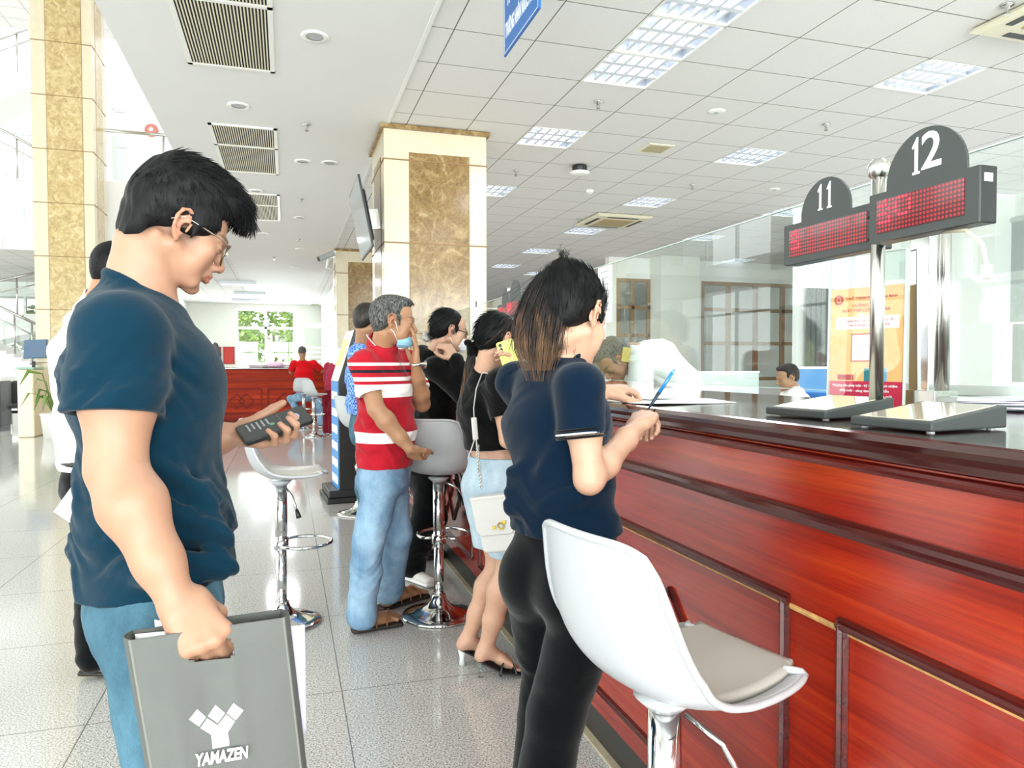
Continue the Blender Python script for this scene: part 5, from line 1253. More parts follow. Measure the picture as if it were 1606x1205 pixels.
# ------------------------------------------------------------ the man in the navy T-shirt
SKIN=skin_mat('skin_light_warm','aa826a'); SKIN2=skin_mat('skin_tan','a67c5e'); SKIN3=skin_mat('skin_fair','c49c84')
M['navy_tee']=cloth('navy_jersey','0a2a3a',.8,.1,wb=.25); M['jeans_mid']=denim('mid_blue_denim','2c4a5a','587f92')
M['hair_black']=hair_mat('black_hair','050506','121314',rough=.55,spec=.18); 
def person(label,loc,group=None): return empty('person',loc,label,'person',group)
def man_navy():
    dz=1.30
    C=at(280,360,1.33); az=.36; Rm=head_frame(az,math.radians(26),math.radians(2)); HS=.85
    nb=at(214,474,1.31); ch=at(229,590,1.31); wa=at(243,770,1.31); pe=at(248,900,1.30)
    f=V(math.cos(.17),math.sin(.17),0); r=V(math.sin(.17),-math.cos(.17),0)
    shR=at(190,520,1.12); shL=at(244,525,1.53)
    elR=at(182,735,1.09); wrR=at(276,940,1.06)
    elL=at(296,700,1.63)
    PX=nrm(.0434*_R-.0318*_U-.052*_F); PY=nrm(.1187*_R+.055*_U+.0886*_F); PY=nrm(PY-PX*(PX@PY)); PZ=np.cross(PX,PY); pc=at(431,667,1.65)
    wrL=at(364,679,1.66); wrL=wrL-PZ*((wrL-pc)@PZ+.026)
    e=person('man in a navy T-shirt and jeans at left, looking down at his phone',(pe[0],pe[1],0))
    s=Sdf()
    # trunk under the clothes
    s.ecap(pe,wa,(.15,.105),(.135,.10),r,.03); s.ecap(wa,ch,(.135,.10),(.15,.105),r,.03); s.ecap(ch,nb-V(0,0,.03),(.15,.105),(.09,.07),r,.03)
    hd=C+Rm@V(0,-.034,-.052)
    s.ecap(nb-V(0,0,.05),nb+(hd-nb)*.5,(.056,.056),(.048,.051),r,.03); s.ecap(nb+(hd-nb)*.4,hd,(.048,.051),(.049,.054),r,.02)
    s.cap(C+Rm@V(.05,-.035,-.04),nb+f*.055-V(0,0,.045)-r*.01,.012,.014,.02)
    s.cap(nb-V(0,0,.055),shR-V(0,0,.03),.036,.045,.03); s.cap(nb-V(0,0,.055),shL-V(0,0,.03),.036,.045,.03)
    add_arm(s,shR-V(0,0,.015),elR,wrR,1.0,1.08); add_arm(s,shL,elL,wrL,.98,1.0)
    add_head(s,C,Rm,HS,True,1.1,.82)
    # right hand hooked through the bag handle
    d=at(322,1003,1.045)-wrR
    tipsR,knR=add_hand(s,wrR-nrm(d)*.004,d,at(300,960,.9)-at(300,985,1.06),True,curl=((62,70,40),(64,72,40),(66,74,40),(68,76,40)),thumb=((.75,.35,-.55),(.6,-.25,-.75),(.4,-.5,-.7)),sc=.95)
    # left hand under the phone
    d2=PX*.66+PY*.75
    tipsL,knL=add_hand(s,wrL,d2,-PZ,False,curl=((4,62,58),(6,64,58),(8,66,58),(10,68,58)),thumb=((.55,.85,-.12),(.72,.66,-.30),(.80,.5,-.35)),sc=1.0,spread=.08)
    vs,F=sdf_mesh(s,.0034)
    col=face_colour(vs,C,Rm,HS)
    for p,v in tipsR+tipsL:          # paler nails and redder fingertips
        dd=np.sqrt(((vs-p)**2).sum(1)); w=sst(.022,.006,dd)[:,None]*.35; col=col*(1-w)+np.array((1.0,.82,.78))*w
    # short fading stubble of the hairline at nape and temple
    q=(vs-C)@Rm/HS; fade=sst(-.050,-.005,q[:,2]+.25*np.minimum(q[:,1]+.05,.0))*sst(.045,.020,q[:,1])*(np.abs(q[:,0])>.02)*(np.abs(q[:,0])<.076)
    fade=np.maximum(fade,sst(-.085,-.035,q[:,2])*sst(-.035,-.065,q[:,1])); fade*=(np.abs(q[:,0])<.078)
    ear=((np.abs(q[:,0])>.070)&(q[:,1]<.016)&(q[:,1]>-.04)&(np.abs(q[:,2])<.05)); fade=np.where(ear,0,fade)
    col=col*(1-.72*fade[:,None])+np.array((.10,.10,.10))*.72*fade[:,None]
    np_mesh('body',vs,F,SKIN,e,col=col)
    # hair
    h=Sdf(); Lh=lambda x,y,z:C+Rm@(V(x,y,z)*HS)
    h.ell(Lh(0,-.024,.050),(.072,.084,.078),Rm,.02)
    h.ell(Lh(0,-.005,.104),(.060,.080,.050),Rm,.025); h.ell(Lh(0,.045,.104),(.046,.048,.038),Rm,.02)
    h.chain([Lh(-.02,.075,.100),Lh(0,.104,.088)],[.026,.017],.02); h.chain([Lh(.025,.07,.100),Lh(.02,.108,.090)],[.026,.015],.02); h.sph(Lh(.008,.113,.083),.011,.016)
    h.ell(Lh(0,-.078,.0),(.054,.028,.060),Rm,.03)
    for x in (-1,1): h.ell(Lh(x*.058,.024,.035),(.018,.032,.032),Rm,.015); h.cap(Lh(x*.069,.021,.012),Lh(x*.0705,.017,-.016),.0085,.004,.008)
    h.ell(Lh(0,.090,.018),(.050,.035,.043),Rm,.012,'s')
    for x in (-1,1): h.ell(Lh(x*.085,-.012,-.022),(.019,.023,.031),Rm,.008,'s')
    h.ell(Lh(0,-.070,-.035),(.046,.027,.042),Rm,.02); h.plane(Lh(0,-.075,-.078),Rm@V(0,.5,-1),.01)
    def hd_disp(P):
        Q=(P-C)@Rm; return (.0022*np.sin(Q[:,0]*190+Q[:,1]*70+3*np.sin(Q[:,2]*60))*np.sin(Q[:,1]*60+Q[:,0]*90)).astype(np.float32)
    h.disp=hd_disp
    hv,hF=sdf_mesh(h,.0045); hn=vnormals(hv,hF)
    Q=(hv-C)@Rm; ok=np.nonzero((Q[:,2]>.02))[0]
    rg=np.random.RandomState(3); idx=rg.choice(ok,2600)
    def flow(P,N):
        q=(P-C)@Rm; top=sst(.05,.10,q[:,2])
        d=np.stack([.25*np.sign(q[:,0])*np.ones(len(q)),.35+1.1*top+0*q[:,1],-1.0+1.15*top-1.4*sst(.06,.13,q[:,1])],1)
        d=d@Rm.T; return d-N*(d*N).sum(1)[:,None]*.85
    L=.014+.024*sst(.04,.10,Q[idx][:,2])
    sv,sF=strands(hv,hn,idx,flow,L,.0009,2,.10)
    np_mesh('hair',*join((hv,hF),(sv,sF)),M['hair_black'],e)
    # T-shirt
    cn0=nrm(f*.50+V(0,0,.86)); ne=at(219,452,1.31); g=Sdf()
    p0=pe-V(0,0,.04)
    g.ecap(p0,wa-V(0,0,.04),(.172,.128),(.164,.119),r,.04,end=.6); g.ecap(wa-V(0,0,.06),ch,(.160,.114),(.175,.118),r,.05); g.ecap(ch-V(0,0,.02),nb-V(0,0,.055),(.175,.118),(.115,.084),r,.05)
    g.ell(ch+f*.045-V(0,0,.03),(.12,.07,.10),np.stack([r,f,V(0,0,1)],1),.05); g.ell(ch-f*.055+V(0,0,.03),(.14,.06,.12),np.stack([r,f,V(0,0,1)],1),.05)
    g.cap(nb-V(0,0,.05),shR-V(0,0,.012),.062,.064,.04); g.cap(nb-V(0,0,.05),shL-V(0,0,.012),.062,.064,.04)
    # loose cloth gathered over the belly and the hem
    for a,b,ra in (((318,770,1.22),(345,832,1.2),.02),((330,850,1.2),(350,892,1.19),.022),((300,905,1.17),(350,893,1.19),.016),((250,860,1.14),(330,880,1.18),.014),((150,850,1.2),(230,900,1.13),.016),((145,780,1.22),(225,850,1.14),.014),((230,720,1.16),(320,765,1.2),.012)): g.cap(at(*a),at(*b),ra,ra*.8,.03)
    ng=Sdf(); ne=at(217,453,1.31); ng.cap(nb-V(0,0,.05),ne+cn0*.01,.078,.062,.02); ng.plane(ne,cn0,.003); ng.cap(ne-cn0*.012,ne+cn0*.05,.053,.053,.003,'s'); g.sub(ng,.03)
    hem=at(245,950,1.13)
    w=wrinkle(-.0085,46,[(.5,.2,1),(-.7,.3,1),(.25,.8,1)],.03,lambda P:.35+.65*np.exp(-((P[:,2]-1.0)/.12)**2)+.4*np.exp(-((P[:,2]-1.27)/.05)**2),2)
    g.noise(w); g.plane(hem,V(.10,-.04,-1),.004)
    sl=Sdf(); d_=nrm(elR-shR); ee=at(176,650,1.10); sl.cap(shR-V(0,0,.012),ee+d_*.04,.069,.071,.01); sl.noise(w); sl.plane(ee,d_,.004); sl.cap(ee-d_*.010,ee+d_*.06,.054,.056,.003,'s')
    g.sub(sl,.025); g.sub(sleeve(shL-V(0,0,.01),elL,.72,.066,.066,w),.025)
    tv,tF=sdf_mesh(g,.0036); np_mesh('t_shirt',tv,tF,M['navy_tee'],e)
    MB().tube([ne-cn0*.003+np.stack([r,nrm(np.cross(cn0,r))],1)@V(.0575*math.cos(a),.0575*math.sin(a)) for a in np.linspace(0,2*PI,32)[:-1]],.0075,10,closed=True,flat=1.3).build('collar',M['navy_tee'],e,smooth=True,world=True)
    # jeans
    j=Sdf(); hipR=pe+r*.092-V(0,0,.05); hipL=pe-r*.092-V(0,0,.05)
    kR=V(hipR[0]+.035,hipR[1]-.0,.47); kL=V(hipL[0]+.02,hipL[1]+.02,.47); aR=V(kR[0]-.03,kR[1],.09); aL=V(kL[0]-.06,kL[1]+.02,.09)
    j.ecap(pe+V(0,0,.10),pe-V(0,0,.05),(.138,.098),(.150,.108),r,.03); j.ell(pe-f*.035-V(0,0,.06),(.12,.072,.10),np.stack([r,f,V(0,0,1)],1),.05)
    for a,b,c in ((hipR,kR,aR),(hipL,kL,aL)): j.chain([a,b,c],[.094,.072,.066],.03); j.plane(V(0,0,.035),V(0,0,-1),.004) if c is aL else None
    j.plane(pe+V(0,0,.09),V(0,0,1),.004)
    j.disp=wrinkle(-.006,30,[(.3,.2,1),(-.5,.1,1)],.03,lambda P:.4+.6*np.exp(-((P[:,2]-.5)/.12)**2)+.8*np.exp(-((P[:,2]-.15)/.1)**2),5)
    jo=garment('jeans',j,.006,M['jeans_mid'],e)
    # shoes
    for a in (aR,aL):
        q=Sdf(); b=V(a[0],a[1],0); q.ell(b+V(.0,0,.05),(.05,.04,.05),None,.02); q.ecap(b+V(-.02,0,.035),b+f*.17+V(0,0,.03),(.036,.035),(.04,.028),r,.03); q.plane(V(0,0,.004),V(0,0,-1),.004)
        garment('shoe',q,.006,M['black_plastic'],e)
    # spectacles
    sp_=empty('glasses',C+Rm@V(0,.1,0)); sp_.parent=e; bpy.context.view_layer.update(); sp_.matrix_parent_inverse=wmat(e).inverted()
    Lg=lambda x,y,z:C+Rm@(V(x,y,z)*HS)
    for x in (-1,1):
        ring=[Lg(x*.034+.0245*math.cos(a)*(1 if abs(math.cos(a))<.9 else 1),.103-.35*max(0,abs(x*.034+.0245*math.cos(a))-.03),-.008+.0215*(math.sin(a)+.12*math.sin(a)**3)) for a in np.linspace(0,2*PI,33)[:-1]]
        MB().tube(ring,.0016,8,closed=True).build('rim',mat('bronze_rim' if x<0 else 'bronze_rim_','6b5a48',.25,metal=.8),sp_,smooth=True,world=True)
        c0=np.mean(ring,0); MB().add([c0]+ring,[(0,k+1,(k+1)%32+1) for k in range(32)]).build('lens',M['pane'],sp_,world=True)
        MB().tube([Lg(x*.057,.096,.005),Lg(x*.072,.075,.010),Lg(x*.0785,.02,.012),Lg(x*.080,-.012,.013),Lg(x*.077,-.032,-.004)],.0013,8).build('temple_arm',mat('silver_temple' if x<0 else 'silver_temple_','b9b2a6',.2,metal=1),sp_,smooth=True,world=True)
    MB().tube([Lg(-.010,.104,-.003),Lg(0,.109,.0),Lg(.010,.104,-.003)],.0014,8).build('bridge',bpy.data.materials['silver_temple'],sp_,smooth=True,world=True)
    return e,pc,PX,PY
MAN=man_navy()
# ------------------------------------------------------------ tote bag, phone and papers of the man in navy
M['bag']=cloth('grey_nonwoven','676966',.85,.05,weave=900,wb=.3)
M['bag_dark']=cloth('grey_nonwoven_back','5c5e5b',.85,.05,weave=900,wb=.3)
def make_bag():
    TL,TR=at(203,1004,1.005),at(445,968,1.085); BL,BR=at(262,1345,1.02),at(490,1360,1.12)
    nF=nrm(np.cross(TR-TL,BL-TL)); nF=nF if nF@(np.array([0,0,EYE])-TL)>0 else -nF      # towards the camera
    e=empty('tote_bag',((TL+TR+BL+BR)/4)*V(1,1,0)+V(0,0,BL[2]),'grey fabric tote bag with a white tree-shaped emblem, held by the man in navy','bag')
    W=np.linalg.norm(TR-TL)
    def S(u,v,k=0): 
        p=(TL*(1-u)+TR*u)*(1-v)+(BL*(1-u)+BR*u)*v
        fold=.004*math.sin(7*u+1)*math.sin(2.2*v+.3)+.004*math.exp(-((u-.22)/.05)**2)*v+.003*math.exp(-((u-.62)/.06)**2)*math.exp(-((v-.3)/.3)**2)-.004*math.exp(-((u-.43)/.1)**2)*math.exp(-((v-.28)/.12)**2)
        return p+nF*(fold+.012*math.sin(PI*min(1,v*1.1))*math.sin(PI*u)-k)
    # front panel with a slot for the hand: u .33-.63, v .035-.105
    NU,NV=60,60; u0,u1,v0,v1=.335,.640,.045,.128
    def panel(name,k,slot,m):
        vs=[];fs=[];id_={}
        us=sorted(set(list(np.linspace(0,1,NU))+([u0,u1] if slot else []))); vv=sorted(set(list(np.linspace(0,1,NV))+([v0,v1] if slot else [])))
        for i,u in enumerate(us):
            for j,v in enumerate(vv): id_[i,j]=len(vs); vs.append(S(u,v,k))
        for i in range(len(us)-1):
            for j in range(len(vv)-1):
                u=(us[i]+us[i+1])/2; v=(vv[j]+vv[j+1])/2
                if slot:
                    x=(u-(u0+u1)/2)/((u1-u0)/2); y=(v-(v0+v1)/2)/((v1-v0)/2)
                    if abs(x)**4+abs(y)**4<1: continue
                fs.append((id_[i,j],id_[i+1,j],id_[i+1,j+1],id_[i,j+1]))
        o=MB().add(vs,fs).build(name,m,e,smooth=True,world=True); so=o.modifiers.new('thickness','SOLIDIFY'); so.thickness=.0025; return o
    fp=panel('front_panel',0,True,M['bag']); bp=panel('back_panel',.045,True,M['bag_dark'])
    # gussets
    for u in (0,1):
        P=[[S(u,v,.045*w+ (0))+ (TR-TL)/W*(.010*math.sin(PI*w)*(1 if u else -1)) for w in np.linspace(0,1,7)] for v in np.linspace(0,1,30)]
        o=MB().grid(P).build('gusset',M['bag_dark'],e,smooth=True,world=True); o.modifiers.new('thickness','SOLIDIFY').thickness=.002
    P=[[S(u,1,.045*w) for w in np.linspace(0,1,5)] for u in np.linspace(0,1,20)]; MB().grid(P).build('bottom',M['bag_dark'],e,smooth=True,world=True)
    # seams: hem line under the top, rolled side edges, slot stitching
    MB().tube([S(u,.165,-.0018) for u in np.linspace(0,1,40)],.0007,5).build('hem_seam',mat('seam_grey','777a76',.9),e,smooth=True,world=True)
    for u in (0.004,.996): MB().tube([S(u,v,-.001) for v in np.linspace(0,1,40)],.0024,6).build('edge_piping',mat('edge_grey_%d'%(u*1000),'73756f',.9),e,smooth=True,world=True)
    # emblem and lettering, in the front panel's own u,v
    Hh=np.linalg.norm(BL-TL)
    def put(poly,name):
        # px outline measured on the photo -> u,v on the panel
        out=[]
        for x,y in poly:
            d=_ray(x,y); u,v=.5,.6
            for _ in range(12):
                p=(TL*(1-u)+TR*u)*(1-v)+(BL*(1-u)+BR*u)*v; q=p-_C; w=q@_F; px=np.array((803+FPX*(q@_R)/w,602.5-FPX*(q@_U)/w))
                def f_(u,v):
                    p=(TL*(1-u)+TR*u)*(1-v)+(BL*(1-u)+BR*u)*v; q=p-_C; w=q@_F; return np.array((803+FPX*(q@_R)/w,602.5-FPX*(q@_U)/w))
                J=np.stack([(f_(u+1e-4,v)-px)/1e-4,(f_(u,v+1e-4)-px)/1e-4],1); du=np.linalg.solve(J,np.array((x,y))-px); u+=du[0]; v+=du[1]
            out.append((u,v))
        return out
    def patch(uv,name):
        # fill the outline with a fine strip mesh that follows the cloth
        n=14; a,b,c,d=[np.array(q) for q in uv]; P=[[None]*n for _ in range(n)]
        for i in range(n):
            for j in range(n):
                s_,t_=i/(n-1),j/(n-1); u,v=(a*(1-s_)+b*s_)*(1-t_)+(d*(1-s_)+c*s_)*t_; P[i][j]=S(u,v,-.0032)
        return P
    o0=lambda x,y:(230+x*270/1142,920+y*285/1205)
    shr=lambda q:[(sum(p[0] for p in q)/4+(x-sum(p[0] for p in q)/4)*.93,sum(p[1] for p in q)/4+(y-sum(p[1] for p in q)/4)*.93) for x,y in q]
    m=MB()
    for q in (((335,793),(397,850),(349,910),(278,860)),((456,770),(522,823),(470,892),(402,845)),((573,750),(643,797),(588,868),(527,823))): m.grid(patch(put([o0(*k) for k in shr(q)],''),''))
    for q in (((402,858),(470,903),(428,962),(357,917)),((470,903),(527,832),(583,873),(536,948)),((428,962),(470,903),(536,948),(545,1000)),((428,962),(545,1000),(546,1033),(438,1053))): m.grid(patch(put([o0(*k) for k in q],''),''))
    m.build('emblem',M['white_ink'],fp,smooth=True,world=True)
    # word mark
    (ua,va),(ub,vb),(uc,vc)=put([o0(325,1120),o0(670,1063),o0(325,1150)],'')
    p0=S(ua,va,-.0030); p1=S(ub,vb,-.0030); X=nrm(p1-p0); Y=nrm(np.cross(nF,X)); 
    text_mesh('lettering','YAMAZEN',.0235,np.stack([X,Y,nF],1),(p0+p1)/2+nF*.006,M['white_ink'],fp,world=True,bold=.0008,width=np.linalg.norm(p1-p0),depth=.0004)
    return e,S,nF
BAG,BS,BN=make_bag()
# papers that stick out of the bag
def bent_sheet(name,P,m,lab,cat='paper',grp=None):
    o=MB().grid(P).build(name,m,smooth=True); o.modifiers.new('thickness','SOLIDIFY').thickness=.001; return tag(o,lab,cat,grp)
def quad(a,b,c,d,n=10,bow=0,nn=V(0,0,0)):
    return [[(a*(1-s)+b*s)*(1-t)+(d*(1-s)+c*s)*t+nn*bow*math.sin(PI*s)*math.sin(PI*t) for t in np.linspace(0,1,n)] for s in np.linspace(0,1,n)]
bent_sheet('paper_sheet',quad(at(430,985,1.13),at(478,980,1.135),at(480,1150,1.15),at(436,1170,1.15),bow=.004,nn=BN),M['paper_lilac'],'lilac-white sheets sticking out of the right side of the tote bag','paper','papers in the tote bag')
bent_sheet('paper_sheet',quad(at(440,992,1.138),at(475,987,1.14),at(472,1156,1.155),at(446,1172,1.155),bow=.006,nn=BN),M['paper'],'second sheet just behind the lilac ones at the right of the tote bag','paper','papers in the tote bag')
bent_sheet('paper_sheet',quad(at(243,972,1.07),at(300,985,1.07),at(305,1100,1.07),at(250,1100,1.07),bow=.004,nn=BN),M['paper'],'white paper peeking out of the tote bag left of the fist','paper','papers in the tote bag')
bent_sheet('paper_sheet',quad(at(212,995,1.04),at(262,990,1.045),at(280,1110,1.045),at(225,1110,1.04),bow=.004,nn=BN),M['paper'],'white folded paper at the left top edge of the tote bag','paper','papers in the tote bag')
bent_sheet('paper_sheet',quad(at(300,990,1.068),at(372,985,1.08),at(372,1120,1.08),at(300,1120,1.07),bow=.004,nn=BN),M['paper_lilac'],'lilac paper inside the tote bag seen through the handle slot','paper','papers in the tote bag')
def phone(name,lab,c,X,Y,w,l,t,case,screen,marks=True,cam_=False):
    # X across the width, Y along the length, Z out of the screen
    X=nrm(X); Y=nrm(np.asarray(Y)-X*(np.asarray(Y)@X)); Z=np.cross(X,Y); A=np.stack([X,Y,Z],1); c=np.asarray(c,float)
    e=empty(name,c,lab,'phone')
    def rr(w,l,r,z0,z1,nm,m,par):
        pts=[]
        for cx,cy,a0 in ((w/2-r,l/2-r,0),(-w/2+r,l/2-r,PI/2),(-w/2+r,-l/2+r,PI),(w/2-r,-l/2+r,PI*1.5)):
            for k in range(7): a=a0+PI/2*k/6; pts.append((cx+r*math.cos(a),cy+r*math.sin(a)))
        return MB().prism(pts,z0,z1,A,c).build(nm,m,par,world=True,bevel=.0012)
    b=rr(w,l,.009,-t/2,t/2,'case',case,e)
    sc=rr(w-.006,l-.006,.007,t/2-.0004,t/2+.0003,'screen',screen,e)
    if marks:
        k=MB(); rg=random.Random(4)
        for q in range(5): y=-l*.36+q*.011; k.box(-w*.38,-w*.38+w*rg.uniform(.3,.7),y,y+.004,t/2+.0002,t/2+.0006,A,c)
        k.box(-w*.38,w*.38,l*.10,l*.103,t/2+.0002,t/2+.0006,A,c); k.build('screen_text',mat('screen_text_grey','8d8f8f',.4),sc,world=True)
        k=MB(); k.lathe([(.001,0),(w*.2,0),(w*.2,.0005),(.001,.0005)],20,c+A@V(.0,l*.27,t/2+.0002),A); k.build('screen_icon',mat('screen_icon_lilac','a79db2',.4),sc,world=True)
        k=MB(); k.lathe([(.001,0),(w*.07,0),(w*.07,.0005),(.001,.0005)],16,c+A@V(.0,-.005,t/2+.0002),A); k.build('screen_icon',mat('screen_icon_green','5f8f66',.4),sc,world=True)
    if cam_:
        k=MB()
        for q in range(3): k.lathe([(.001,0),(.0062,0),(.0062,.002),(.001,.002)],18,c+A@V(w*.28,l*.40-q*.0165,-t/2-.002),A)
        k.build('camera_lens',M['black_plastic'],b,world=True)
        k=MB()
        for q in range(3): k.tube([c+A@V(w*.28+.0066*math.cos(a),l*.40-q*.0165+.0066*math.sin(a),-t/2-.001) for a in np.linspace(0,2*PI,17)[:-1]],.0009,5,closed=True)
        k.build('lens_ring',M['chrome'],b,world=True)
    return e
M['screen_dark']=mat('phone_screen_dark','2a2d2c',.06,emit=.12,ecol='585c5a')
phone('smartphone','black smartphone lying in the palm of the man in navy',MAN[1],MAN[2],MAN[3],.076,.158,.010,M['black_plastic'],M['screen_dark'])
# ------------------------------------------------------------ the other people
M['navy_polo']=cloth('navy_pique','06192b',.8,.12,wb=.22); M['black_trouser']=cloth('black_trouser_cloth','06080a',.75,.15,wb=.2); M['black_cotton']=cloth('black_cotton','0c0c0c',.85,.15,wb=.3)
M['hair_brown_tips']=None
def pony_mat(name,stops):
    # dyed lengths: darker at the head, brown streaks lower down (object height)
    m=bpy.data.materials.new(name); m.use_nodes=True; t=NT(m); p=t.n['Principled BSDF']
    v=t.coords(scale=(70,70,5)); n=t.noise(v,2.2,3,.6); n2=t.noise(t.coords(scale=(28,28,2.5)),2,2)
    o=t.sep(t.coords()); z=t.math('MULTIPLY_ADD',o['Z'],-1/(stops[0]-stops[1]),stops[0]/(stops[0]-stops[1]))
    f=t.math('ADD',t.math('MULTIPLY',n,.55),t.math('MULTIPLY',n2,.75)); f=t.math('ADD',f,t.math('MULTIPLY',t.math('MINIMUM',z,1.0),.55)); 
    t.link(t.ramp(f,[(.70,'0a0807'),(.86,'2a1a12'),(1.0,'66492f')]),p.inputs['Base Color']); p.inputs['Roughness'].default_value=.42; p.inputs['Specular IOR Level'].default_value=.35
    return m
def torso(s,pe,wa,ch,nb,rp,rc,wp,ww,wc,wn,k=.04):
    s.ecap(pe,wa,wp,ww,rp,k,end=.6); s.ecap(wa,ch,ww,wc,rc,k); s.ecap(ch,nb,wc,wn,rc,k)
def woman_polo():
    d0=1.72; az=.42
    f=V(math.cos(az),math.sin(az),0); r=V(math.sin(az),-math.cos(az),0)
    C=at(897,498,1.73); Rm=head_frame(az+.12,math.radians(24),math.radians(-4)); HS=.95
    nb=at(873,550,1.75); ch=at(868,662,1.74); wa=at(884,770,1.72); pe=at(886,862,1.70)
    shR=at(909,605,1.60); shL=at(812,600,1.89); elR=at(924,752,1.585); wrR=at(1001,668,1.80); elL=at(880,700,2.02); wrL=at(947,614,2.17)
    e=person('woman in a navy polo shirt with a high ponytail, writing at the counter',(pe[0],pe[1],0))
    s=Sdf(); torso(s,pe-V(0,0,.03),wa,ch,nb,r,r,(.12,.08),(.10,.075),(.115,.075),(.06,.05))
    hd=C+Rm@V(0,-.028,-.055)
    s.ecap(nb-V(0,0,.03),hd,(.055,.055),(.046,.049),r,.025)
    s.cap(nb-V(0,0,.05),shR-V(0,0,.012),.034,.04,.03); s.cap(nb-V(0,0,.05),shL-V(0,0,.012),.034,.04,.03)
    add_arm(s,shR,elR,wrR,.78,1.0); add_arm(s,shL,elL,wrL,.84,1.0)
    add_head(s,C,Rm,HS,False,.85,.8)
    # writing hand: thumb and two fingers close on the pen
    dR=at(1030,628,1.985)-wrR
    tR,kR=add_hand(s,wrR,dR,V(-.45,-.35,.82),True,curl=((48,58,30),(52,60,34),(58,66,38),(62,70,40)),thumb=((.7,.55,-.4),(.85,.1,-.5),(.85,-.2,-.5)),sc=.9)
    dL=at(1000,606,2.27)-wrL
    tL,kL=add_hand(s,wrL,dL,V(-.2,-.25,.95),False,curl=((22,28,15),(20,26,15),(20,26,15),(22,26,15)),thumb=((.75,.55,-.35),(.95,.2,-.25),(.98,.05,-.2)),sc=.9)
    vs,F=sdf_mesh(s,.0036); col=face_colour(vs,C,Rm,HS,lip=(.85,.5,.5),flush=.1)
    np_mesh('body',vs,F,SKIN3,e,col=col)
    # polo shirt
    g=Sdf(); p0=pe+V(0,0,.01)
    torso(g,p0,wa,ch,nb-V(0,0,.05),r,r,(.158,.114),(.124,.094),(.138,.094),(.085,.065),.05)
    g.ell(ch+f*.06-V(0,0,.01),(.105,.075,.075),np.stack([r,f,V(0,0,1)],1),.05)
    for sh in (shR,shL): g.cap(nb-V(0,0,.075),sh-V(0,0,.004),.048,.050,.04)
    wk=wrinkle(-.006,44,[(.4,.3,1),(-.6,.2,1),(.2,-.7,1)],.03,lambda P:.3+.8*np.exp(-((P[:,2]-.98)/.09)**2)+.25*np.exp(-((P[:,2]-1.2)/.06)**2),4)
    ax=nrm(elR-shR); sl=Sdf(); ee=at(910,683,1.59); sl.cap(shR-V(0,0,.005),ee+ax*.04,.054,.053,.01); sl.noise(wk); sl.plane(ee,ax,.004); sl.cap(ee-ax*.01,ee+ax*.06,.040,.041,.003,'s')
    subs=[sl,sleeve(shL,elL,.6,.056,.058,wk)]
    for a,b,ra in (((800,740,1.7),(900,790,1.6),.010),((796,770,1.7),(930,800,1.62),.012),((800,800,1.7),(940,830,1.64),.012),((850,690,1.66),(800,760,1.72),.010),((880,690,1.62),(850,740,1.64),.008),((910,780,1.6),(950,800,1.7),.016)): g.cap(at(*a),at(*b),ra,ra*.7,.03)
    nd=nrm(hd-nb); ng=Sdf(); ng.cap(nb-V(0,0,.04),nb+nd*.05,.062,.060,.015); ng.plane(nb+nd*.035,nrm(nd+f*.25),.004); ng.cap(nb+nd*.02,nb+nd*.09,.050,.050,.003,'s')
    hem=at(870,834,1.68); g.noise(wk); g.plane(hem,V(.05,0,-1),.004)
    for q in subs: g.sub(q,.02)
    g.sub(ng,.03)
    tv,tF=sdf_mesh(g,.0040); po=np_mesh('polo_shirt',tv,tF,M['navy_polo'],e)
    # white and black ribbing of the cuff
    for off,rr,mm in ((-.004,.0525,'white_ink'),(-.012,.0525,'black_cotton'),(.004,.0520,'black_cotton')):
        c=ee+ax*off; u=nrm(np.cross(ax,V(0,0,1))); w=np.cross(ax,u)
        MB().tube([c+u*rr*math.cos(a)+w*rr*math.sin(a) for a in np.linspace(0,2*PI,48)[:-1]],.0022 if mm=='white_ink' else .0030,8,closed=True).build('cuff_stripe',M[mm],po,smooth=True,world=True)
    # folded collar
    cg=Sdf(); cg.cap(nb-V(0,0,.02),nb+nd*.055,.070,.060,.01); cg.cap(nb-nd*.03,nb+nd*.09,.056,.051,.003,'s'); cg.plane(nb+nd*.050,nd,.003); cg.plane(nb-nd*.005-f*.01,-nd,.003); garment('collar',cg,.0035,M['navy_polo'],e)
    # trousers
    j=Sdf(); hR=pe+r*.085-V(0,0,.09); hL=pe-r*.085-V(0,0,.09)
    kR=at(872,1010,1.66); kL=at(858,1040,1.80); aR=V(*(at(826,1180,1.66)[:2]),.10); aL=V(*(at(836,1160,1.84)[:2]),.10)
    kR=V(kR[0],kR[1],.50); kL=V(kL[0],kL[1],.50)
    j.ecap(pe+V(0,0,.07),pe-V(0,0,.06),(.130,.096),(.142,.106),r,.03); 
    for q in (-1,1): j.ell(pe-f*.05+r*q*.065-V(0,0,.07),(.078,.074,.092),np.stack([r,f,V(0,0,1)],1),.03)
    j.chain([hR,kR,aR],[.088,.062,.075],.03); j.chain([hL,kL,aL],[.088,.062,.075],.03)
    j.plane(pe+V(0,0,.055),V(0,0,1),.004); j.plane(V(0,0,.02),V(0,0,-1),.004)
    j.disp=wrinkle(-.005,30,[(.3,.2,1),(-.5,.1,1)],.03,lambda P:.35+.8*np.exp(-((P[:,2]-.55)/.12)**2)+.5*np.exp(-((P[:,2]-.78)/.05)**2),6)
    garment('trousers',j,.005,M['black_trouser'],e)
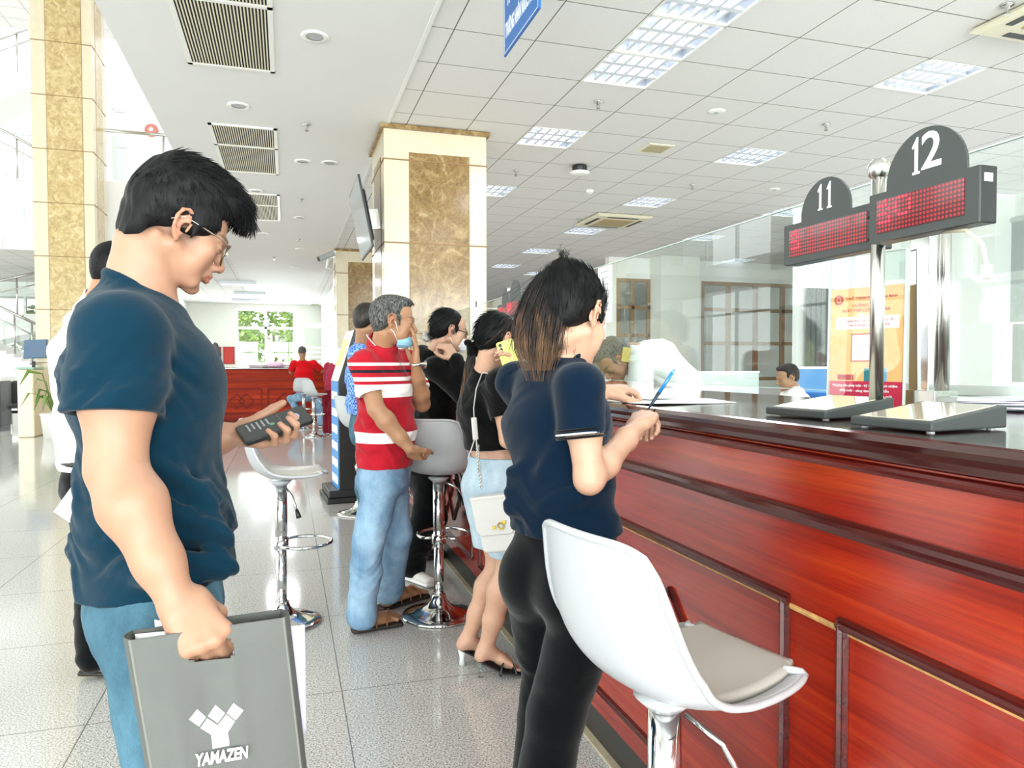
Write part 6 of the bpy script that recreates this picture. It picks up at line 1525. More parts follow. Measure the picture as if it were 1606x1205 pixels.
    for a in (aR,aL):
        q=Sdf(); b=V(a[0],a[1],0); q.ecap(b+V(0,0,.035),b+f*.15+V(0,0,.028),(.033,.033),(.036,.025),r,.03); q.plane(V(0,0,.004),V(0,0,-1),.004); garment('shoe',q,.006,M['black_plastic'],e)
    # hair: smooth cap pulled back, high tail
    h=Sdf(); Lh=lambda x,y,z:C+Rm@(V(x,y,z)*HS)
    h.ell(Lh(0,-.020,.040),(.079,.095,.083),Rm,.02); h.ell(Lh(0,-.055,.0),(.066,.05,.07),Rm,.03)
    h.ell(Lh(0,.088,-.03),(.062,.058,.090),Rm,.012,'s'); 
    for x in (-1,1): h.ell(Lh(x*.085,.0,-.035),(.024,.034,.042),Rm,.01,'s'); h.cap(Lh(x*.072,.030,.015),Lh(x*.071,.026,-.03),.006,.003,.006)
    h.plane(Lh(0,-.06,-.062),Rm@V(0,.5,-1),.01)
    tb=Lh(0,-.075,.098)
    h.sph(tb,.026,.02)
    hv,hF=sdf_mesh(h,.0045); hn=vnormals(hv,hF); rg=np.random.RandomState(8)
    idx=rg.choice(len(hv),1500)
    def flow(P,N): d=tb-P; d=nrm_rows(d); return nrm_rows(d-N*(d*N).sum(1)[:,None]*.95)
    cap_=strands(hv,hn,idx,flow,.055,.0009,1,.03,curl=.03)
    np_mesh('hair',*join((hv,hF),cap_),M['hair_black'],e)
    # pony tail: many locks that rise from the tie, fall over the shoulder blade and taper
    pts=[tb,at(874,424,1.70),at(860,458,1.685),at(850,500,1.67),at(843,548,1.66),at(846,598,1.655)]
    T=[];
    path=np.array(pts); ts=np.linspace(0,5,16); ctr=np.stack([np.interp(ts,np.arange(6),path[:,k]) for k in range(3)],1)
    for _ in range(3): ctr[1:-1]=(ctr[:-2]+2*ctr[1:-1]+ctr[2:])/4
    wid=np.interp(ts,[0,1,2,3,4,5],[.014,.040,.055,.064,.058,.030]); vs_=[];fs_=[];k=0
    side=nrm(V(.933,-.36,0)); dep=nrm(np.cross(side,V(0,0,1)))
    n=1900
    for q in range(n):
        a=rg.uniform(0,2*PI); rr=rg.uniform(.0,1)**.5; ln=int(min(16,rg.triangular(8,13.5,16.8))); jx=rg.normal(0,.35)
        P=[ctr[i]+side*wid[i]*(rr*math.cos(a)+jx*.15*(i/15))*1.0+dep*wid[i]*.6*rr*math.sin(a)+np.array([rg.normal(0,.0008) for _ in range(3)]) for i in range(min(ln,16))]
        rad=rg.uniform(.0009,.0024); R_=[rad*(1 if i<len(P)*.6 else max(.12,1.6*(1-i/len(P)))) for i in range(len(P))]
        m=MB().tube(P,R_,4,cap=False); vs_.append(np.array(m.v)); fs_.append(np.array(m.f)+k); k+=len(m.v)
    # flyaways
    for q in range(120):
        i0=rg.randint(1,9); a=rg.uniform(0,2*PI); P=[]; dv=side*rg.normal(-.3,.6)+V(0,0,rg.normal(.0,.3))
        for i in range(i0,min(i0+6,16)): w=(i-i0)/5; P.append(ctr[i]+side*wid[i]*math.cos(a)*1.02+dep*wid[i]*.6*math.sin(a)+dv*.035*w*w)
        if len(P)<3: continue
        m=MB().tube(P,[.0005]*len(P),3,cap=False); vs_.append(np.array(m.v)); fs_.append(np.array(m.f)+k); k+=len(m.v)
    for q in range(26):       # short ends standing up at the tie
        dv=V(rg.normal(0,.25),rg.normal(0,.25),1); P=[tb+V(rg.normal(0,.008),rg.normal(0,.008),.01)+nrm(dv)*.012*i for i in range(4)]; m=MB().tube(P,[.0014,.0012,.0008,.0002],4,cap=False); vs_.append(np.array(m.v)); fs_.append(np.array(m.f)+k); k+=len(m.v)
    M['pony']=pony_mat('brown_streaked_hair',(1.48,1.22))
    np_mesh('ponytail',np.concatenate(vs_),np.concatenate(fs_),M['pony'],e)
    MB().tube([tb+V(.016*math.cos(a),.016*math.sin(a),-.004) for a in np.linspace(0,2*PI,20)[:-1]],.006,8,closed=True).build('hair_tie',M['black_cotton'],e,smooth=True,world=True)
    # ballpoint pen in the hand
    p1=at(1054,585,1.97); p0=at(1018,640,1.985); u=nrm(p1-p0)
    pn=empty('ballpoint_pen',p0,'blue ballpoint pen in the writing hand of the woman in navy','pen')
    MB().tube([p0-u*.012,p0+u*.015,p0+u*.05],[.0012,.0042,.005],12).build('grip',mat('pen_dark_grip','1d3145',.4),pn,smooth=True,world=True)
    MB().tube([p0+u*.05,p0+u*.115],.005,12).build('barrel',mat('pen_blue','1f7fc4',.25,coat=.5),pn,smooth=True,world=True)
    MB().tube([p0+u*.115,p0+u*.125],.003,10).bar(p0+u*.075+V(0,0,.006),p0+u*.116+V(0,0,.006),.003).build('clip',bpy.data.materials['pen_blue'],pn,world=True)
    return e
woman_polo()
def ct(u): return np.array(u,float)
def sneaker(e,an,f,m,sole,name='sneaker',L=.17,toe=None):
    b=V(an[0],an[1],an[2]); r=nrm(np.cross(f,V(0,0,1))); t=b+f*L-V(0,0,.055) if toe is None else toe
    q=Sdf(); q.ecap(b-f*.03-V(0,0,.04),t,(.036,.040),(.040,.026),r,.03); q.cap(b,b-V(0,0,.03),.040,.038,.02); q.plane(V(0,0,t[2]-.016),V(0,0,-1),.003)
    o=garment(name,q,.005,m,e); z=t[2]-.018
    s2=Sdf(); s2.ecap(V(b[0],b[1],z)-f*.045,V(t[0],t[1],z)+f*.012,(.040,.016),(.043,.016),r,.01); s2.plane(V(0,0,z-.010),V(0,0,-1),.003); s2.plane(V(0,0,z+.012),V(0,0,1),.003); garment('sole',s2,.005,sole,o)
    return o
def figure(e,c):
    r_=lambda az:V(math.sin(az),-math.cos(az),0); f_=lambda az:V(math.cos(az),math.sin(az),0)
    az=c['az']; f,r=f_(az),r_(az); B3=np.stack([r,f,V(0,0,1)],1); h=c.get('res',.005); sc=c.get('sc',1.0)
    C=ct(c['C']); haz,hp,hr=c['head']; Rm=head_frame(haz,hp,hr); HS=c.get('HS',1.0)
    nb,ch,wa,pe=[ct(c[k]) for k in ('nb','ch','wa','pe')]
    wp,ww,wc,wn=[np.array(x)*sc for x in c.get('dims',((.155,.11),(.14,.10),(.155,.11),(.08,.065)))]
    s=Sdf(); torso(s,pe,wa,ch,nb,r,r,wp*.86,ww*.84,wc*.82,wn*.8)
    hd=C+Rm@(V(0,-.030,-.055)*HS); nk=c.get('neck',.052)
    s.ecap(nb-V(0,0,.03),hd,(nk*1.1,nk*1.1),(nk*.95,nk),r,.025)
    for q in 'RL': s.cap(nb-V(0,0,.05),ct(c['sh'+q])-V(0,0,.012),.034*sc,.042*sc,.03); add_arm(s,c['sh'+q],c['el'+q],c['wr'+q],c.get('arm',.95),c.get('mus',1.05))
    add_head(s,C,Rm,HS,c.get('male',True),c.get('jaw',1.0),c.get('nose',.9),lids=h<.008,mouth=h<.008,ears=c.get('ears',True))
    tips=[]
    for q in 'RL':
        H_=c.get('hand'+q)
        if H_: 
            t_,k_=add_hand(s,c['wr'+q],H_[0],H_[1],q=='R',curl=H_[2] if len(H_)>2 else ((25,35,20),)*4,sc=c.get('hs',.97)*(1),**(H_[3] if len(H_)>3 else {})); tips+=t_
    if c.get('bare'):     # bare legs are part of the body
        for q in 'RL':
            hp_=pe+r*(.085 if q=='R' else -.085)*sc-V(0,0,.06); k_,a_=ct(c['k'+q]),ct(c['a'+q]); cf=k_+(a_-k_)*.3
            bk=-f*.012; s.chain([hp_,hp_+(k_-hp_)*.5,k_,],[.082*sc,.068*sc,.050*sc],.03); s.chain([k_,cf+bk,k_+(a_-k_)*.65+bk*.5,a_],[.048*sc,.054*sc,.040*sc,.030*sc],.03)
            t_=ct(c['t'+q]); hl=a_-V(0,0,a_[2])*0-f*.03; s.cap(a_-V(0,0,.01),a_-f*.028-V(0,0,a_[2]-c.get('heel',.02)-.025),.028,.026,.02); s.cap(a_,t_+(a_-t_)*.28,.030,.022,.025); s.ecap(t_+(a_-t_)*.45,t_+(a_-t_)*.12,(.032,.016),(.040,.012),r,.02)
            dr=nrm((t_-a_)*V(1,1,0))
            for i,(o,l,ra) in enumerate(((.030,.030,.0115),(.012,.026,.0085),(-.002,.022,.0078),(-.016,.016,.0072),(-.028,.008,.0068))):
                sg=-1 if q=='R' else 1; p=t_+r*o*sg*1.0; s.cap(p-dr*.01,p+dr*l*.8-V(0,0,.004),ra,ra*.9,.005)
    vs,F=sdf_mesh(s,c.get('skinres',h)); col=face_colour(vs,C,Rm,HS,lip=c.get('lip',(.8,.6,.58))) if h<.008 else None
    if col is None: col=np.ones((len(vs),3))
    np_mesh('body',vs,F,c.get('skin',SKIN2),e,col=col)
    # ---- hair
    Lh=lambda x,y,z:C+Rm@(V(x,y,z)*HS); hk=c.get('hair','short'); hm=c.get('hairmat',M['hair_black'])
    g=Sdf(); g.ell(Lh(0,-.020,.042),np.array((.0785,.094,.083))*HS,Rm,.02); g.ell(Lh(0,-.055,.0),np.array((.066,.048,.07))*HS,Rm,.03)
    if hk=='short': g.ell(Lh(0,.028,.094),np.array((.057,.056,.028))*HS,Rm,.02)
    g.ell(Lh(0,.095 if hk=='short' else .100,-.006 if hk=='short' else -.032),np.array((.060,.042,.062) if hk=='short' else (.056,.050,.078))*HS,Rm,.012,'s')
    for x in (-1,1): g.ell(Lh(x*.085,-.004,-.030),np.array((.024,.032,.042))*HS,Rm,.01,'s'); g.cap(Lh(x*.071,.030,.02),Lh(x*.071,.025,-.015),.007*HS,.004*HS,.008)
    g.plane(Lh(0,-.06,-.060),Rm@V(0,.5,-1),.01)
    hv,hF=sdf_mesh(g,max(.005,h)); parts=[(hv,hF)]
    if h<.008:
        hn=vnormals(hv,hF); rg=np.random.RandomState(11); 
        if hk=='short':
            q=(hv-C)@Rm; idx=rg.choice(np.nonzero(q[:,2]>-.02)[0],1500)
            def flow(P,N): q=(P-C)@Rm; d=np.stack([.2*np.sign(q[:,0]),.3+.9*sst(.05,.1,q[:,2]),-1+.9*sst(.05,.1,q[:,2])],1)@Rm.T; return d-N*(d*N).sum(1)[:,None]*.9
            parts.append(strands(hv,hn,idx,flow,.022*HS,.0009,3,.08))
        else:
            tb=Lh(*c['tie']); idx=rg.choice(len(hv),1100)
            def flow(P,N): d=nrm_rows(tb-P); return nrm_rows(d-N*(d*N).sum(1)[:,None]*.96)
            parts.append(strands(hv,hn,idx,flow,.06,.0009,3,.02,curl=.02))
    if c.get('hair')!='none': np_mesh('hair',*join(*parts),hm,e)
    # ---- top
    tm=c['top']; g=Sdf(); hb=ct(c['hem'])
    torso(g,pe-V(0,0,.03) if c.get('drop',True) else pe,wa,ch,nb-V(0,0,.05),r,r,wp*1.06,ww*1.06,wc*1.05,wn*1.25,.05)
    if c.get('belly'): g.ell(wa+f*.04+V(0,0,.03),np.array((.115,.085,.11))*sc,B3,.05)
    if not c.get('male',True): g.ell(ch+f*.055-V(0,0,.01),np.array((.11,.07,.08))*sc,B3,.05)
    sr=c.get('slr',.060)
    for q in 'RL':
        sh,el,wr=[ct(c[k+q]) for k in ('sh','el','wr')]; g.cap(nb-V(0,0,.065),sh-V(0,0,.006),.050*sc,sr*.95,.04)
    nd=nrm(hd-nb); ng=Sdf(); ng.cap(nb-V(0,0,.04),nb+nd*.05,nk+.016,nk+.011,.015); ng.plane(nb+nd*c.get('col',.025),nrm(nd+f*.3),.004); ng.cap(nb+nd*.012,nb+nd*.09,nk+.002,nk+.002,.003,'s')
    wk=wrinkle(-c.get('wr_amp',.006),42,[(.4,.3,1),(-.6,.2,1),(.2,-.7,1)],.03,None,int(abs(C[0])*100)%17+1)
    subs=[ng]
    for q in 'RL':
        sh,el,wr=[ct(c[k+q]) for k in ('sh','el','wr')]
        if c.get('sleeve','short')=='long':
            g.chain([sh,el,el+(wr-el)*.6,wr-(wr-el)*.04],[sr*.98,sr*.84,sr*.75,sr*.62],.025)
        else: subs.append(sleeve(sh-V(0,0,.004),el,c.get('slf',.62),sr,sr*1.04,wk))
    g.noise(wk); g.plane(hb,c.get('hemn',V(0,0,-1)),.004)
    for q in subs: g.sub(q,.025)
    tv,tF=sdf_mesh(g,h*.95); top=np_mesh(c.get('topname','t_shirt'),tv,tF,tm,e)
    # ---- bottoms
    if c.get('bottom'):
        j=Sdf(); rad=c.get('legr',(.092,.070,.066)); hR=pe+r*.085*sc-V(0,0,.07); hL=pe-r*.085*sc-V(0,0,.07)
        j.ecap(pe+V(0,0,.08),pe-V(0,0,.05),wp*.95,wp*1.02,r,.03); j.ell(pe-f*.045-V(0,0,.06),np.array((.12,.075,.10))*sc,B3,.04)
        for q,hh in (('R',hR),('L',hL)): 
            k_,a_=ct(c['k'+q]),ct(c['a'+q])
            if c.get('bare'): j.chain([hh,hh+(k_-hh)*.75],[rad[0],rad[1]],.03)
            else: j.chain([hh,k_,a_],rad,.03)
        j.plane(pe+V(0,0,c.get('waist',.07)),V(0,0,1),.004)
        j.plane(V(0,0,c.get('cut',.035)),V(0,0,-1),.004)
        j.disp=wrinkle(-c.get('jw',.006),30,[(.3,.2,1),(-.5,.1,1)],.03,None,5)
        bo=garment(c.get('botname','trousers'),j,h,c['bottom'],e)
    return dict(C=C,Rm=Rm,HS=HS,L=Lh,nd=nd,nb=nb,f=f,r=r,top=top,tips=tips,hd=hd)
def ear_mask(e,F_,col,low=False,name='face_mask'):
    L=F_['L']; HS=F_['HS']; Rm=F_['Rm']; g=Sdf()
    if low: g.ell(L(0,.046,-.088),np.array((.052,.058,.034))*HS,Rm); g.ell(L(0,.068,-.085),np.array((.032,.044,.034))*HS,Rm,.01); g.plane(L(0,.06,-.062),Rm@V(0,.12,1),.004)
    else: g.ell(L(0,.046,-.060),np.array((.055,.062,.050))*HS,Rm); g.cap(L(0,.10,-.03),L(0,.098,-.085),.022*HS,.024*HS,.02); g.plane(L(0,.06,-.022),Rm@V(0,.25,1),.004)
    g.plane(L(0,.028,-.06),Rm@V(0,-1,0),.004)
    g.disp=lambda P:(.0012*np.sin(((P-F_['C'])@Rm)[:,2]*420)).astype(np.float32)
    o=garment(name,g,.0045,col,e)
    z=-.066 if low else -.03; z2=-.095 if low else -.085
    for x in (-1,1):
        MB().tube([L(x*.050,.034,z),L(x*.072,.012,(.0 if not low else -.01)),L(x*.0765,-.006,.022)],.0016,5).tube([L(x*.050,.030,z2),L(x*.068,.008,-.055),L(x*.0755,-.012,-.036)],.0016,5).build('ear_loop',M['white_ink'],o,smooth=True,world=True)
    return o
def tail(e,path,wid,n,mat_,name='ponytail',seed=3,dx=V(.95,-.3,0)):
    rg=np.random.RandomState(seed); path=np.array(path); k_=len(path); ts=np.linspace(0,k_-1,14); ctr=np.stack([np.interp(ts,np.arange(k_),path[:,k]) for k in range(3)],1)
    for _ in range(2): ctr[1:-1]=(ctr[:-2]+2*ctr[1:-1]+ctr[2:])/4
    w=np.interp(ts,np.arange(k_),wid); side=nrm(dx); dep=nrm(np.cross(side,V(0,0,1))); V_=[];F_=[];k=0
    for q in range(n):
        a=rg.uniform(0,2*PI); rr=rg.uniform(0,1)**.5; ln=int(rg.uniform(9,14.9))
        P=[ctr[i]+side*w[i]*rr*math.cos(a)+dep*w[i]*.7*rr*math.sin(a)+rg.normal(0,.0008,3) for i in range(min(ln,14))]; rad=rg.uniform(.001,.0024)
        m=MB().tube(P,[rad*(1 if i<len(P)*.6 else max(.12,1.6*(1-i/len(P)))) for i in range(len(P))],4,cap=False); V_.append(np.array(m.v)); F_.append(np.array(m.f)+k); k+=len(m.v)
    return np_mesh(name,np.concatenate(V_),np.concatenate(F_),mat_,e)
# ------------------------------------------------------------ man in the red striped polo
def stripes():
    m=bpy.data.materials.new('striped_polo'); m.use_nodes=True; t=NT(m); p=t.n['Principled BSDF']; o=t.sep(t.coords()); z=o['Z']
    zz=lambda y,d=3.45:EYE+(571-y)*d/FPX
    red='a80f22'; c=None
    bands=[(569,573.5,'f0ece8'),(580,584.5,'1b1722'),(591,597,'f0ece8'),(602,622,'f0ece8'),(676,692,'f0ece8')]
    n=t.noise(t.coords(),9,3); base=t.ramp(n,[(.3,'9c0c1e'),(.7,'b51428')]); cur=base
    for a,b,cc in bands:
        k=t.math('MULTIPLY',t.math('LESS_THAN',z,zz(a)),t.math('GREATER_THAN',z,zz(b))); cur=t.mix(k,cur,cc)
    t.link(cur,p.inputs['Base Color']); p.inputs['Roughness'].default_value=.85; p.inputs['Sheen Weight'].default_value=.1; p.inputs['Specular IOR Level'].default_value=.2
    t.link(t.bump(t.noise(t.coords(scale=(1,1,1.6)),22,3,.5,1.0),.3,.006),p.inputs['Normal']); return m
M['stripes']=stripes(); M['hair_grey']=hair_mat('greying_hair','0c0c0c','77767399'[:6],aniso=(60,60,20),rough=.6,spec=.15); M['jeans_light']=denim('light_blue_denim','55799a','9cb9d0'); M['brown_leather']=mat('brown_leather','7a4f2e',.45,vary=.1); M['dark_sole']=mat('dark_rubber_sole','241d18',.6)
e=person('man in a red and white striped polo with a blue mask pulled under his chin',(*at(603,735,3.5)[:2],0))
c=dict(az=-.32,C=at(616,504,3.45),head=(-.10,.10,0),HS=1.0,nb=at(597,545,3.5),ch=at(603,610,3.5),wa=at(605,680,3.5),pe=at(603,732,3.5),
 shR=at(571,570,3.36),elR=at(590,642,3.30),wrR=at(643,704,3.32),shL=at(634,567,3.66),elL=at(662,634,3.60),wrL=at(653,577,3.44),
 handR=(at(657,726,3.44)-at(643,704,3.32),at(628,722,3.22)-at(643,704,3.32)),handL=(V(-.02,-.02,1),V(1,.0,.02),((8,8,6),(8,8,6),(8,8,6),(10,10,8))),
 top=M['stripes'],topname='polo_shirt',hem=at(603,733,3.45),slf=.70,slr=.066,belly=True,col=.02,dims=((.160,.125),(.158,.125),(.165,.118),(.085,.07)),
 bottom=M['jeans_light'],botname='jeans',kR=at(578,850,3.42),aR=V(*at(567,950,3.50)[:2],.09),kL=at(622,838,3.62),aL=V(*at(610,918,3.85)[:2],.09),legr=(.094,.074,.072),
 hairmat=M['hair_grey'],res=.005,skin=SKIN2)
F_=figure(e,c); ear_mask(e,F_,mat('blue_mask_fabric','8fc3df',.8),True)
L=F_['L']
# turned-down collar with a white line, placket button
cg=Sdf(); nd=F_['nd']; nb=F_['nb']; cg.cap(nb-V(0,0,.03),nb+nd*.06,.086,.068,.01); cg.cap(nb-nd*.04,nb+nd*.10,.060,.056,.003,'s'); cg.plane(nb+nd*.05,nd,.003); cg.plane(nb-nd*.004-F_['f']*.012,-nrm(nd+F_['f']*.4),.003); co=garment('collar',cg,.004,mat('crimson_pique','a50f22',.85),e)
u=F_['r']; w_=nrm(np.cross(nrm(nd+F_['f']*.4),u)); cc=nb+nd*.006-F_['f']*.008
MB().tube([cc+u*.0805*math.cos(a)+w_*.0805*math.sin(a) for a in np.linspace(0,2*PI,40)[:-1]],.0022,6,closed=True).build('collar_stripe',M['white_ink'],co,smooth=True,world=True)
# steel watch on the raised wrist
wc_=at(655,572,3.435); b=[wc_+V(.034*math.cos(a),.032*math.sin(a),.004*math.cos(a)) for a in np.linspace(0,2*PI,28)[:-1]]
wt=empty('wristwatch',wc_,'steel wristwatch on the raised wrist of the man in stripes','watch'); MB().tube(b,.0075,8,closed=True).build('bracelet',M['steel'],wt,smooth=True,world=True); MB().lathe([(.001,0),(.018,0),(.018,.008),(.014,.010),(.001,.010)],20,wc_+V(.03,-.01,0),axes((0,1,0),(0,0,1),(1,0,0))).build('watch_case',M['steel'],wt,world=True)
def sandal(e,an,toe,f,name='sandal'):
    r=nrm(np.cross(f,V(0,0,1))); hl=V(an[0],an[1],.012)-f*.045; t=V(toe[0],toe[1],.012)
    ft=Sdf(); ft.cap(V(an[0],an[1],.085),V(an[0],an[1],.05)-f*.015,.034,.034,.02); ft.ecap(V(an[0],an[1],.06),t+V(0,0,.026)-f*.05,(.034,.034),(.042,.018),r,.02)
    for i,(o,l,ra) in enumerate(((.028,.030,.012),(.012,.027,.009),(-.002,.022,.0085),(-.016,.016,.008),(-.028,.006,.0075))): ft.cap(t+r*o-f*.055+V(0,0,.026),t+r*o-f*.03+f*l+V(0,0,.022),ra,ra*.9,.005)
    ft.plane(V(0,0,.016),V(0,0,-1),.002)
    vs,Fc=sdf_mesh(ft,.004); fo=np_mesh('foot',vs,Fc,SKIN2,e,col=np.ones((len(vs),3)))
    so=Sdf(); so.ecap(hl,t-f*.01,(.040,.02),(.052,.02),r,.01); so.plane(V(0,0,.002),V(0,0,-1),.002); so.plane(V(0,0,.022),V(0,0,1),.002); o=garment(name,so,.005,M['dark_sole'],e)
    st=MB()
    for a0,w in ((.50,.016),(.72,.016),(.30,.013)):
        p=hl+(t-hl)*a0; zz=.105-.075*a0; st.tube([p+r*.047*math.cos(a)+V(0,0,.012+zz*math.sin(a))+f*.03*math.cos(a) for a in np.linspace(0,PI,14)],w,6,flat=.25)
    st.build('strap',M['brown_leather'],o,smooth=True,world=True)
    return o
fr_=nrm(on_z(628,980,0)-on_z(551,965,0)); sandal(e,c['aR'],on_z(628,980,0),fr_); fl_=nrm(on_z(672,934,0)-on_z(595,942,0)); sandal(e,c['aL'],on_z(668,936,0),fl_)
# ------------------------------------------------------------ woman with the phone and the white shoulder bag
e=person('woman in a black T-shirt and denim shorts with a green phone at her ear',(*at(775,745,3.08)[:2],0))
M['denim_pale']=denim('pale_denim','8fa6b8','c0d0da')
c=dict(az=.42,male=False,C=at(781,535,3.06),head=(.34,.30,-.05),HS=.97,nb=at(757,588,3.10),ch=at(760,640,3.09),wa=at(771,695,3.08),pe=at(778,742,3.07),
 shR=at(783,600,2.97),elR=at(797,690,2.93),wrR=at(812,602,3.00),shL=at(752,606,3.22),elL=at(788,640,3.30),wrL=at(838,598,3.30),
 handR=(at(800,562,2.99)-at(812,602,3.0),V(.7,.1,-.1),((20,40,30),)*4),handL=(V(1,.1,.1),V(0,0,1)),
 dims=((.150,.108),(.118,.09),(.128,.095),(.065,.055)),top=M['black_cotton'],hem=at(770,706,3.0),hemn=V(.1,0,-1),slf=.60,slr=.058,col=.02,arm=.82,neck=.046,
 bottom=M['denim_pale'],botname='denim_shorts',bare=True,kR=at(800,885,2.98),aR=at(762,1018,3.02),kL=at(783,885,3.14),aL=at(733,1004,3.14),tR=at(806,1047,3.04),tL=at(778,1024,3.16),heel=.07,cut=.515,legr=(.098,.092,.09),jw=.003,
 hair='long',tie=(0,-.10,-.03),res=.005,skin=SKIN3,sc=.98,skinres=.0042,lip=(.85,.5,.5))
F_=figure(e,c); L=F_['L']
# scrunchie and the low tail
b=Sdf(); rg=random.Random(2)
for k in range(14): b.sph(at(739+rg.uniform(-7,8),547+rg.uniform(-10,10),3.09+rg.uniform(-.02,.02)),rg.uniform(.012,.019),.006)
garment('scrunchie',b,.004,M['black_cotton'],e)
M['tail_brown']=pony_mat('long_brown_hair',(1.36,1.1))
tail(e,[at(741,548,3.09),at(737,572,3.10),at(733,600,3.11),at(726,630,3.12),at(717,655,3.13)],[.014,.022,.024,.02,.008],260,M['tail_brown'])
# mules: clear heels, black bands
for q in 'RL':
    a_,t_=c['a'+q],c['t'+q]; fd=nrm((t_-a_)*V(1,1,0)); rr=nrm(np.cross(fd,V(0,0,1))); hl=a_-fd*.035; 
    so=Sdf(); so.ecap(V(hl[0],hl[1],.078),t_-fd*.045+V(0,0,-t_[2]+.02),(.030,.007),(.038,.007),rr,.008); so.ecap(t_-fd*.045+V(0,0,-t_[2]+.02),t_+fd*.03+V(0,0,-t_[2]+.012),(.038,.007),(.042,.007),rr,.008); o=garment('mule_sandal',so,.004,M['black_plastic'],e)
    MB().lathe([(.001,0),(.013,0),(.011,.03),(.018,.072),(.001,.072)],12,(hl[0]+fd[0]*.012,hl[1]+fd[1]*.012,.002)).build('clear_heel',M['pane'] if q=='R' else M['frosted'],o,smooth=True,world=True)
    st=MB()
    for k in (.16,.36): p=t_+(a_-t_)*k; st.tube([V(p[0],p[1],.018)+rr*.044*math.cos(a)+V(0,0,(.026+.045*k)*math.sin(a))+fd*.02*math.cos(a)*(1 if k<.3 else -1) for a in np.linspace(0,PI,14)],.019,6,flat=.22)
    st.build('vamp_band',M['black_plastic'],o,smooth=True,world=True)
X_=at(806,538,2.96)-at(782,546,2.975); Y_=at(792,538,2.97)-at(806,590,2.965)
phone('smartphone','pale yellow-green phone held to the ear by the woman in black',at(799,562,2.955),-X_,Y_,.073,.150,.009,mat('lime_case','cfd56a',.35),mat('dark_screen','151515',.1),marks=False,cam_=True)
# white shoulder bag with strap and chain
b0=at(778,815,2.86); fx=nrm(at(800,795,2.86)-at(752,800,2.90)); nz=nrm(np.cross(fx,V(0,0,1))); nz=nz if nz@(np.array([0,0,EYE])-b0)>0 else -nz
up_=nrm(np.cross(nz,fx)); up_=up_ if up_[2]>0 else -up_; A=np.stack([fx,up_,nz],1)
bg_=empty('shoulder_bag',b0-V(0,0,.14),'small white shoulder bag with gold clasp hanging by the denim shorts','bag')
lw=mat('white_leather','c9c7c4',.35,vary=.02)
MB().prism([(-.075,.085),(.085,.085),(.09,-.11),(.075,-.125),(-.055,-.125),(-.065,-.11)],-.035,.03,A,b0).build('body',lw,bg_,world=True,bevel=.012,seg=3)
MB().prism([(-.082,.09),(.09,.09),(.088,-.03),(.07,-.055),(-.06,-.055),(-.076,-.03)],.028,.037,A,b0).build('flap',lw,bg_,world=True,bevel=.004)
MB().box(-.085,.095,.082,.10,-.036,.038,A,b0).build('top_edge',lw,bg_,world=True,bevel=.006)
k=MB(); k.tube([b0+A@V(.03+.012*math.cos(a),-.02+.012*math.sin(a),.041) for a in np.linspace(0,2*PI,18)[:-1]],.003,6,closed=True).box(-.004,.008,-.03,-.018,.037,.042,A,b0).box(.04,.052,-.012,.0,.037,.042,A,b0); k.build('gold_clasp',mat('gold','c9a63e',.2,metal=1),bg_,smooth=False,world=True)
s1=[at(774,586,2.955),at(757,585,2.99),at(747,610,2.975),at(743,640,2.965),at(744,665,2.955),at(746,682,2.95)]
MB().tube(s1,.011,8,flat=.22).build('strap',lw,bg_,smooth=True,world=True)
MB().tube([at(744,660,2.94),at(744,690,2.94),at(738,708,2.93),at(733,720,2.93)],.006,6,flat=.3).tube([at(746,680,2.94),at(749,715,2.93),at(750,740,2.92)],.007,6,flat=.3).build('strap_end',lw,bg_,smooth=True,world=True)
MB().bar(at(743,655,2.945),at(746,690,2.94),.022,.012).build('strap_keeper',lw,bg_,world=True,bevel=.003)
ch=MB(); pts=[at(749,700,2.92),at(751,730,2.915),at(755,765,2.90)]
for k in range(26):
    f=k/25*2; i=min(1,int(f)); p=pts[i]+(pts[i+1]-pts[i])*(f-i); a=k%2*PI/2
    ch.tube([p+V(.006*math.cos(a)*math.cos(t),.006*math.sin(a)*math.cos(t),.0085*math.sin(t)) for t in np.linspace(0,2*PI,9)[:-1]],.0014,4,closed=True)
ch.build('chain',M['steel'],bg_,smooth=True,world=True)
# ------------------------------------------------------------ woman in the black hoodie
e=person('woman in a black hoodie with white mask and glasses leaning on the counter',(*at(675,740,4.3)[:2],0))
c=dict(az=.05,male=False,C=at(704,518,4.15),head=(.08,.20,.05),HS=1.0,nb=at(676,556,4.25),ch=at(683,610,4.28),wa=at(682,680,4.3),pe=at(673,735,4.3),
 shR=at(684,577,4.08),elR=at(727,618,4.05),wrR=at(715,563,4.06),shL=at(690,577,4.45),elL=at(733,588,4.5),wrL=at(763,592,4.4),
 handR=(at(699,540,4.05)-at(715,563,4.06),V(.5,-.8,.3),((55,70,40),)*4),handL=(V(1,.0,.0),V(0,0,1)),
 top=M['black_cotton'],topname='hoodie',sleeve='long',slr=.070,hem=at(675,748,4.2),dims=((.155,.118),(.150,.118),(.150,.115),(.085,.07)),col=.0,neck=.046,arm=.88,
 bottom=M['black_trouser'],botname='trousers',kR=at(664,820,4.25),aR=V(*at(648,884,4.35)[:2],.09),kL=at(682,812,4.5),aL=V(*at(655,862,4.8)[:2],.09),legr=(.094,.076,.078),
 hair='long',tie=(0,-.105,-.045),res=.0055,skin=SKIN3)
F_=figure(e,c); ear_mask(e,F_,mat('white_mask_fabric','e8e8ec',.8),False); L=F_['L']
g=Sdf(); nb=F_['nb']
for k in range(9): a=-PI*.62+k*PI*.155; g.sph(nb-F_['f']*.01-F_['f']*.055*math.cos(a)+F_['r']*.070*math.sin(a)-V(0,0,.012),.032,.04)
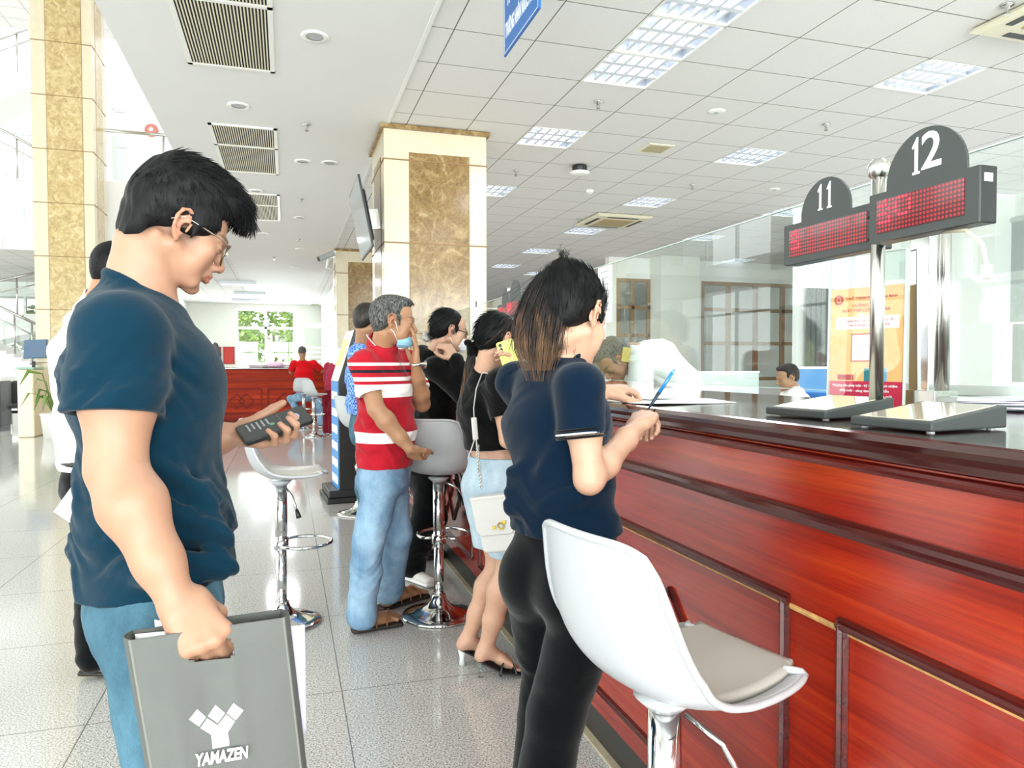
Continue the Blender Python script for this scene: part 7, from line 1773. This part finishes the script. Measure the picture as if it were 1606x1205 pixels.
g.cap(nb-F_['f']*.05+V(0,0,.01),nb-F_['f']*.075-V(0,0,.06),.045,.03,.04); garment('hood',g,.006,M['black_cotton'],e)
b=Sdf(); rg=random.Random(6)
for k in range(10): b.sph(at(671+rg.uniform(-5,6),527+rg.uniform(-6,7),4.18+rg.uniform(-.02,.02)),rg.uniform(.012,.018),.006)
garment('scrunchie',b,.005,mat('grey_satin','a7a7a3',.4),e)
MB().tube([L(x*.034+.026*math.cos(a),.101-.3*max(0,abs(x*.034+.026*math.cos(a))-.03),-.004+.019*math.sin(a)) for x in (1,) for a in np.linspace(0,2*PI,24)[:-1]],.0022,6,closed=True).tube([L(-.034+.026*math.cos(a),.101-.3*max(0,abs(-.034+.026*math.cos(a))-.03),-.004+.019*math.sin(a)) for a in np.linspace(0,2*PI,24)[:-1]],.0022,6,closed=True).tube([L(.060,.092,.006),L(.078,.0,.012)],.0022,6).tube([L(-.060,.092,.006),L(-.078,.0,.012)],.0022,6).tube([L(-.01,.106,0),L(.01,.106,0)],.002,6).build('glasses',M['black_plastic'],e,smooth=True,world=True)
sneaker(e,c['aR'],nrm(on_z(678,908,0)-on_z(622,888,0)),mat('white_canvas','e9e6de',.7),M['white_ink'],'sneaker')
sneaker(e,c['aL'],nrm(V(1,.1,0)),M['black_plastic'],M['dark_sole'],'shoe')
bag=empty('handbag',at(726,772,3.9),'black strap loops of a bag hanging between stool and counter','bag straps')
for k,(x0,y0,x1,y1,x2,y2) in enumerate(((716,746,722,795,716,760),(722,742,735,812,726,778),(730,744,740,790,728,806),(712,752,726,790,742,776))): 
    MB().tube([at(x0,y0,3.92),at((x0+x1)/2+3,(y0+y1)/2,3.9),at(x1,y1,3.9),at(x2,y2,3.93)],.013,6,flat=.25).build('strap',M['black_cotton'],bag,smooth=False,world=True)
# ------------------------------------------------------------ man in the blue checked shirt behind
def check():
    m=bpy.data.materials.new('blue_check'); m.use_nodes=True; t=NT(m); p=t.n['Principled BSDF']; ck=t.new('ShaderNodeTexChecker'); t.link(t.coords(),ck.inputs[0]); ck.inputs['Scale'].default_value=70; ck.inputs[1].default_value=lin('2f62b4'); ck.inputs[2].default_value=lin('8fb2e2'); t.link(ck.outputs[0],p.inputs['Base Color']); p.inputs['Roughness'].default_value=.85; return m
e=person('man in a blue checked shirt and jeans mostly hidden behind the man in stripes',(*at(578,660,4.75)[:2],0))
c=dict(az=.15,C=at(579,505,4.7),head=(.35,.15,0),HS=.98,nb=at(570,546,4.75),ch=at(575,585,4.75),wa=at(578,630,4.75),pe=at(580,665,4.75),
 shR=at(562,556,4.55),elR=at(562,612,4.5),wrR=at(590,650,4.5),shL=at(585,556,4.95),elL=at(600,610,4.95),wrL=at(625,600,4.8),
 top=check(),topname='shirt',sleeve='long',slr=.066,hem=at(578,650,4.7),dims=((.165,.125),(.16,.125),(.165,.12),(.085,.07)),bottom=M['jeans_mid'],botname='jeans',
 kR=at(575,765,4.75),aR=V(*at(583,850,4.8)[:2],.09),kL=at(592,765,4.9),aL=V(*at(600,850,4.95)[:2],.09),res=.0075,skin=SKIN2,hairmat=hair_mat('dark_brown_hair','15120f','38322c'),handR=(V(.5,0,-1),V(-.3,-1,0)),handL=(V(1,0,0),V(0,0,1)))
F_=figure(e,c)
for q in 'RL': sneaker(e,c['a'+q],V(.98,.2,0),M['brown_leather'],M['dark_sole'],'shoe')
# ------------------------------------------------------------ man in white behind the man in navy
e=person('man in a white shirt and black trousers standing behind the man in navy',(*at(140,760,3.02)[:2],0))
M['white_cotton']=cloth('white_cotton','e9e9ee',.85,.1,wb=.2)
hp=at(303,578,2.92)
c=dict(az=.12,C=at(186,428,3.0),head=(.2,.30,0),HS=1.0,nb=at(152,476,3.02),ch=at(135,560,3.02),wa=at(142,670,3.02),pe=at(150,742,3.02),
 shR=at(135,505,2.86),elR=at(150,620,2.80),wrR=at(146,720,2.84),shL=at(165,505,3.20),elL=at(215,605,3.15),wrL=at(285,587,2.98),
 handR=(V(.15,0,-1),V(-.2,-1,0)),handL=(V(.85,-.35,.15),V(.1,-.75,-.65),((10,60,50),)*4,dict(thumb=((.6,.8,-.1),(.8,.5,-.2),(.9,.3,-.2)))),
 top=M['white_cotton'],topname='shirt',slr=.066,slf=.75,hem=at(145,738,2.95),dims=((.158,.122),(.155,.122),(.165,.12),(.085,.07)),bottom=M['black_trouser'],
 kR=at(150,900,2.98),aR=V(*at(148,1035,3.02)[:2],.10),kL=at(172,900,3.15),aL=V(*at(180,1035,3.3)[:2],.10),legr=(.094,.074,.072),res=.006,skinres=.0048,skin=SKIN2)
F_=figure(e,c)
for q in 'RL': sneaker(e,c['a'+q],V(.96,-.28 if q=='R' else .2,0),mat('brown_shoe_'+q,'6b5a50',.45),M['dark_sole'],'shoe')
bt=MB(); cb=ct(c['pe'])+V(0,0,.055)
bt.tube([cb+F_['r']*.152*math.cos(a)+F_['f']*.118*math.sin(a) for a in np.linspace(0,2*PI,36)[:-1]],.017,8,closed=True,flat=1.0).build('belt',M['black_plastic'],e,smooth=True,world=True)
phone('smartphone','dark phone held in front by the man in the white shirt',at(324,566,2.88),V(.25,-.6,-.6),at(345,554,2.86)-at(303,579,2.92),.074,.150,.010,M['black_plastic'],M['black_plastic'],marks=False)
bent_sheet('paper_sheet',quad(at(128,742,2.78),at(150,768,2.76),at(143,842,2.76),at(84,803,2.80),bow=.01,nn=V(0,-1,0)),M['paper_lilac'],'white sheets held low by the man in the white shirt','paper')
# ------------------------------------------------------------ officers behind the glass
M['white_uniform']=cloth('white_uniform','f0f0ee',.8,.1,wb=.15); M['dark_skirt']=M['black_trouser']
e=person('officer in a white uniform shirt bending low over the desk behind the glass',(*at(1085,655,4.35)[:2],0))
c=dict(az=PI-.1,C=at(963,563,4.05),head=(PI,.95,0),HS=.98,nb=at(990,552,4.15),ch=at(1026,566,4.22),wa=at(1062,606,4.3),pe=at(1082,652,4.35),
 shR=at(1002,560,4.38),elR=at(990,620,4.4),wrR=at(960,601,4.3),shL=at(1006,568,4.0),elL=at(1002,628,3.98),wrL=at(968,601,4.08),
 handR=(V(-1,0,-.1),V(0,0,1)),handL=(V(-1,.1,-.1),V(0,0,1)),top=M['white_uniform'],topname='uniform_shirt',slr=.068,slf=.8,hem=at(1082,668,4.35),hemn=V(.5,0,-1),dims=((.155,.125),(.155,.125),(.16,.12),(.085,.07)),drop=False,
 bottom=M['black_trouser'],kR=at(1085,760,4.45),aR=V(*at(1090,850,4.5)[:2],.09),kL=at(1085,760,4.2),aL=V(*at(1090,850,4.25)[:2],.09),res=.0065,skin=SKIN2,hairmat=M['hair_grey'])
F_=figure(e,c)
MB().bar(at(983,545,3.98),at(980,568,3.98),.05,.012,up=(0,-1,0)).build('epaulette',mat('gold_green_epaulette','b5a03a',.5),e,world=True,bevel=.003)
for q in 'RL': sneaker(e,c['a'+q],V(-1,0,0),M['black_plastic'],M['dark_sole'],'shoe')
e=person('officer in a white uniform shirt seated at the back office desk',(*at(1244,640,6.6)[:2],0))
c=dict(az=PI-.15,C=at(1235,592,6.6),head=(PI-.2,.25,0),HS=1.0,nb=at(1243,611,6.62),ch=at(1246,630,6.62),wa=at(1249,660,6.62),pe=at(1250,685,6.62),
 shR=at(1238,617,6.82),elR=at(1225,642,6.85),wrR=at(1195,640,6.8),shL=at(1250,618,6.42),elL=at(1236,645,6.4),wrL=at(1205,641,6.45),handR=(V(-1,0,0),V(0,0,1)),handL=(V(-1,0,0),V(0,0,1)),
 top=M['white_uniform'],topname='uniform_shirt',slr=.066,hem=at(1250,690,6.6),bottom=M['black_trouser'],kR=at(1205,690,6.8),aR=V(*at(1205,760,6.8)[:2],.09),kL=at(1205,690,6.45),aL=V(*at(1205,760,6.45)[:2],.09),res=.009,skin=SKIN2)
F_=figure(e,c); 
ch_=empty('office_chair',(*at(1256,700,6.62)[:2],0),'blue office chair of the seated officer','chair'); bb=ct(c['pe'])
MB().box(-.24,.24,-.23,.23,bb[2]-.20,bb[2]-.13).build('seat',mat('blue_upholstery','2f6fb4',.8),ch_,bevel=.02); MB().box(.20,.26,-.22,.22,bb[2]-.05,bb[2]+.40).build('backrest',bpy.data.materials['blue_upholstery'],ch_,bevel=.02); MB().tube([(0,0,.08),(0,0,bb[2]-.2)],.03,10).bar((.2,0,bb[2]-.17),(.24,0,bb[2]+.1),.05,.02).build('column',M['black_plastic'],ch_)
b=MB()
for k in range(5): b.bar((0,0,.09),(.27*math.cos(k*1.2566),.27*math.sin(k*1.2566),.05),.04)
b.build('base',M['black_plastic'],ch_)
# ------------------------------------------------------------ people at the far counter
D=14.9
e=person('man in a red shirt and jeans seated at the far counter, seen from behind',(*at(476,612,D)[:2],0))
M['red_cotton']=cloth('red_cotton','c4141c',.85,.1,wb=.2)
c=dict(az=PI/2-.15,C=at(474,553,D),head=(PI/2-.1,.45,0),HS=1.0,nb=at(474,567,D),ch=at(477,585,D),wa=at(480,603,D),pe=at(479,617,D),
 shR=at(492,570,D),elR=at(505,582,D+.2),wrR=at(498,577,D+.5),shL=at(461,570,D),elL=at(456,584,D+.1),wrL=at(462,578,D+.5),
 top=M['red_cotton'],topname='polo_shirt',slr=.07,slf=.8,hem=at(479,616,D),dims=((.18,.13),(.17,.13),(.18,.13),(.09,.07)),bottom=M['jeans_light'],botname='jeans',
 kR=at(500,630,D+.1),aR=V(*at(503,656,D-.1)[:2],.10),kL=at(456,626,D+.2),aL=at(468,646,D),legr=(.095,.075,.07),res=.012,skin=SKIN2,hairmat=M['hair_grey'])
F_=figure(e,c)
sneaker(e,c['aR'],V(.3,.9,0),M['black_plastic'],M['white_ink'],'sneaker')
D=13.3
e=person('woman in a maroon dress and white headscarf standing beside the information kiosk',(*at(522,650,D)[:2],0))
M['maroon']=cloth('maroon_cloth','6f1526',.85,.1,wb=.2); M['maroon2']=cloth('maroon_top','9c2f47',.85,.1,wb=.2)
c=dict(az=.9,male=False,C=at(532,555,D),head=(.9,.2,0),HS=1.0,nb=at(527,570,D),ch=at(525,586,D),wa=at(522,604,D),pe=at(521,618,D),
 shR=at(535,575,D-.15),elR=at(540,595,D-.2),wrR=at(545,590,D),shL=at(514,574,D+.15),elL=at(512,595,D+.2),wrL=at(518,612,D+.2),
 top=M['maroon2'],topname='blouse',sleeve='long',slr=.066,hem=at(521,612,D),bottom=M['maroon'],botname='long_skirt',kR=at(524,645,D-.08),aR=V(*at(526,676,D-.08)[:2],.1),kL=at(517,645,D+.08),aL=V(*at(517,676,D+.08)[:2],.1),legr=(.12,.12,.13),res=.012,skin=SKIN3,hair='none')
F_=figure(e,c); L=F_['L']; g=Sdf(); g.ell(L(0,-.01,.03),(.085,.10,.095),F_['Rm'],.02); g.cap(L(0,-.02,-.03),L(0,-.02,-.14),.075,.10,.04); g.ell(L(0,.10,-.01),(.05,.05,.07),F_['Rm'],.02,'s'); garment('headscarf',g,.01,M['white_cotton'],e)
for q in 'RL': sneaker(e,c['a'+q],V(.7,.7,0),M['white_cotton'],M['white_ink'],'shoe')
